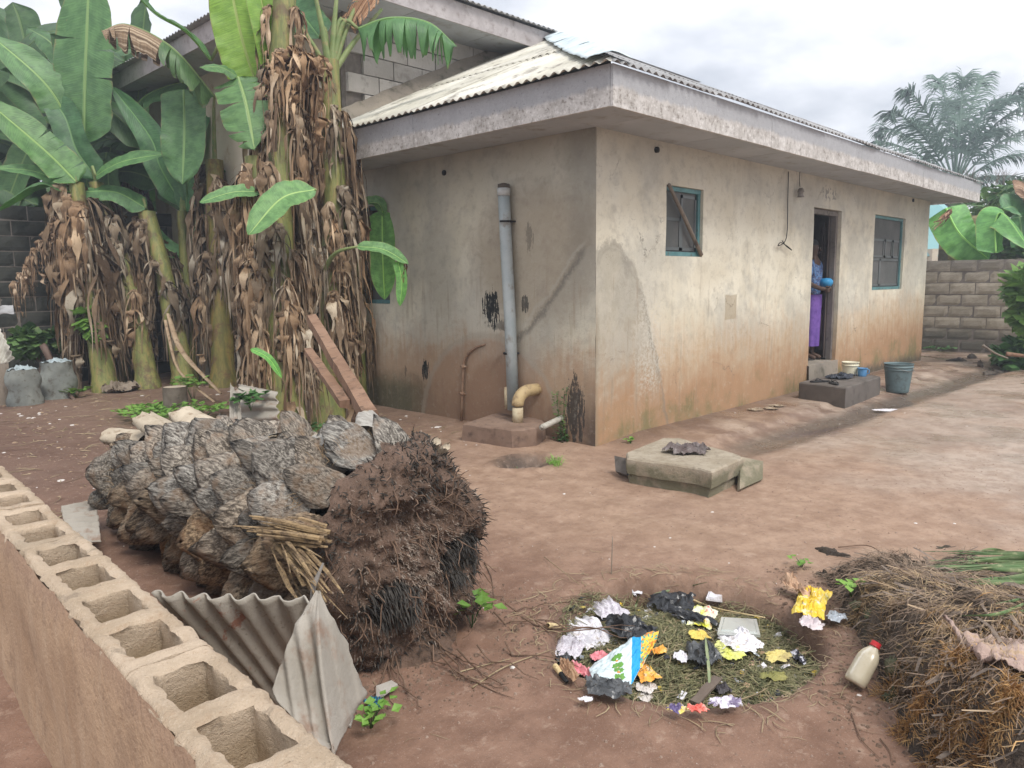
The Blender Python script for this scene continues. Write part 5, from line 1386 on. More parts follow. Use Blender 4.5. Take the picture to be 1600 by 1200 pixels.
g(N2, [(545, 40, .1), (575, -10, 0), (610, -50, 0)], 30, seed=7, tears=9, hang=.7, gap=.5, mat=MD, tint=(1.2, .95, .85))
g(N2, [(500, 60, .1), (470, 20, .2), (440, -20, .3)], 30, seed=8, tint=dk)
for (dx, dy, q) in ((-62, -75, 31), (-25, -110, 32), (12, -120, 33), (48, -105, 34), (80, -80, 35)):
    o_ = PD(516, 120, N2['d']); e_ = PD(516 + dx, 95 + dy, N2['d'] + .1 * (q - 33)); b = MB(); b.tube(bez([o_, (o_ + e_) / 2 + AR * (.0012 * -dx * .3), e_], 8), [.05, .05, .046, .042, .038, .034, .03, .027, .025], 10, flat=.7); b.build('leaf_stalk', petm, N2['root'])
g(N1, [(492, 296, -.45), (440, 310, -.6), (388, 367, -.7)], 27, seed=9, fold=.12, tint=(1.5, 1.55, 1.5), petiole=False, taper=.25, N=-_f + Vector((0, 0, .5)))
b = MB(); b.tube(bez([PD(470, 300, N1['d'] - .05), PD(485, 294, N1['d'] - .3), PD(494, 297, N1['d'] - .46)], 6), .012, 6); b.build('leaf_stalk', petm, N1['root'])
g(N3, [(412, 300, -.2), (365, 300, -.3), (312, 316, -.3)], 15, seed=10, fold=.1, tint=(1.3, 1.4, 1.35), petiole=False, taper=.3)
g(N4, [(540, 345, -.2), (565, 322, -.3), (590, 318, -.4), (602, 340, -.42)], 12, seed=11, fold=.5, tint=(1.5, 1.6, 1.4), petiole=False)
g(N4, [(597, 330, -.42), (598, 400, -.45), (601, 468, -.45)], 20, seed=12, fold=.1, tint=(1.5, 1.9, 1.2), petiole=False, taper=.06)
b = MB(); b.tube(bez([PD(505, 425, N2['d'] - .15), PD(525, 395, N2['d'] - .3), PD(560, 385, N2['d'] - .35)], 8), [.03, .026, .024, .022, .02, .018, .016, .014, .012], 8); b.build('leaf_stalk', petm, N2['root'])
g(N2, [(558, 385, -.35), (600, 390, -.4), (638, 412, -.4)], 11, seed=13, fold=.3, tint=(1.6, 1.7, 1.7), petiole=False)
g(N2, [(622, 408, -.4), (628, 440, -.4), (625, 478, -.4)], 9, seed=14, tint=(1.3, 1.7, 1.1), petiole=False, taper=.06)
P = PD(637, 412, N2['d'] - .4); inst(DLM[2], 'dead_leaf', N2['root'], P, (0, 0, 2.2), (.3, .3, .27), color=(.6, .45, .35))
g(N3, [(392, 545, -.4), (420, 560, -.45), (440, 590, -.45)], 6, seed=15, fold=.3, tint=(1.5, 2, 1.2), petiole=False)
# far clump leaves
g(F1, [(131, 225, 0), (133, 120, -.1), (140, -50, -.2)], 48, seed=21, fold=.12, tears=2, gap=.06, tint=(.95, 1.05, 1.1))
g(F1, [(112, 198, 0), (70, 130, -.2), (-20, 50, -.4)], 30, seed=22, fold=.15, tears=3, gap=.10, tint=(1.1, 1.2, 1.2), N=Vector((0, 0, 1)) - _f)
g(F6, [(120, 285, -.1), (70, 235, -.2), (-30, 150, -.5)], 30, seed=23, fold=.2, tears=4, gap=.12, tint=(1.15, 1.25, 1.1), N=Vector((0, 0, 1)) - _f)
g(F7, [(200, 180, 0), (235, 145, -.2), (300, 128, -.4), (340, 160, -.5)], 34, seed=24, fold=-.3, tint=(.9, 1.05, 1.05), tears=3, hang=.2, gap=.2, N=Vector((0, 0, 1)) - _f * .6)
g(F4, [(335, 150, -.6), (270, 75, -.8), (200, 38, -.9), (158, 48, -1)], 44, seed=25, tears=10, hang=.85, gap=.4, fold=-.3, tint=(.95, .95, .95), N=Vector((0, 0, 1)), brown_to=.55)
g(F4, [(287, 140, -.3), (288, 210, -.4), (285, 288, -.4)], 35, seed=26, fold=.08, tint=(.85, 1.0, 1.0), petiole=False, taper=.05)
g(F3, [(284, 320, 0), (250, 260, -.1), (235, 215, -.1), (175, 135, -.2)], 22, seed=27, fold=.3, tint=blue)
g(F3, [(290, 330, 0), (300, 240, 0), (330, 160, -.1)], 24, seed=28, fold=.3, tint=blue)
g(F3, [(312, 292, -.2), (330, 275, -.25), (356, 262, -.3)], 14, seed=29, fold=.1, tint=(1.1, 1.2, 1.2), petiole=False, taper=.3)
g(F3, [(282, 400, 0), (250, 380, -.1), (225, 345, -.2)], 15, seed=30, fold=.3, tint=(.8, 1.1, 1))
g(F3, [(288, 380, 0), (310, 350, -.1), (330, 330, -.2)], 12, seed=36, fold=.3, tint=(.8, 1.1, 1))
g(F1, [(150, 275, -.1), (170, 262, -.2), (200, 250, -.3), (260, 240, -.4)], 17, seed=31, fold=.1, tint=(1, 1.15, 1.05))
g(F6, [(110, 300, -.1), (60, 285, -.2), (-10, 330, -.3)], 20, seed=32, fold=-.3, tint=(.8, .95, .95), N=Vector((0, 0, 1)))
g(F6, [(105, 290, -.1), (55, 268, -.2), (-5, 262, -.3)], 12, seed=33, fold=.1, tint=(1.1, 1.25, 1.15))
g(F2, [(228, 325, -.1), (180, 300, -.2), (120, 300, -.3)], 18, seed=34, fold=-.2, tint=(.8, 1.0, .9))
g(F1, [(152, 280, 0), (120, 235, -.1), (100, 180, -.1), (60, 130, -.1)], 24, seed=35, fold=.3, tint=dk)
# small hanging torn dry leaf far left
for i in range(9): inst(DLM[i % 12], 'dead_leaf', F6['root'], PD(22 + i * 7.5, 440 - i * 13, F6['d'] - .2), (0, 0, -1.6 + random.uniform(-.3, .3)), (.55, .55, .42), color=(.85, .8, .78))
# filler crown leaves behind, dim and random but each a leaf of its plant
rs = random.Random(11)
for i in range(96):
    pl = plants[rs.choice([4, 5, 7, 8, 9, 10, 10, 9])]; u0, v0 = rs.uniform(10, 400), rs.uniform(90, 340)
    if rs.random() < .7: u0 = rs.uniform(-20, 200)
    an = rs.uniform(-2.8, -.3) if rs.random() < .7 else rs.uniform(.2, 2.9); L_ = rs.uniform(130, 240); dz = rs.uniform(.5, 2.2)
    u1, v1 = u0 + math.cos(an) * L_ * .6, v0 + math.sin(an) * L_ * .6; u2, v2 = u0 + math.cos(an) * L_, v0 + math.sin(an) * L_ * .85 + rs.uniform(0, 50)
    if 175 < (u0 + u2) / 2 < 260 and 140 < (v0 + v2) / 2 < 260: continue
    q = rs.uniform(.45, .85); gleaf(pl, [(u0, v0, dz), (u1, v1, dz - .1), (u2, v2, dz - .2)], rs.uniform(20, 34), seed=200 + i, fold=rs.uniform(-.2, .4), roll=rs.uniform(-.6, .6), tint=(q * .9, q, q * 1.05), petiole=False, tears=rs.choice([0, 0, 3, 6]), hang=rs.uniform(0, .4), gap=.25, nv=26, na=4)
# fallen dry sheath against the far clump
b = MB(); b.tube(bez([PD(262, 490, 10.2), PD(285, 550, 10), PD(345, 615, 9.6)], 10), [.02, .03, .035, .04, .04, .04, .04, .035, .03, .03, .02], 7, flat=.4); b.tube(bez([PD(258, 500, 10.1), PD(275, 570, 9.9), PD(300, 600, 9.7), PD(335, 628, 9.3)], 10), .02, 6, flat=.4)
b.build('dry_stalk', M('dry_stalk', (.34, .24, .15), (.44, .33, .22), (.16, .10, .07), 8, .85, .5, 40), None, label='long split dry leaf stalk leaning from the stems to the ground, far clump', cat='dry stalk')


# ================================================================== small plants, shrubs, trees
def weedleaves(b, c, R_, n, L=(.02, .04), seed=0, h=.1, flat=.5, up=.5, asp=.45):
    rs = random.Random(seed)
    for i in range(n):
        a = rs.uniform(0, 2 * PI); r_ = R_ * math.sqrt(rs.random()); P = Vector(c) + Vector((math.cos(a) * r_, math.sin(a) * r_, h * rs.random() * (1 - .5 * (r_ / max(R_, .001)) ** 2)))
        a2 = a + rs.uniform(-1.3, 1.3); l = rs.uniform(*L); d = Vector((math.cos(a2), math.sin(a2), rs.uniform(-.3, up))).normalized(); s_ = d.cross(Vector((0, 0, 1))).normalized() * l * asp; s_.z += rs.uniform(-.4, .4) * l * asp
        m_ = P + d * l * .45; n_ = s_.cross(d).normalized() * l * .08; b.add([P, m_ - s_ + n_, P + d * l, m_ + s_ + n_, m_ - n_], [(0, 1, 4), (1, 2, 4), (2, 3, 4), (3, 0, 4)])


wg = M('weed_leaf', (.15, .31, .055), (.24, .42, .09), None, 9, .5, .1, trans=.3, vary=.2); wd = M('dark_weed_leaf', (.06, .15, .045), (.10, .21, .065), None, 9, .5, .1, trans=.2)
shg = M('shrub_leaf', (.055, .13, .04), (.11, .20, .06), (.20, .27, .08), 1.2, .5, .1, trans=.25, coord='geo'); shd = M('dark_shrub_leaf', (.03, .065, .03), (.05, .095, .04), None, 1.2, .5, .1, trans=.15, coord='geo')
barkm = M('bark', (.12, .095, .075), (.18, .15, .12), (.07, .055, .045), 8, .9, .6, 30)
def weed(c, R_, n, h, L, mat, label, seed, stems=5, name='weed', cat='weed', group=None):
    root = empty(name, tuple(c), label, cat, group); rs = random.Random(seed); b = MB(); st_ = MB()
    for k in range(stems):
        a = rs.uniform(0, 6.28); e = Vector(c) + Vector((math.cos(a) * R_ * .7, math.sin(a) * R_ * .7, h * rs.uniform(.6, 1))); p0 = Vector(c) + Vector((0, 0, -.01)); st_.tube([p0, (p0 + e) / 2 + Vector((0, 0, h * .15)), e], [.0025, .002, .0015], 4)
        weedleaves(b, e - Vector((0, 0, h * .2)), R_ * .45, max(2, n // stems), L, seed * 7 + k, h * .3)
    st_.build('stem', wd, root); b.build('leaves', mat, root, smooth=False, kind='stuff'); return root
weed(zg(738, 985), .09, 26, .16, (.045, .075), wg, 'bright broad-leaved weed sprouting at the right foot of the trunk', 1, 6)
weed(zg(580, 1135), .07, 34, .10, (.025, .045), wg, 'small lime green weed growing below the blue wrapper', 2, 6)
weed(zg(255, 655), .42, 180, .14, (.05, .09), wg, 'low patch of bright weeds beside the old stump', 3, 10); weed(zg(235, 650), .32, 120, .12, (.05, .1), wg, 'pale green weed patch left of the old stump', 4, 8)
weed(zg(322, 650), .25, 90, .12, (.05, .08), wg, 'weed patch right of the old stump', 5, 7); weed(zg(302, 628), .2, 70, .35, (.06, .10), wg, 'taller weed rising behind the old stump', 6, 8)
weed(zg(120, 622), .12, 24, .14, (.08, .14), wg, 'leafy weed at the edge of the dark hollow near the sacks', 7, 5)
weed(zg(985, 695), .04, 12, .04, (.03, .05), wg, 'tiny weed at the foot of the front wall near the slab', 8, 4)
weed(zg(470, 690, .0), .30, 110, .14, (.05, .09), wd, 'dark low weeds at the foot of the near banana clump', 9, 9); weed(PD(392, 640, 6.5), .12, 30, .16, (.07, .12), wd, 'dark leafy weed behind the curled sheet piece', 10, 6)
weed(zg(1328, 965, .1), .05, 14, .07, (.03, .05), wg, 'small bright weed at the left edge of the fibre heap', 11, 4); weed(zg(1252, 888), .04, 10, .05, (.03, .045), wg, 'tiny weed at the back corner of the fibre heap', 12, 4)
weed(zg(15, 1105, .0), .12, 30, .16, (.06, .09), wd, 'round-leaved weed behind the block wall at bottom left', 13, 6)
weed(zg(1470, 550), .25, 40, .1, (.06, .1), wd, 'low weed along the foot of the boundary wall', 14, 5)
# grass tufts by the small hole, and creeper on the wall
for (u, v, sd_, lb) in ((808, 722, 1, 'grass tuft at the left rim of the small hole'), (868, 728, 2, 'grass tuft at the right rim of the small hole')):
    c = zg(u, v); b = MB(); r2 = random.Random(sd_)
    for k in range(46):
        a = r2.uniform(0, 6.28); l = r2.uniform(.08, .17); d = Vector((math.cos(a), math.sin(a), r2.uniform(.5, 1.6))).normalized(); s_ = Vector((-math.sin(a), math.cos(a), 0)) * .0028; P = c + Vector((r2.uniform(-.05, .05), r2.uniform(-.05, .05), -.01)); m_ = P + d * l * .6; e = m_ + (d + Vector((0, 0, -.9))).normalized() * l * .5
        b.add([P - s_, P + s_, m_ + s_ * .8, m_ - s_ * .8, e], [(0, 1, 2, 3), (3, 2, 4)])
    b.build('grass_tuft', wg if sd_ == 2 else wd, None, smooth=False, label=lb, cat='grass tuft')
vine = empty('creeper', tuple(PX(880, 690, -.05)), 'small green creeper climbing the side wall round the slanting pipe stub', 'creeper'); b = MB(); st_ = MB()
for (pp, sd_) in (([(885, 695), (880, 660), (884, 630), (886, 605)], 1), ([(878, 690), (872, 640), (870, 612)], 2), ([(885, 690), (878, 650)], 3)):
    C_ = bez([PX(u, v, -.015) for u, v in pp], 14); st_.tube(C_, .003, 4)
    for k, c in enumerate(C_): weedleaves(b, c - Vector((.03, 0, .02)), .045 if k < 7 else .02, 9 if k < 7 else 4, (.02, .035), sd_ * 50 + k, .05)
st_.build('stem', wd, vine); b.build('leaves', shg, vine, smooth=False, kind='stuff')
# old sawn stump among the weeds
sr = empty('tree_stump', tuple(zg(276, 645)), 'short dark sawn stump with green weeds around it', 'stump'); b = MB(); c = zg(276, 645); b.grid(lambda u, v: c + Vector((math.cos(u * 6.2832), math.sin(u * 6.2832), 0)) * (.15 - .02 * v) * (1 + .1 * fb(math.cos(u * 6.28) * 2, math.sin(u * 6.28) * 2, v)) + Vector((0, 0, -.03 + v * .34)), 20, 6); b.build('trunk', barkm, sr)
b = MB(); b.lathe([(.001, .0), (.13, .0)], c + Vector((0, 0, .305)), 20); b.build('cut_face', tan_cut, sr)


def crown(b, c, R3, n, L, seed, clumps=24, asp=.5):
    rs = random.Random(seed); cc = []
    for k in range(clumps):
        d = Vector((rs.gauss(0, 1), rs.gauss(0, 1), rs.gauss(0, 1))).normalized() * rs.uniform(.35, 1); cc.append((Vector(c) + Vector((d.x * R3[0], d.y * R3[1], d.z * R3[2])), rs.uniform(.22, .42)))
    vs, fs = [], []
    for i in range(n):
        q, rr = rs.choice(cc); d = Vector((rs.gauss(0, 1), rs.gauss(0, 1), rs.gauss(0, 1))).normalized(); P = q + Vector((d.x * R3[0], d.y * R3[1], d.z * R3[2])) * rr * rs.uniform(.5, 1.0)
        l = rs.uniform(*L); d = (d + Vector((rs.uniform(-.6, .6), rs.uniform(-.6, .6), rs.uniform(-.9, .2)))).normalized(); s_ = d.cross(Vector((rs.uniform(-.4, .4), rs.uniform(-.4, .4), 1))).normalized() * l * asp; o = len(vs)
        vs += [P, P + d * l * .5 - s_, P + d * l, P + d * l * .5 + s_]; fs.append((o, o + 1, o + 2, o + 3))
    b.add(vs, fs); return cc


def tree(name, base, c, R3, n, L, mat, label, seed, cat='tree', tr=.12, clumps=24):
    root = empty(name, tuple(base), label, cat); b = MB(); cc = crown(b, c, R3, n, L, seed, clumps); b.build('crown', mat, root, smooth=False, kind='stuff'); b = MB(); base = Vector(base); c = Vector(c)
    b.tube(bez([base, (base + c) / 2 + Vector((tr, 0, 0)), c], 8), [tr * (1 - .08 * i) for i in range(9)], 9)
    for q, _r in cc[:9]: b.tube([base * .4 + c * .6, (c + q) / 2, q], [tr * .4, tr * .25, tr * .1], 5)
    b.build('trunk', barkm, root); return root


tree('shade_tree', (-6.8, 11.8, 0), (-5.9, 11.6, 4.6), (3.0, 1.2, 2.4), 6500, (.14, .28), shd, 'dark leafy tree behind the mossy wall at far left', 3, clumps=40)
tree('shade_tree', (-2.2, 12.6, 0), (-2.6, 12.4, 3.6), (1.9, 1.0, 1.6), 3800, (.14, .26), shd, 'lower dark tree behind the mossy wall, nearer the block building', 5, clumps=26)
# climbing leaves over the mossy wall and sacks
tree('wall_shrub', tuple(zg(60, 612)), PD(60, 535, 10.9), (.45, .3, .35), 900, (.08, .15), shg, 'green leafy shrub growing over the sacks at far left', 8, 'shrub', .03, 12)
tree('wall_shrub', tuple(zg(140, 600)), PD(140, 505, 10.6), (.16, .16, .30), 170, (.10, .16), wg, 'bright leafy sprig among the dry leaves at left', 9, 'shrub', .02, 6)
tree('garden_shrub', (13.6, -1.1, 0), (13.6, -1.1, 2.3), (1.6, 1.5, 1.0), 2600, (.12, .24), shg, 'yellow-green shrub behind the boundary wall between the banana leaves', 10, 'shrub', .05, 22)
tree('garden_shrub', tuple(zg(1640, 590)), PD(1628, 462, 12.2), (.95, .65, .75), 1100, (.14, .26), wg, 'leafy shrub in front of the boundary wall at the right edge', 12, 'shrub', .04, 16)
tree('ground_shrub', tuple(zg(1600, 575)), PD(1592, 552, 12.6), (.7, .5, .25), 500, (.10, .2), wd, 'low dark bush on the bank at the foot of the boundary wall', 13, 'shrub', .03, 10)
tree('shade_tree', (30, -1, 0), (30, -1.5, 3.2), (5, 6, 2.4), 4200, (.3, .6), shg, 'pale green trees far behind the boundary wall', 14, clumps=30)
# bare twiggy tree
bt = empty('bare_tree', (20, .6, 0), 'leafless twiggy treetop showing between palm and shrub', 'tree'); b = MB(); rs = random.Random(3)
def twig(P, d, l, r, n):
    e = P + d * l; b.tube([P, e], [r, r * .7], 4, cap=False)
    if n: [twig(e, (d + Vector((rs.uniform(-.6, .6), rs.uniform(-.6, .6), rs.uniform(-.2, .4)))).normalized(), l * .75, r * .6, n - 1) for _ in range(3)]
P0 = PD(1535, 370, 19); twig(Vector((P0.x, P0.y, 0)), Vector((0, 0, 1)), 2.0, .05, 0); twig(Vector((P0.x, P0.y, 2.0)), Vector((.1, .1, 1)).normalized(), .7, .03, 5); b.build('branches', barkm, bt, kind='stuff')
# banana leaves over the boundary wall
rb = empty('banana_plant', (13.2, .3, 0), 'banana plant behind the boundary wall, one broad folded green leaf showing', 'banana plant'); rb2 = empty('banana_plant', (13.6, -1.2, 0), 'banana plant behind the boundary wall at the right edge, bent ribbed leaf', 'banana plant')
R1 = dict(root=rb, d=15.2, top=PD(1500, 420, 15.2), pts=[PD(1500, 440 + i * 6, 15.2) for i in range(25)][::-1]); R2 = dict(root=rb2, d=14.6, top=PD(1570, 410, 14.6), pts=[PD(1570, 440 + i * 6, 14.6) for i in range(25)][::-1])
for R_, u in ((R1, 1505), (R2, 1572)): b = MB(); q = PD(u, 420, R_['d']); b.tube([Vector((q.x, q.y, 0)), q], [.14, .1], 12); b.build('stem', MST, R_['root'])
gleaf(R1, [(1478, 325, 0), (1500, 365, -.1), (1545, 405, -.2)], 32, seed=41, roll=.5, fold=-.35, tint=(1.6, 2.0, 1.6), petiole=False, taper=.05)
gleaf(R2, [(1556, 395, 0), (1556, 345, 0), (1570, 335, -.1), (1610, 390, -.3)], 27, seed=42, fold=-.6, tint=(1.5, 1.9, 1.5), petiole=False, taper=.05)
gleaf(R2, [(1600, 400, .4), (1590, 330, .3), (1565, 325, .2)], 26, seed=43, fold=.2, tint=(.9, 1.1, 1.3), petiole=False)
gleaf(R2, [(1640, 380, .6), (1600, 310, .3), (1585, 300, .2)], 26, seed=44, mat=MD, tint=(.9, .8, .8), petiole=False, tears=4, gap=.3)
P = PD(1486, 325, 15); inst(DLM[4], 'dead_leaf', rb, P, (.5, .9, .2), (.7, .7, .5), color=(1.2, 1, 1))

# ------------------------------------------------------------------ oil palm in the distance
pd_ = 33.0; PC = PD(1492, 290, pd_); op = empty('oil_palm', (PC.x, PC.y, 0), 'oil palm with a full feathery crown rising beyond the far end of the bungalow', 'palm tree')
pf = M('palm_frond', (.11, .18, .14), (.16, .24, .19), None, .6, .5, .1, coord='geo', trans=.2)
b = MB(); b.tube([Vector((PC.x, PC.y, 0)), PC + Vector((0, 0, -.3))], [.34, .30], 14); b.build('trunk', barkm, op)
b = MB(); crown(b, PC + Vector((0, 0, -.5)), (.55, .55, .7), 260, (.2, .5), 5, 14, .25); b.build('old_leaf_bases', barkm, op, smooth=False, kind='stuff')
ends = [(1375, 220), (1400, 175), (1425, 145), (1470, 128), (1505, 128), (1532, 124), (1552, 160), (1585, 145), (1598, 165), (1610, 200), (1640, 240), (1650, 290), (1375, 262), (1385, 200), (1440, 190), (1490, 160), (1560, 200), (1620, 330), (1555, 345), (1420, 320), (1500, 340)]
for i, (u, v) in enumerate(ends):
    rs = random.Random(i + 90); e = PD(u, v, pd_ + rs.uniform(-1.8, 1.8)); mid = (PC + e) / 2 + Vector((0, 0, rs.uniform(.35, .7) * (1 if v < 300 else 1.6))); C_ = bez([PC, mid, e, e + (e - mid).normalized() * .35 + Vector((0, 0, -.35))], 30); b = MB(); b.tube(C_, [.05 * (1 - i_ / 32) for i_ in range(31)], 5)
    for k in range(5, 30):
        T = (C_[k + 1] - C_[k - 1]).normalized() if k < 30 else T
        sd_ = T.cross(Vector((rs.uniform(-.3, .3), rs.uniform(-.3, .3), 1))).normalized(); ll = .95 * math.sin(PI * (.12 + .8 * k / 30)) ** .6
        for s_ in (-1, 1):
            for q in range(4):
                P = C_[k] + T * (q * .04); d = (sd_ * s_ + T * .8 + Vector((0, 0, rs.uniform(-.75, .15)))).normalized(); w_ = T * .03; m_ = P + d * ll * .55; en = m_ + (d + Vector((0, 0, -.7))).normalized() * ll * .45
                b.add([P - w_, P + w_, m_ + w_ * .8, m_ - w_ * .8, en], [(0, 1, 2, 3), (3, 2, 4)])
    b.build('frond', pf, op, smooth=False)
# teal-roofed house far right
tr_ = empty('teal_roof_house', tuple(PD(1500, 440, 24)), 'distant house with a plain teal metal roof behind the boundary wall', 'house')
tm = M('teal_roof', (.22, .42, .43), (.27, .47, .48), None, .8, .5, .1, coord='geo')
A_, B_, C_, D_ = PD(1440, 300, 26), PD(1462, 308, 26), PD(1575, 400, 23), PD(1440, 400, 24.5)
b = MB(); bk_ = _f * 5; v8 = [A_, B_, C_, D_] ; v8 = v8 + [q + bk_ for q in v8]; b.add(v8, [(0, 1, 2, 3), (7, 6, 5, 4), (0, 4, 5, 1), (1, 5, 6, 2), (2, 6, 7, 3), (3, 7, 4, 0)]); b.build('roof', tm, tr_, smooth=False)
b = MB(); q = PD(1500, 420, 26.5); b.box((q.x, q.y, 1.2), (4.5, 4.5, 2.4), rz=-YAW); b.build('wall', cream, tr_, smooth=False)

# ================================================================== rubbish pit
def gr(u, v, dz=0.0, zz=None):
    """place on the rubbish surface seen at this spot of the photograph"""
    P = PZ(u, v, .0)
    for _ in range(3): P = PZ(u, v, rub(P.x, P.y) + dz)
    return P
def rub(x, y):
    dx, dy = x - PIT_C.x, y - PIT_C.y; r = math.hypot(dx, dy)
    if r > PIT_R * 1.05: return gz_(x, y) + .004
    return max(-9 if r < PIT_R * .8 else gz_(x, y) + .004, -.120 + .075 * sst(.95, .2, r / PIT_R) + .018 * fb(x * 7, y * 7, 2))
gstr = M('wilted_grass', (.085, .095, .045), (.22, .205, .10), (.38, .33, .20), 34, .8, .1, 60, coord='geo')
gstd = M('dry_grass', (.26, .20, .12), (.36, .29, .18), (.14, .10, .06), 6, .85, .1, 60, coord='geo')
def straw(n, fn, mat, name, L=(.05, .16), w_=(.0008, .002), seed=0, parent=None, label=None, cat=None, lift=.02, curve=.3, kind='stuff'):
    rs = random.Random(seed); vs, fs = [], []
    for i in range(n):
        P, an, pz = fn(rs); l = rs.uniform(*L); q = rs.uniform(*w_); d = Vector((math.cos(an), math.sin(an), pz)).normalized(); s_ = Vector((-math.sin(an), math.cos(an), rs.uniform(-.5, .5))) * q; c = Vector((-math.sin(an), math.cos(an), 0)) * rs.uniform(-curve, curve) * l; o = len(vs); up = Vector((0, 0, rs.uniform(0, lift)))
        for k in range(4):
            t_ = k / 3; p = P + d * l * (t_ - .5) + c * (4 * (t_ - .5) ** 2) + up * (1 - 4 * (t_ - .5) ** 2); w2 = 1 - .75 * abs(t_ - .4); vs += [p - s_ * w2, p + s_ * w2]
        fs += [(o + 2 * k, o + 2 * k + 1, o + 2 * k + 3, o + 2 * k + 2) for k in range(3)]
    b = MB(); b.v = [tuple(v) for v in vs]; b.f = fs; b.mi = [0] * len(fs); return b.build(name, mat, parent, smooth=False, kind=kind, label=label, cat=cat)
def inpit(rs, lo=0, hi=.97):
    while True:
        x, y = rs.uniform(-1, 1), rs.uniform(-1, 1)
        if lo < math.hypot(x, y) < hi * .99: break
    x = PIT_C.x + x * PIT_R; y = PIT_C.y + y * PIT_R; P = Vector((x, y, rub(x, y) + rs.uniform(-.016, .012)))
    return P, 3.0 * noise.noise(Vector((x * 3.5, y * 3.5, 1))) + rs.gauss(0, .7), rs.uniform(-.15, .15)
b = MB(); b.grid(lambda u, v: Vector((PIT_C.x + math.cos(u * 6.2832) * v * PIT_R * 1.0, PIT_C.y + math.sin(u * 6.2832) * v * PIT_R * 1.0, 0)) + Vector((0, 0, rub(PIT_C.x + math.cos(u * 6.2832) * v * PIT_R * .99, PIT_C.y + math.sin(u * 6.2832) * v * PIT_R * .99) - .012)), 60, 24)
b.build('rubbish_bed', M('rubbish_soil', (.055, .045, .03), (.09, .075, .05), (.03, .026, .02), 9, .95, 1, 50, coord='geo'), None, label='dark rotting bed of rubbish filling the round pit', cat='rubbish bed', kind='stuff')
straw(9500, inpit, gstr, 'wilted_grass', seed=1, L=(.05, .20), w_=(.0009, .0026), lift=.018, label='mat of wilted green grass lying in the rubbish pit', cat='grass')
straw(2200, inpit, gstd, 'dry_grass', seed=2, L=(.04, .2), label='dry straw scattered through the rubbish pit', cat='straw')
def clump(c, R_, h, n, seed, nm):
    def f(rs):
        a, r_ = rs.uniform(0, 6.28), R_ * math.sqrt(rs.random()); x, y = c.x + math.cos(a) * r_, c.y + math.sin(a) * r_; return Vector((x, y, c.z + h * (1 - (r_ / R_) ** 2) * rs.random() ** .4)), a + PI / 2 + rs.gauss(0, .6), rs.uniform(-.4, .4)
    straw(n, f, gstr, 'grass_bundle', seed=seed, L=(.04, .12), label=nm, cat='grass', kind='stuff')
clump(gr(1225, 975, -.01), .12, .05, 1500, 5, 'rounded tangle of wilted grass at the right of the pit')
clump(gr(1060, 985, -.01), .12, .02, 900, 6, 'tangle of wilted grass in the middle of the pit'); clump(gr(1190, 1060, -.01), .13, .03, 1200, 7, 'tangle of wilted grass at the near right of the pit')
scat = lambda rs: (lambda a, r_: (Vector((PIT_C.x + math.cos(a) * r_, PIT_C.y + math.sin(a) * r_, gz_(PIT_C.x + math.cos(a) * r_, PIT_C.y + math.sin(a) * r_) + .004)), rs.uniform(0, 6.28), 0))(rs.uniform(0, 6.28), PIT_R * rs.uniform(.95, 1.35))
straw(420, scat, gstd, 'scattered_straw', seed=9, L=(.02, .13), lift=.01, label='straw and twigs strewn round the rim of the pit', cat='straw')

pw = M('white_paper', (.62, .61, .65), (.74, .73, .76), (.40, .34, .29), 17, .8, .2, 60, vary=.06)
pp = M('printed_paper', (.62, .60, .64), (.52, .48, .52), (.30, .26, .34), 60, .8, .2, 60, lo=.5, hi=.6)
blkp = blk
clr = M('clear_plastic', (.58, .62, .58), (.66, .70, .66), bump=.05, rough=.25, spec=.6, transmit=.45)
silv = M('silver_film', (.42, .46, .50), (.55, .58, .62), (.2, .22, .25), 12, .3, .2, 60, metal=.3)
yel = M('yellow_film', (.75, .52, .05), (.78, .60, .12), (.62, .66, .60), 13, .4, .1, 40, lo=.45, hi=.62)
ygr = M('yellow_green_film', (.68, .70, .06), (.75, .76, .60), (.62, .10, .08), 15, .4, .1, 40, hi=.55)
ora = M('orange_film', (.72, .30, .05), (.80, .48, .08), (.70, .55, .40), 17, .4, .1, 40)
pnk = M('pink_plastic', (.72, .25, .29), (.78, .36, .38), (.60, .14, .16), 14, .45, .1, 40)
redf = M('red_film', (.62, .10, .08), (.74, .22, .17), (.75, .66, .60), 16, .45, .1, 40)
prpl = M('purple_yellow_film', (.14, .11, .24), (.70, .58, .16), (.66, .60, .64), 22, .45, .1, 40, lo=.48, hi=.52)
brp = M('brown_paper', (.52, .34, .22), (.60, .42, .30), (.24, .14, .09), 10, .85, .3, 40)
dirtyw = M('dirty_white_cloth', (.58, .54, .50), (.66, .62, .58), (.40, .31, .25), 9, .9, .3, 60)
bluw = M('blue_striped_film', (.02, .25, .38), (.03, .05, .09), (.05, .40, .55), 34, .35, .1, 40, lo=.48, hi=.5, stretch=(1, 3, 1))
stp = M('dry_strap', (.36, .29, .21), (.24, .18, .125), (.14, .10, .07), 8, .85, .4, 40)
PXM = 1 / FPX
def lit(name, u, v, wpx, hpx, mat, label, cat, seed, h=.018, ang=0.0, dz=.030, n=26, fq=2.2, round_=True, tilt=None, **k):
    P = gr(u, v, dz); d = (P - CAM).dot(_f); s_ = d * PXM; el = abs((P - CAM).z) / (P - CAM).length
    return cloth(name, P, wpx * s_, hpx * s_ / max(.3, el), h, mat, label, cat, seed, -YAW + ang, n, fq=fq, round_=round_, tilt=tilt, thick=.0012, **k)
lit('crumpled_paper', 940, 945, 44, 42, pp, 'crumpled printed white paper at the back left of the pit', 'paper', 1, .04, .3, round_=False)
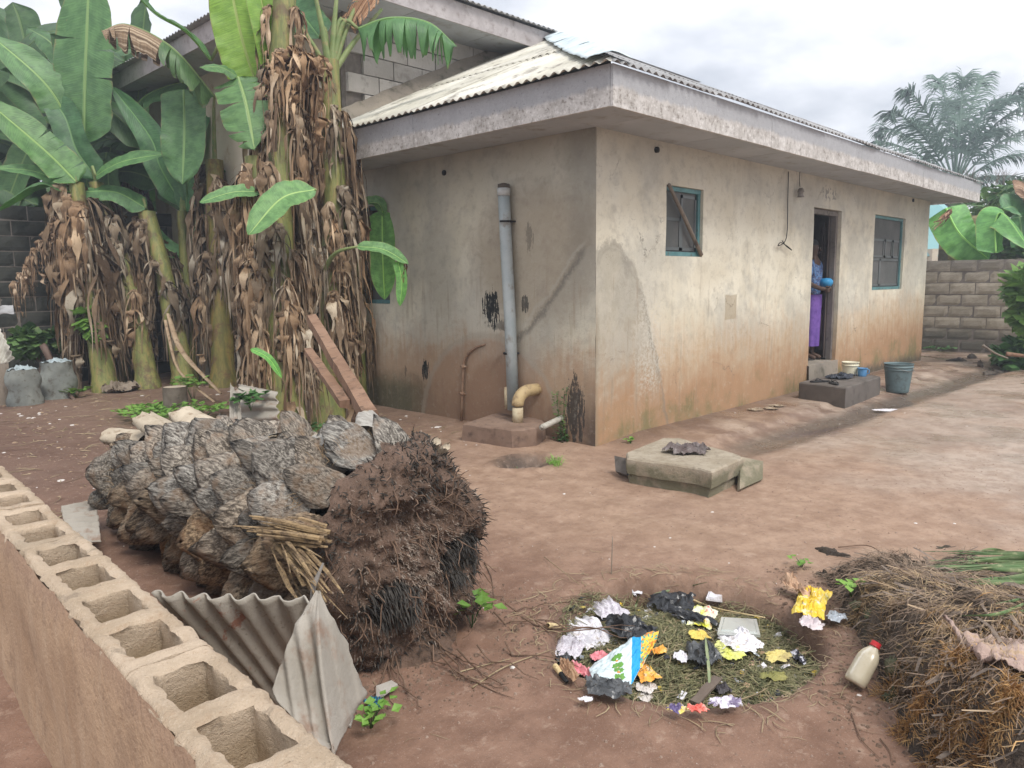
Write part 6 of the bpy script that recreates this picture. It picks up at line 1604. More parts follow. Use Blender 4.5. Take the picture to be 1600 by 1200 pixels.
lit('paper_scrap', 963, 922, 22, 26, pw, 'upright folded white paper scrap behind the crumpled sheet at the back left', 'paper', 2, .05, .8)
lit('paper_scrap', 992, 923, 22, 10, pw, 'small flat white scrap near the back rim of the pit', 'paper', 3, .01)
lit('crumpled_paper', 917, 990, 62, 48, pw, 'star-shaped crumpled white sheet beside the corn cob', 'paper', 4, .045, .4, round_=False)
lit('crumpled_paper', 893, 1010, 44, 32, pp, 'crumpled lined paper tucked under the star-shaped sheet', 'paper', 5, .03, -.4, round_=False)
lit('black_bag', 987, 985, 66, 42, blk, 'crinkled black plastic bag in the middle of the pit', 'plastic bag', 6, .05, .5)
lit('black_bag', 1052, 945, 74, 30, blk, 'black plastic bag toward the back of the pit', 'plastic bag', 7, .045, -.2)
lit('black_bag', 1082, 968, 34, 34, blk, 'black bag scrap beside the yellow-green packet', 'plastic bag', 8, .045, .9)
lit('black_bag', 1100, 1022, 52, 36, M('thin_black_film', (.03, .033, .036), (.10, .105, .11), None, 9, .3, .3, 60, spec=.6), 'translucent black film right of the long pale leaf blade', 'plastic bag', 9, .04)
lit('black_bag', 950, 1078, 74, 32, MATS['thin_black_film'], 'black film under the lower edge of the flowered bag', 'plastic bag', 10, .035, -.25)
lit('black_bag', 878, 1026, 30, 26, MATS['thin_black_film'], 'small grey film scrap at the left rim of the pit', 'plastic bag', 11, .03)
lit('pink_plastic', 906, 1052, 32, 30, pnk, 'pink plastic piece left of the flowered bag', 'plastic scrap', 12, .04, .6)
lit('pink_wrapper', 937, 1028, 30, 12, pnk, 'thin pink patterned wrapper above the flowered bag', 'wrapper', 13, .03, .7)
lit('dry_leaf', 888, 1048, 22, 34, M('brown_leaf', (.30, .17, .10), (.40, .26, .16), None, 8, .8), 'curled brown leaf beside the pink plastic', 'leaf', 14, .03, .2)
lit('orange_sachet', 1006, 1050, 34, 26, ora, 'small orange sachet below the flowered bag', 'sachet', 15, .02, .3, round_=False)
lit('tissue', 1011, 1075, 34, 16, dirtyw, 'greyish crumpled tissue below the orange sachet', 'tissue', 16, .02, .3)
lit('tissue', 1008, 1090, 26, 14, dirtyw, 'dirty white shred at the near rim of the pit', 'tissue', 17, .02)
lit('yellow_green_packet', 1098, 966, 40, 30, ygr, 'yellow-green printed packet with a red dot', 'packet', 18, .035, -.4, round_=False)
lit('yellow_scrap', 1092, 993, 30, 14, M('yellow_card', (.72, .58, .14), (.60, .45, .12)), 'pointed yellow scrap below the yellow-green packet', 'scrap', 19, .015)
lit('orange_strip', 1030, 1018, 26, 8, ora, 'orange strip sticking out behind the flowered bag', 'scrap', 45, .02, .5)
lit('paper_scrap', 1063, 1028, 22, 16, pw, 'small bright white scrap in the grass mat', 'paper', 20, .02)
lit('tissue', 1152, 1003, 62, 34, pw, 'crumpled white tissue partly covered by the clear tray', 'tissue', 21, .04, .1)
lit('yellow_strip', 1142, 1018, 44, 24, M('lime_film', (.60, .62, .14), (.70, .72, .30), None, 20, .4), 'lime and yellow plastic strip below the clear tray', 'plastic strip', 22, .02, -.2)
lit('yellow_peel', 1213, 1026, 50, 16, M('yellow_peel', (.66, .56, .20), (.58, .50, .22), (.3, .22, .1)), 'yellow fruit peel in the right of the pit', 'peel', 23, .02, .6); lit('green_peel', 1208, 1058, 44, 12, M('green_peel', (.22, .22, .08), (.30, .28, .10)), 'dull green peel near the right rim', 'peel', 24, .02, .2)
lit('foil_strip', 1216, 948, 66, 16, silv, 'long crumpled silvery foil along the back rim', 'foil', 25, .03, .02, round_=False)
lit('paper_ball', 1243, 922, 27, 26, brp, 'crumpled brown paper ball at the back right', 'paper', 26, .06, .2)
lit('yellow_packet', 1268, 942, 44, 42, yel, 'torn yellow and orange packet beside the brown paper ball', 'packet', 27, .05, -.5, round_=False)
lit('grey_wrapper', 1307, 965, 32, 12, silv, 'slim grey wrapper between yellow packet and fibre heap', 'wrapper', 28, .02, -.6)
lit('white_cloth', 1273, 993, 52, 36, dirtyw, 'stained white cloth scrap right of the grass tangle', 'cloth', 29, .03, .2, round_=False); lit('white_cloth', 1268, 975, 34, 18, M('pinkish_cloth', (.60, .52, .54), (.68, .62, .62)), 'pinkish cloth scrap just above the stained white one', 'cloth', 30, .03)
lit('striped_wrapper', 1248, 1027, 16, 20, M('black_white_film', (.03, .03, .04), (.6, .6, .66), None, 30, .4, lo=.49, hi=.51), 'tiny black and white wrapper at the right rim', 'wrapper', 31, .015)
lit('purple_white_scrap', 1133, 1100, 64, 16, M('purple_white', (.66, .62, .70), (.22, .18, .28), None, 20, .6, lo=.52, hi=.58), 'white and purple crumpled scrap at the near rim', 'scrap', 32, .025)
lit('red_wrapper', 1090, 1109, 34, 12, redf, 'red wrapper at the near rim of the pit', 'wrapper', 33, .02, .15); lit('purple_wrapper', 1058, 1109, 32, 12, prpl, 'purple and yellow wrapper beside the red one', 'wrapper', 34, .02)
lit('seed_pod', 1128, 1078, 26, 14, M('pod', (.05, .045, .05), (.09, .08, .085), rough=.5), 'dark shrivelled pod near the brown board', 'pod', 35, .03)
lit('white_scrap', 915, 1093, 24, 8, pw, 'pale green and white scrap at the left near rim', 'scrap', 36, .01)
lit('blue_wrapper', 586, 1100, 30, 18, bluw, 'shiny blue and black striped wrapper near the corrugated sheets', 'wrapper', 37, .03, .5, dz=.01)
lit('paper_scrap', 1388, 641, 44, 7, pw, 'flat pale blue-white scrap on the wet ground by the bucket', 'paper', 38, .01, dz=.004)
lit('white_scrap', 1160, 932, 16, 6, dirtyw, 'short buff scrap right of the white box lid', 'scrap', 39, .02)
def scraps(n, mat, nm, seed, lb):
    rs = random.Random(seed); b = MB()
    for i in range(n):
        P, an, _z = inpit(rs, .1, .95); P.z += .012; w_, h_ = rs.uniform(.006, .022), rs.uniform(.005, .014); d = Vector((math.cos(an), math.sin(an), rs.uniform(-.3, .5))); e = Vector((-math.sin(an), math.cos(an), rs.uniform(-.3, .5)))
        b.grid(lambda u, v: P + d * (u - .5) * w_ * 2 + e * (v - .5) * h_ * 2 + Vector((0, 0, .008 * fb(u * 4 + i, v * 4, seed))), 3, 3)
    b.build(nm, mat, None, kind='stuff', smooth=False, label=lb, cat='scraps')
scraps(110, pw, 'white_shreds', 1, 'tiny white paper shreds through the rubbish'); scraps(130, blk, 'black_shreds', 2, 'shreds of black plastic film through the rubbish'); scraps(34, yel, 'yellow_shreds', 3, 'tiny yellow film shreds through the rubbish'); scraps(90, brp, 'brown_shreds', 4, 'brown leaf and paper shreds through the rubbish'); scraps(26, silv, 'silver_shreds', 5, 'tiny silvery film shreds through the rubbish')
# white lid, flat can lid, clear tray, brown board
def plate(name, pts, th, mat, label, cat, dz=.02, inset=0):
    P = [gr(u, v, dz + (q[0] if q else 0)) for (u, v, *q) in pts]; b = MB(); n = len(P); N = Vector((0, 0, th)); b.add(P + [p_ + N for p_ in P], [tuple(range(n - 1, -1, -1)), tuple(range(n, 2 * n))] + [(i, (i + 1) % n, (i + 1) % n + n, i + n) for i in range(n)])
    c = sum(P, Vector()) / n
    if inset: b.add([c + (p_ - c) * .8 + N * 1.4 for p_ in P] + [c + (p_ - c) * .86 + N * 1.02 for p_ in P], [tuple(range(n))] + [(i, (i + 1) % n, (i + 1) % n + n, i + n) for i in range(n)])
    return b.build(name, mat, None, smooth=False, label=label, cat=cat)
plate('box_lid', [(1109, 923), (1139, 926), (1133, 942), (1103, 938)], .010, pw, 'white rectangular plastic lid with a raised line near the back rim', 'lid', .02, 1)
plate('clear_tray', [(1127, 968), (1182, 971), (1188, 996), (1121, 991)], .012, clr, 'clear see-through plastic tray in the right middle of the pit', 'tray', .045, 1)
b = MB(); P = gr(1235, 1058, .01); b.lathe([(.001, .004), (.022, .006), (.024, 0), (.022, -.003)], P, 20); b.build('round_lid', pw, None, label='small round white lid on the earth right of the pit', cat='lid')
b = MB(); P, Q = gr(1085, 1098, .015), gr(1122, 1058, .035); prism(b, P, Q, [(-.018, -.004), (.018, -.004), (.018, .004), (-.018, .004)], 4); b.build('brown_board', M('brown_board', (.13, .10, .08), (.19, .15, .12)), None, smooth=False, label='short brown board end sticking from the grass in the near pit', cat='board')
# flowered bag: white film with a blue band and an orange flowered end
FA = [gr(918, 1046, .025), gr(983, 1003, .05), gr(1030, 990, .055)]; FB_ = [gr(928, 1070, .02), gr(982, 1082, .02), gr(1024, 1010, .04)]
FA[0] = gr(919, 1050, .03)
def fbag(u, v):
    a = bez(FA, 20)[int(u * 20)] ; P = FA[0] * 0
    k = u * 2; i_ = min(int(k), 1); f_ = k - i_; A = FA[i_] * (1 - f_) + FA[i_ + 1] * f_; B = FB_[i_] * (1 - f_) + FB_[i_ + 1] * f_
    return A * (1 - v) + B * v + Vector((0, 0, .012 + .014 * fb(u * 4, v * 4, 3) + .006 * fb(u * 14, v * 10, 8)))
SPR = [(.32 + .075 * k_ * .9, .40 + .12 * k_) for k_ in range(4)]
def fmi(u, v):
    if u > .70: return 3 if fb(u * 16, v * 9, 4) > .18 else (4 if fb(u * 16, v * 9, 9) > .22 else 2)
    if u > .55: return 1
    if v > .88 and u < .2: return 1
    for (cx, cy) in ((.34, .30), (.35, .48), (.36, .66), (.37, .82)):
        for s_ in (-1, 1):
            for a in (.2, .9, 1.5):
                ex, ey = (u - cx) - s_ * math.cos(a) * .045, (v - cy) + math.sin(a) * .06
                if (ex / .034) ** 2 + ((ey + ex * s_ * .6) / .034) ** 2 < 1: return 5
        if (u - cx) ** 2 + (v - cy - .02) ** 2 < .0005: return 4
    return 0
fm_ = [M('bag_white', (.58, .68, .70), (.66, .75, .77), rough=.4, bump=.1), M('bag_blue', (.02, .30, .62), (.03, .36, .68), rough=.4, bump=.1), M('bag_yellow', (.80, .50, .05), (.80, .58, .1), rough=.4, bump=.1), M('bag_teal_spot', (.10, .42, .36), bump=0, rough=.4), M('bag_orange', (.75, .26, .06), bump=0, rough=.4), M('bag_green', (.10, .26, .04), (.16, .34, .07), bump=0, rough=.4)]
b = MB(); b.grid(fbag, 84, 56, thick=.0012, mif=fmi); b.build('flowered_bag', fm_, None, label='white plastic bag printed with green sprigs, a blue band and a flowered orange end', cat='plastic bag')
# corn cobs
cobm = M('corn_cob', (.62, .47, .24), (.70, .56, .32), (.38, .25, .13), 40, .85, .6, 160)
def cob(A, B, r, label, burnt=0):
    root = empty('corn_cob', tuple(A), label, 'corn cob'); d = B - A; b = MB(); s1 = d.normalized().cross(Vector((0, 0, 1))).normalized(); s2 = s1.cross(d.normalized())
    def fn(u, v):
        an = u * 2 * PI; rr = r * (1 - .35 * v ** 2) * (1 + .07 * math.sin(an * 10) * math.sin(v * 60)) * (1 if .02 < v < .98 else .7); return A + d * v + (s1 * math.cos(an) + s2 * math.sin(an)) * rr
    b.grid(fn, 40, 44); hi = burnt; b.add([A, B], []); b.build('cob', [cobm, blackm], root) if not burnt else None
    if burnt:
        b2 = MB(); b2.grid(lambda u, v: fn(u, v * .5), 40, 24); b2.build('cob', cobm, root); b2 = MB(); b2.grid(lambda u, v: fn(u, .5 + v * .5), 40, 24); b2.build('charred_end', blackm, root)
cob(gr(856, 977, .02), gr(893, 981, .025), .012, 'dry yellow corn cob at the left rim of the pit'); cob(gr(867, 1040, .02), gr(886, 1066, .012), .011, 'corn cob with a charred black end beside the pink plastic', 1)
# leaf blades, stalks and sticks
def strap(name, pts, w_, mat, label, cat='leaf blade', dz=.03, parent=None, flat=True, group=None, seed=0):
    C_ = bez(pts, 16); b = MB(); N = Vector((0, 0, 1)); vs = []
    for i, c in enumerate(C_):
        T = (C_[min(i + 1, 16)] - C_[max(i - 1, 0)]).normalized(); s_ = T.cross(-_f).normalized() * w_ * (1 - (i / 16) ** 2.2 * .9) * min(1, .3 + i / 4); n_ = T.cross(s_).normalized() * w_ * .35; vs += [c - s_ + n_, c, c + s_ + n_]
    b.add(vs, [f3 for i in range(16) for f3 in ((i * 3, i * 3 + 1, i * 3 + 4, i * 3 + 3), (i * 3 + 1, i * 3 + 2, i * 3 + 5, i * 3 + 4))]); return b.build(name, mat, parent, label=label, cat=cat, group=group)
gbl = M('pale_blade', (.20, .25, .13), (.28, .32, .18), (.36, .34, .2), 8, .6, .2, 60)
strap('leaf_blade', [gr(1109, 1100, .02), gr(1108, 1045, .06), gr(1103, 995, .06)][::-1], .008, gbl, 'long pale green leaf blade standing down the middle of the pit')
strap('leaf_blade', [gr(1022, 928, .03), gr(1070, 918, .04), gr(1105, 910, .03)], .006, gbl, 'long green leaf blade across the back of the pit'); strap('leaf_blade', [gr(992, 962, .03), gr(994, 945, .04), gr(999, 930, .05)], .006, gbl, 'short upright pale blade left of the back black bag')
def stick(name, pts, r, mat, label, cat='stick', n=7):
    b = MB(); C_ = bez(pts, 14); b.tube(C_, [r * (1 - .04 * i) for i in range(15)], n); return b.build(name, mat, None, label=label, cat=cat)
q = gr(955, 928, .02); stick('stick', [q, q + Vector((0, 0, .06)), PD(957, 838, (q - CAM).dot(_f) - .02)], .0045, woodgrey, 'thin dry stick standing upright at the back left of the pit')
stick('stalk', [zg(738, 1076, .006), zg(790, 1046, .012), zg(862, 1023, .02)], .0035, gstd, 'long dry straw stalk lying between the trunk and the pit', 'stalk'); stick('stalk', [zg(715, 1052, .006), zg(760, 1040, .008), zg(798, 1035, .01)], .003, gstd, 'shorter dry stalk beside the long one', 'stalk')
stick('twig', [zg(757, 880, .006), zg(768, 905, .006), zg(772, 938, .006)], .004, rt, 'dark twig on the earth just right of the trunk', 'twig'); stick('twig', [zg(750, 1010, .006), zg(715, 1030, .006), zg(690, 1040, .006)], .003, rt, 'thin twig lying below the weed at the trunk', 'twig')
stick('stick', [gr(1052, 922, .03), gr(1110, 948, .03), gr(1195, 965, .03)], .006, MATS['corn_cob'], 'long brown stick along the back rim of the pit'); stick('stick', [gr(1120, 1105, .02), gr(1200, 1075, .02), gr(1260, 1020, .02), gr(1330, 1000, .03)], .0028, gstd, 'arched straw reaching from the near rim toward the fibre heap')
stick('stick', [gr(832, 952, .01), gr(880, 978, .03)], .002, gstd, 'short fine straw left of the corn cob'); stick('stick', [gr(850, 870, .01), gr(895, 905, .02), gr(930, 935, .03)], .0022, gstd, 'fine straw pointing into the pit from the back left')

# ================================================================== fibre heap (rotting palm trunk) at right
MA, MU, MV = Vector((-1.62, -2.72, 0)), Vector((-1.30, -.87, 0)).normalized(), Vector((.556, -.831, 0))
def mh(a, q):
    """height of the heap at a metres along its left edge and q metres in from it"""
    e = sst(-.04, .10 + .05 * fb(a * 3, 0, 2), q + .05 * fb(a * 4, q * 4, 1)) * sst(-.06, .12, a + .07 * fb(q * 3, a, 5))
    return (.11 + .18 * sst(.1, 1.3, a) + .06 * fb(a * 2.2, q * 2.2, 3) + .05 * fb(a * 6, q * 6, 8) + .028 * fb(a * 17, q * 17, 9) + .012 * fb(a * 45, q * 45, 9)) * e + .05 * math.exp(-((q - .45) / .35) ** 2) * e
def MPt(a, q, dz=0): p_ = MA + MU * a + MV * q; return Vector((p_.x, p_.y, mh(a, q) + gz_(p_.x, p_.y) - .01 + dz))
def on_heap(u, v, dz=.0):
    z_ = .25
    for _ in range(16):
        P = PZ(u, v, z_ + dz); r_ = P - MA; z_ = z_ * .6 + mh(r_.dot(MU), r_.dot(MV)) * .4
    P.z = mh(r_.dot(MU), r_.dot(MV)) + dz
    return P
t = NT('rotting_fibre'); p = t.pos(); x, y, z = t.sep(p); n1 = t.noise(p, 4.5, 6, .65); n2 = t.noise(p, 22, 6, .72); n3 = t.noise(t.comb(x * 20.0 + y * 60.0, x * 8.0, z * 50.0), 3, 5, .7)
col = t.mix(n1.st(.38, .6), (.105, .078, .058), (.22, .165, .12)); col = t.mix(n3.st(.5, .68) * .7, col, (.33, .26, .19)); col = t.mix(n2.st(.5, .36) * .85, col, (.035, .026, .02)); col = t.mix((z + n1 * .12).st(.16, .07) * .7, col, (.045, .034, .026))
col = t.mix((n1 + n2 * .4).st(.78, .86) * .6, col, (.07, .085, .04)); t.set('Base Color', col); t.set('Roughness', .95); t.bump(n3 + n2 + t.noise(p, 90, 4), 1.0, .02); MRF = t.mat
heap = empty('fibre_heap', tuple(MPt(.8, .6)), 'rotting fibrous palm trunk section heaped at the right foreground', 'fibre heap')
b = MB(); b.grid(lambda u, v: MPt(-.12 + u * 2.6, -.10 + v * 1.9) + Vector((.012 * fb(u * 60, v * 40, 3), .012 * fb(u * 60, v * 40, 7), 0)), 170, 130); b.build('heap_body', MRF, heap)
hf = M('tan_fibre', (.36, .25, .14), (.46, .34, .20), (.20, .13, .08), 9, .9, .1, 60, coord='geo'); hg_ = M('grey_fibre', (.20, .14, .10), (.31, .23, .165), (.08, .055, .04), 9, .9, .1, 60, coord='geo')
def onheap(lo_a, hi_a, lo_q, hi_q, mode):
    def f(rs):
        while True:
            a, q = rs.uniform(lo_a, hi_a), rs.uniform(lo_q, hi_q); m_ = fb(a * 2.4 + mode * 5, q * 2.4, mode)
            if m_ > rs.uniform(-.6, .25): break
        P = MPt(a, q, rs.uniform(0, .02)); e = MPt(a + .03, q) - MPt(a, q); return P, math.atan2(e.y, e.x) + PI * .5 + 1.6 * fb(a * 1.7, q * 1.7, 6) + rs.gauss(0, .45), rs.uniform(-.35, .35)
    return f
straw(15000, onheap(0, 2.4, -.02, 1.7, 1), hg_, 'grey_fibres', (.03, .16), (.0008, .002), 21, heap, lift=.03, curve=.4); straw(5200, onheap(.4, 1.8, .05, 1.5, 2), hf, 'tan_fibres', (.03, .13), (.0007, .0016), 22, heap, lift=.03, curve=.4)
# tufts standing from the near part, and chunks
tf = M('orange_tuft', (.44, .25, .10), (.55, .36, .17), (.22, .12, .06), 9, .9, .1, 60, coord='geo')
for k, (u, v, R_) in enumerate(((1345, 955, .08), (1395, 950, .09), (1440, 1000, .08), (1500, 1000, .09), (1560, 1010, .09), (1440, 1100, .06), (1490, 1080, .05), (1420, 1135, .05), (1500, 1130, .06), (1570, 1110, .06), (1540, 1160, .06), (1470, 1170, .06), (1580, 1080, .05), (1390, 1080, .05), (1600, 1000, .08))):
    c = on_heap(u, v)
    def ft(rs, c=c, R_=R_):
        a, r_ = rs.uniform(0, 6.28), R_ * rs.random(); P = c + Vector((math.cos(a) * r_, math.sin(a) * r_, 0)); q = P - MA; P.z = mh(q.dot(MU), q.dot(MV)); return P, (Vector((math.cos(a) * r_ * 6, math.sin(a) * r_ * 6, .35)) - _f * .45 - AR * .2).normalized()
    spikes(300, ft, tf if k > 4 else hf, 'fibre_tuft', (.03, .07), (.0008, .0018), heap, .35, 60 + k, spread=.35)
chm = M('rotten_chunk', (.10, .085, .07), (.17, .145, .12), (.04, .034, .028), 6, .9, 1, 50, vary=.35); chg = M('mossy_chunk', (.09, .10, .055), (.14, .135, .085), (.05, .045, .03), 6, .9, 1, 50, vary=.2)
def chunk(c, s3, seed, mat, name='husk_chunk', parent=heap, **k):
    b = MB(); R = Matrix.Rotation(seed * 1.7, 3, 'Z') @ Matrix.Rotation(seed * .7, 3, 'X')
    def fn(u, v):
        th, ph = v * PI, u * 2 * PI; d = Vector((math.sin(th) * math.cos(ph), math.sin(th) * math.sin(ph), math.cos(th))); r_ = 1 + .5 * fb(d.x * 1.6 + seed * 3, d.y * 1.6, d.z * 1.6) + .28 * fb(d.x * 5 + seed, d.y * 5, d.z * 5); return Vector(c) + R @ Vector((d.x * s3[0] * r_, d.y * s3[1] * r_, d.z * s3[2] * r_))
    b.grid(fn, 22, 14); return b.build(name, mat, parent, **k)
for k, (u, v, a, b2, c2, m_) in enumerate(((1300, 870, .12, .06, .05, 0), (1290, 905, .06, .05, .06, 0), (1345, 945, .05, .035, .03, 1), (1360, 960, .06, .03, .02, 1), (1395, 1045, .03, .04, .06, 1), (1400, 1095, .03, .04, .06, 1), (1430, 1075, .06, .05, .02, 0), (1370, 895, .07, .03, .02, 0), (1475, 860, .10, .05, .03, 0), (1450, 1010, .05, .035, .02, 0))):
    chunk(on_heap(u, v, -.02), (a * .8, b2 * .8, c2 * .7), k + 1, (MRF, chg)[m_])
bst = M('bark_strip', (.13, .10, .08), (.24, .19, .15), (.06, .045, .036), 20, .9, .3, 60, coord='geo')
straw(620, onheap(0, 2.3, 0, 1.6, 3), bst, 'bark_strips', (.06, .20), (.003, .011), 41, heap, lift=.03, curve=.25); straw(260, onheap(.3, 2.3, 0, 1.4, 4), MATS['dry_stalk'], 'stalk_pieces', (.05, .22), (.0015, .005), 42, heap, lift=.02, curve=.15)
straw(900, onheap(1.1, 2.4, -.02, 1.2, 5), tf, 'orange_fibres', (.03, .09), (.0008, .002), 43, heap, lift=.03)
# bottle leaning on the heap
bt_ = empty('plastic_bottle', tuple(zg(1338, 1082)), 'cloudy plastic bottle with a red cap leaning against the fibre heap', 'bottle')
BA = PD(1334, 1078, (zg(1338, 1082) - CAM).dot(_f)); BA.z = max(BA.z, .035); BT = PD(1370, 1004, (BA - CAM).dot(_f) + .035); d = (BT - BA); Lb = d.length; d = d.normalized(); s1 = d.cross(Vector((0, 0, 1))).normalized(); s2 = s1.cross(d); MBt = Matrix((s1, s2, d)).transposed()
k_ = Lb / .2
bm1 = M('cloudy_plastic', (.60, .53, .38), (.66, .60, .46), (.50, .42, .28), 7, .25, .05, 20, spec=.6, transmit=.25)
b = MB(); sq = MBt @ Matrix.Diagonal((1.0, .8, 1)); b.lathe([(.001, .0), (.030, .0), (.036, .008), (.037, .03), (.036, .1), (.035, .125), (.028, .150), (.017, .168), (.0145, .178), (.0145, .186)], BA, 28, mat=sq @ Matrix.Diagonal((k_ * 1.3, k_ * 1.3, k_))); b.build('body', bm1, bt_)
b = MB(); b.lathe([(.016, .176), (.018, .177), (.018, .184), (.0165, .1845), (.0165, .200), (.001, .2015)], BA, 28, mat=MBt @ Matrix.Diagonal((k_ * 1.25, k_ * 1.25, k_))); b.build('cap', M('red_cap', (.50, .035, .04), bump=.05, rough=.35), bt_)
# sacking across the heap
t = NT('sacking'); p = t.pos('uv'); u_, v_, _ = t.sep(p); pg = t.pos(); n1 = t.noise(pg, 6, 5, .6); wv = ((u_ * 620.0).sin() * .5 + .5).mx((v_ * 180.0).sin() * .5 + .5); ck = ((u_ * 150.0).sin().st(.6, .95)).mx((v_ * 50.0).sin().st(.6, .95))
col = t.mix(n1.st(.35, .65), (.34, .235, .20), (.44, .33, .28)); col = t.mix(ck * n1.st(.52, .60) * .5, col, (.50, .35, .18)); col = t.mix(t.noise(pg, 24, 4).st(.58, .7) * .5, col, (.22, .14, .11)); t.set('Base Color', col); t.set('Roughness', .95); t.bump(wv, .5, .003); MSK = t.mat
SA = [(1472, 985), (1500, 1020), (1550, 1025), (1620, 1030)]; SB = [(1462, 1045), (1500, 1062), (1550, 1078), (1620, 1104)]
def sack_(u, v):
    k = u * 3; i_ = min(int(k), 2); f_ = k - i_; a, b2 = [Vector(L_[i_]) * (1 - f_) + Vector(L_[i_ + 1]) * f_ for L_ in (SA, SB)]
    P = PZ(a.x * (1 - v) + b2.x * v, a.y * (1 - v) + b2.y * v, .30); r_ = P - MA; P = P + MV * max(0, .09 + .02 * v - r_.dot(MV)); r_ = P - MA
    P.z = max(mh(r_.dot(MU) + dx * .04, r_.dot(MV) + dy * .04) for dx in (-1, 0, 1) for dy in (-1, 0, 1))
    return P + Vector((0, 0, .02 + .014 * math.sin(v * 11 + u * 5 + 2 * fb(u * 2, v, 3)) + .012 * fb(u * 5, v * 3, 2)))
b = MB(); b.grid(sack_, 70, 26, thick=.002, uv=True); b.build('sacking', MSK, None, label='dull pinkish sacking cloth draped over the fibre heap', cat='sacking')
# fresh palm leaflets lying across the heap
pgm = M('fresh_palm_leaflet', (.10, .17, .07), (.16, .23, .10), (.34, .36, .20), 5, .45, .2, 60, stretch=(1, 1, 1), vary=.3)
fl = empty('palm_frond', tuple(on_heap(1560, 885)), 'bunch of fresh green palm leaflets lying across the back of the fibre heap', 'palm leaf')
rs = random.Random(5)
for k in range(26):
    y0 = 868 + 46 * rs.random(); x1 = rs.uniform(1440, 1500); y1 = y0 + rs.uniform(-12, 14); strap('leaflet', [on_heap(1640, y0 - 4, .05 + .02 * rs.random()), on_heap(1560, (y0 + y1) / 2 + rs.uniform(-4, 2), .05), on_heap(x1, y1, .018)], rs.uniform(.005, .011), pgm, None, None, parent=fl)
for (a, b2, c2) in (((1610, 940), (1560, 958), (1500, 962)), ((1620, 950), (1570, 962), (1540, 965)), ((1620, 935), (1590, 938), (1556, 944)), ((1575, 862), (1545, 858), (1510, 866)), ((1640, 950), (1600, 1000), (1575, 1010))):
    strap('leaflet', [on_heap(*a, .03), on_heap(*b2, .03), on_heap(*c2, .01)], .007, pgm, None, None, parent=fl)
stick('stick', [on_heap(1310, 855, .02), on_heap(1360, 853, .03), on_heap(1405, 890, .02), on_heap(1430, 905, .01)], .0035, rt, 'thin arched root over the back of the fibre heap'); stick('root_string', [on_heap(1448, 905, .01), on_heap(1446, 925, .03), on_heap(1452, 940, .01)], .003, gstd, 'short pale root curl on the fibre heap', 'root')
for k, (pp_) in enumerate((((1330, 1120), (1345, 1160), (1375, 1190)), ((1326, 1118), (1332, 1108), (1345, 1112)), ((1375, 1160), (1390, 1180), (1395, 1200)))): stick('root_string', [zg(u, v, .006) for u, v in pp_], .0022, rt, ('long thin root curving over the ground below the bottle', 'tiny root hook below the bottle', 'thin root at the bottom beside the fibre heap')[k], 'root')
soilb = M('loose_dark_soil', (.15, .10, .072), (.21, .145, .105), (.09, .06, .045), 12, .95, 1, 60, coord='geo')

# ================================================================== doorway, lamp, wires, person
lamp = empty('lamp_holder', tuple(PY(1250, 300, -.03)), 'bare grey lamp holder hanging on a short wire by the door', 'lamp holder')
b = MB(); b.tube(bez([PY(1250, 268, -.02), PY(1249, 280, -.025), PY(1250, 292, -.03)], 8), .004, 5); b.build('wire', blackm, lamp)
b = MB(); c = PY(1251, 308, -.06); b.lathe([(.001, .11), (.02, .11), (.034, .09), (.042, .06), (.03, .055), (.03, .025), (.045, .0), (.02, -.0), (.001, .02)], c, 16); b.build('socket', M('grey_bakelite', (.16, .15, .14), (.24, .22, .20), rough=.5), lamp)
b = MB(); b.tube(bez([PY(1232, 268, -.02), PY(1231, 310, -.02), PY(1230, 360, -.03), PY(1226, 378, -.04), PY(1216, 384, -.05), PY(1220, 379, -.05), PY(1232, 386, -.05), PY(1237, 391, -.05), PY(1228, 384, -.04), PY(1222, 376, -.04)], 50), .0055, 5); b.build('hanging_wire', blackm, None, label='loose dark wire hanging down the front wall, its end knotted in a loop', cat='wire')
for (P, lb) in ((PY(1027, 234, -.01), 'front'), (PX(694, 270, -.01), 'side'), (PY(1427, 313, -.01), 'right')):
    b = MB(); b.tube([P + Vector((-.01 if lb == 'side' else 0, .0 if lb == 'side' else -.01, 0)), P + Vector((.03 if lb == 'side' else 0, .03 if lb != 'side' else 0, 0))], .028, 10); b.build('vent_plug', blackm, house)


def skinfig(name, verts, edges, radii, mat, parent=None, root=0, sub=2, **k):
    me = bpy.data.meshes.new(name); me.from_pydata([tuple(v) for v in verts], edges, []); o = bpy.data.objects.new(name, me); COL.objects.link(o); m = o.modifiers.new('s', 'SKIN')
    for i, r_ in enumerate(radii): me.skin_vertices[0].data[i].radius = (r_, r_) if not isinstance(r_, tuple) else r_; me.skin_vertices[0].data[i].use_root = (i == root)
    m.use_smooth_shade = True; m2 = o.modifiers.new('d', 'SUBSURF'); m2.levels = sub; m2.render_levels = sub
    dg = bpy.context.evaluated_depsgraph_get(); me2 = bpy.data.meshes.new_from_object(o.evaluated_get(dg)); bpy.data.objects.remove(o); me2.materials.clear(); me2.materials.append(mat); me2.name = name
    o = bpy.data.objects.new(name, me2); COL.objects.link(o); me2.polygons.foreach_set('use_smooth', [True] * len(me2.polygons))
    if parent: o.parent = parent
    return tag(o, **k)


hip = Vector((5.27, .30, .345)); per = empty('person', tuple(hip), 'person in a blue patterned blouse and purple wrapper standing half hidden in the doorway', 'person', )
skn = M('brown_skin', (.075, .042, .028), (.095, .055, .038), bump=.05, rough=.5)
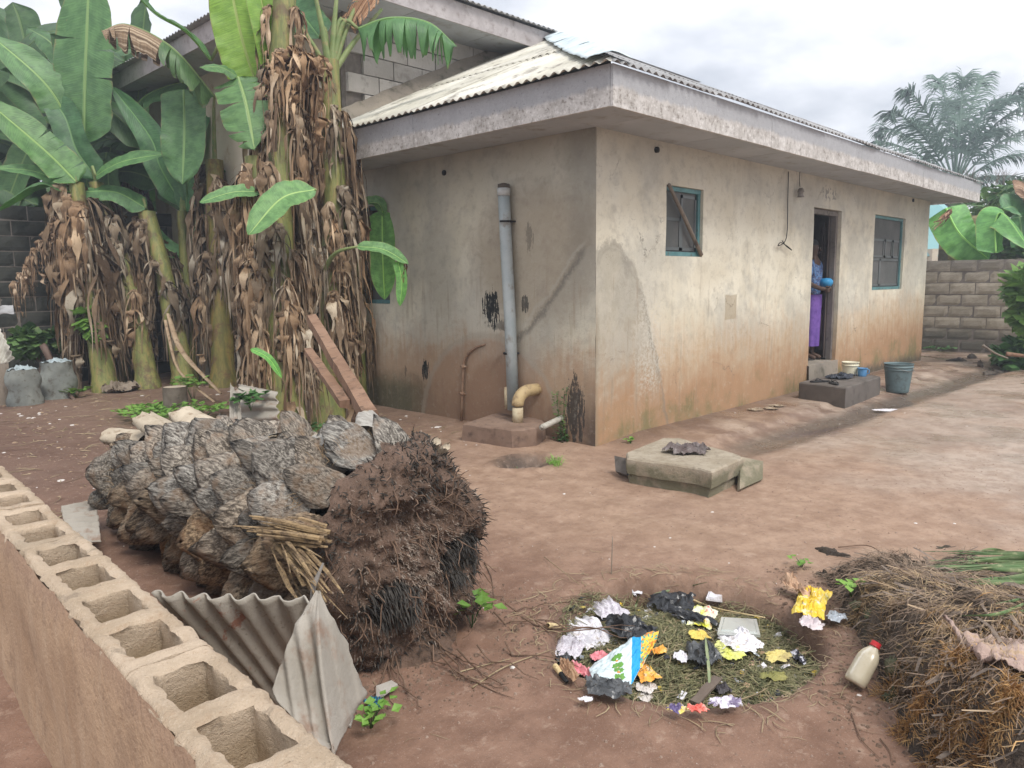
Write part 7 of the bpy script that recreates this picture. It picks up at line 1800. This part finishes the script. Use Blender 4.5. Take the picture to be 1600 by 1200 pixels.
# local frame: x along the wall, -y out of the door; figure faces left and a little outward
V_ = lambda x, y, z: Vector((x, y, z))
body = [V_(0, 0, .90), V_(0, 0, 1.10), V_(0, 0, 1.30), V_(0, 0, 1.38), V_(-.01, -.01, 1.46), V_(-.02, -.02, 1.55), V_(-.02, -.015, 1.62),
        V_(.15, 0, 1.33), V_(.31, -.07, 1.08), V_(.14, -.20, 1.0), V_(.04, -.23, 1.0), V_(-.15, 0, 1.33), V_(-.25, -.05, 1.08), V_(-.12, -.18, 1.0), V_(-.04, -.21, 1.0),
        V_(.08, 0, .80), V_(.085, -.02, .46), V_(.085, 0, .08), V_(.09, -.14, .03), V_(-.08, 0, .80), V_(-.085, -.03, .46), V_(-.085, 0, .08), V_(-.09, -.14, .03)]
ed_ = [(0, 1), (1, 2), (2, 3), (3, 4), (4, 5), (5, 6), (3, 7), (7, 8), (8, 9), (9, 10), (3, 11), (11, 12), (12, 13), (13, 14), (0, 15), (15, 16), (16, 17), (17, 18), (0, 19), (19, 20), (20, 21), (21, 22)]
rad_ = [(.14, .11), (.12, .095), (.14, .10), (.07, .07), (.045, .045), (.078, .088), (.065, .075), .055, .042, .03, .028, .055, .042, .03, .028, .085, .055, .036, .03, .085, .055, .036, .03]
skinfig('body', body, ed_, rad_, skn, per)
for (hx, hy, s_) in ((.04, -.23, -1), (-.04, -.21, 1)):
    for k in range(5):
        z0 = .025 - .014 * k; L_ = (.075, .082, .078, .065)[k - 1] if k else .055; a = V_(hx, hy, .99 + z0 * (1 if k else 1.3)); skinfig('finger', [a, a + V_(s_ * L_ * .5, -.022, .0 + (.01 if k == 0 else 0)), a + V_(s_ * L_, -.005, -.004)], [(0, 1), (1, 2)], [.010, .009, .007], skn, per, sub=1)
# face and hair
for s_ in (-1, 1):
    b = MB(); c = Vector(hip) + V_(-.02 + s_ * .032, -.098, 1.56); b.lathe([(.001, -.006), (.009, 0), (.001, .006)], c, 8); b.build('eye', M('eye_white', (.5, .48, .45), bump=0), per)
    b = MB(); c = Vector(hip) + V_(-.02 + s_ * .086, -.01, 1.55); b.lathe([(.001, -.03), (.016, -.012), (.018, .012), (.001, .03)], c, 8); b.build('ear', skn, per)
b = MB(); c = Vector(hip) + V_(-.02, -.11, 1.53); b.lathe([(.017, -.012), (.014, .0), (.006, .03)], c, 8, cap=True); b.build('nose', skn, per)
b = MB(); c = Vector(hip) + V_(-.02, -.098, 1.49); b.tube([c + V_(-.025, .006, 0), c, c + V_(.025, .006, 0)], .007, 6); b.build('mouth', M('lips', (.12, .045, .04), bump=0), per)
b = MB(); c = Vector(hip) + V_(-.02, .005, 1.60); b.grid(lambda u, v: c + V_(math.cos(u * 6.283) * .092 * math.cos(v * 1.5), math.sin(u * 6.283) * .10 * math.cos(v * 1.5) + .012, -.02 + .085 * math.sin(v * 1.57) + .02 * (math.sin(u * 6.283) < 0)) * 1.0, 24, 10); b.build('hair', blackm, per)
blo = M('patterned_blouse', (.035, .06, .16), (.08, .20, .42), (.55, .50, .52), 26, .8, .2, 60, lo=.47, hi=.53)
bl = [V_(0, 0, .84), V_(0, 0, 1.05), V_(0, 0, 1.30), V_(0, 0, 1.38), V_(.155, 0, 1.335), V_(.255, -.045, 1.17), V_(-.155, 0, 1.335), V_(-.215, -.03, 1.16)]
skinfig('blouse', bl, [(0, 1), (1, 2), (2, 3), (2, 4), (4, 5), (2, 6), (6, 7)], [(.175, .14), (.155, .125), (.165, .125), (.09, .085), .082, .078, .082, .078], blo, per)
b = MB(); b.grid(lambda u, v: Vector(hip) + V_(math.cos(u * 6.283) * (.175 - .03 * v) * (1 + .05 * math.sin(u * 6.283 * 7) * v), math.sin(u * 6.283) * (.14 - .01 * v) * (1 + .05 * math.sin(u * 6.283 * 7 + 1) * v), .92 - .72 * v), 56, 14); b.build('wrapper', M('purple_cloth', (.13, .065, .30), (.19, .10, .38), (.09, .04, .2), 12, .75, .3, 60), per)
b = MB(); c = Vector(hip) + V_(.08, -.17, 1.085); b.lathe([(.001, -.075), (.06, -.06), (.088, -.02), (.09, .02), (.06, .055), (.001, .062)], c, 20); b.build('bundle', M('bright_blue_plastic', (.03, .25, .52), (.05, .33, .62), (.02, .14, .35), 20, .35, .3, 40), None, label='round bright blue plastic bundle held against the chest in the doorway', cat='bundle')

# ================================================================== left corner clutter
skm = M('woven_sack', (.20, .215, .20), (.27, .285, .26), (.12, .11, .09), 5, .8, .5, 90)
def sack(c, w_, h, label, seed, tint=(1, 1, 1)):
    root = empty('filled_sack', tuple(c), label, 'sack', 'woven sacks by the dark hollow'); b = MB()
    b.grid(lambda u, v: Vector(c) + Vector((math.cos(u * 6.283) * w_ * (1 + .10 * math.sin(v * 9 + seed)) * (1 - .12 * v + .1 * math.sin(v * PI)) * (1 + .06 * fb(math.cos(u * 6.28) * 2 + seed, math.sin(u * 6.28) * 2, v * 4)), math.sin(u * 6.283) * w_ * .8 * (1 + .06 * fb(math.cos(u * 6.28) * 2 + seed, math.sin(u * 6.28) * 2, v * 4)), h * v + .012 * math.sin(v * 50) * .4 + .03 * fb(math.cos(u * 6.28) * 2, math.sin(u * 6.28) * 2, seed) * v)), 34, 18); b.build('sack', skm, root, color=tint)
    cloth('loose_top', Vector(c) + Vector((0, 0, h - .05)), w_ * 2.3, w_ * 2.0, .14, M('pale_film', (.35, .42, .44), (.45, .52, .54), None, 6, .4, .3), None, None, seed, parent=root) if False else None
    b = MB(); b.grid(lambda u, v: Vector(c) + Vector((math.cos(u * 6.283) * w_ * .9 * (1 - v), math.sin(u * 6.283) * w_ * .72 * (1 - v), h - .02 + .06 * abs(fb(u * 9 * (1 - v), v * 4, seed)) + .05 * v)), 30, 8); b.build('sack_mouth', M('pale_film', (.30, .36, .38), (.42, .49, .51), (.16, .18, .18), 7, .5, .4, 40), root)
sack(PZ(40, 632), .19, .46, 'nearer bulging woven sack beside the post at far left', 1); sack(PZ(93, 622), .21, .50, 'woven sack standing behind the slanting plank', 4)
stick('plank', [PD(68, 540, 10.6), PD(98, 600, 10.3), PD(120, 630, 10.0)], .055, M('dark_plank', (.10, .065, .05), (.14, .095, .075)), 'dark plank leaning down across the sacks', 'plank', 4)
pr_ = empty('shack_post', tuple(PZ(8, 640)), 'weathered post with a scrap of tin sheet at the left edge', 'post'); q = PZ(10, 632); b = MB(); b.box(q + Vector((-.02, 0, .45)), (.16, .08, .95)); b.build('post', woodgrey, pr_, smooth=False)
corr('tin_sheet', PD(-8, 495, 9.0), PD(22, 560, 8.9), PD(-25, 570, 9.0), zinc, 'grey tin sheet scrap hung on the post at the left edge', .08, .012, dv=PD(10, 568, 8.9)); corr('tin_sheet', PD(-12, 482, 9.6), PD(20, 476, 9.6), PD(-12, 492, 9.4), zinc_dark, 'small pale tin piece above the sacks at the left edge', .2, .01, dv=PD(22, 490, 9.4))
cloth('sacking', zg(188, 612, .0), .62, .42, .16, M('grey_sacking', (.20, .16, .12), (.29, .24, .19), (.12, .09, .07), 6, .95, .6, 60), 'crumpled grey sacking on the ground at the foot of the far banana stems', 'sacking', 12, .3)
# bank litter by the boundary wall
stick('stick', [PD(1536, 540, 11.8), PD(1555, 552, 11.6), PD(1575, 560, 11.4)], .022, woodgrey, 'grey pole lying on the bank by the boundary wall', 'pole'); stick('stick', [PD(1572, 553, 11.2), PD(1600, 556, 11.1), PD(1620, 558, 11)], .035, red, 'reddish log end on the bank at the right edge', 'log')
for k in range(8):
    u, v = 1490 + k * 14, random.uniform(560, 585); chunk(zg(u, v), (random.uniform(.05, .12), random.uniform(.05, .1), .04), k + 40, chm, 'dirt_clod', None, label=('rounded', 'flat', 'small', 'long', 'broad', 'low', 'lumpy', 'tiny')[k] + ' dark clod of earth on the bank by the boundary wall, ' + ('leftmost', 'second from left', 'third', 'fourth', 'fifth', 'sixth', 'seventh', 'rightmost')[k], cat='clod', group='clods on the bank')
for k, (u, v) in enumerate(((1180, 640), (1205, 638), (1215, 634))): lit('debris', u, v, 26, 6, stp, ('flattened leafy debris strip on the raised edge along the front wall', 'second dark debris strip beside the leafy one', 'small dark debris nearest the step')[k], 'debris', 70 + k, .02, dz=.005)

# ================================================================== litter too small to count
rs = random.Random(99)
def litter(n, fn, size, mat, name, label, seed, flatten=.5):
    rs = random.Random(seed); vs, fs = [], []
    for i in range(n):
        x, y = fn(rs); s_ = rs.uniform(*size) * (rs.random() ** 1.5 * 1.4 + .35); z = gz_(x, y); o = len(vs); a = rs.uniform(0, 6.28)
        P = [Vector((math.cos(a + k * 1.2566), math.sin(a + k * 1.2566), 0)) * s_ * rs.uniform(.6, 1.1) for k in range(5)]; vs += [Vector((x, y, z - .001)) + q for q in P] + [Vector((x, y, z + s_ * flatten)) + q * .5 for q in P]
        fs += [(o + k, o + (k + 1) % 5, o + 5 + (k + 1) % 5, o + 5 + k) for k in range(5)] + [tuple(o + 5 + k for k in range(5))]
    b = MB(); b.v = [tuple(v) for v in vs]; b.f = fs; b.mi = [0] * len(fs); b.build(name, mat, None, smooth=False, kind='stuff', label=label, cat='litter')
def yard(rs):
    while True:
        x, y = rs.uniform(-5, 9), rs.uniform(-5, 4)
        if x < .1 or y < -.05:
            if x * WN.x + y * WN.y > -4.55 and math.hypot(x - PIT_C.x, y - PIT_C.y) > PIT_R and rs.random() < 1.2 / (1 + .25 * max(0, x + 4)): return x, y
litter(15000, yard, (.0018, .006), M('grit', (.24, .16, .12), (.33, .25, .20), (.12, .075, .055), 40, .95, 0, coord='geo'), 'grit', 'fine grit and crumbs of earth over the yard', 1)
litter(260, yard, (.004, .010), M('pale_chips', (.58, .54, .50), (.70, .67, .64), (.40, .33, .27), 30, .8, 0, coord='geo'), 'pale_chips', 'small pale chips and scraps over the yard', 2, .25)
def lf(rs): return rs.uniform(-4.3, -.2), rs.uniform(1.2, 8.5)
litter(700, lf, (.008, .03), M('leaf_crumbs', (.26, .18, .12), (.36, .27, .18), (.10, .07, .05), 20, .9, 0, coord='geo'), 'leaf_crumbs', 'dry leaf crumbs under the banana plants', 3, .2); litter(120, lf, (.01, .03), MATS['pale_chips'], 'pale_chips', 'pale scraps on the earth under the banana plants', 4, .2)
def nearlog(rs): a = rs.uniform(0, 6.28); r_ = rs.uniform(.35, .75); return -3.35 + math.cos(a) * r_ * .8, -1.75 + math.sin(a) * r_ * .8
litter(1500, nearlog, (.003, .010), soilb, 'soil_crumbs', 'dark soil crumbs fallen round the root end of the trunk', 5)
def nearheap(rs): a, q = rs.uniform(-.1, 2.3), rs.uniform(-.28, .05); p_ = MA + MU * a + MV * q; return p_.x, p_.y
litter(1200, nearheap, (.003, .010), soilb, 'soil_crumbs', 'dark soil crumbs along the left side of the fibre heap', 6)
def twf(rs): x, y = yard(rs); return Vector((x, y, gz_(x, y) + .003)), rs.uniform(0, 6.28), 0
straw(500, twf, gstd, 'yard_straw', (.02, .09), (.0008, .0018), 33, lift=.004, label='fine straws and twig bits over the yard', cat='straw')
straw(900, lambda rs: (lambda x, y: (Vector((x, y, gz_(x, y) + .004)), rs.uniform(0, 6.28), 0))(*lf(rs)), gstd, 'yard_straw', (.05, .25), (.002, .006), 34, lift=.01, label='dry straws and twigs on the earth under the banana plants', cat='straw')

# ================================================================== damp air
hz = M('haze', (1, 1, 1), bump=0); nt = hz.node_tree; nt.nodes.remove(nt.nodes['Principled BSDF']); pv = nt.nodes.new('ShaderNodeVolumePrincipled'); pv.inputs['Color'].default_value = (.80, .88, 1, 1); pv.inputs['Density'].default_value = .005; pv.inputs['Anisotropy'].default_value = .3
nt.links.new(pv.outputs[0], nt.nodes['Material Output'].inputs['Volume'])
b = MB(); b.box((12, 14, 4.6), (64, 60, 11.4)); b.build('haze', hz, None, smooth=False, kind='stuff', label='thin damp haze over the compound')
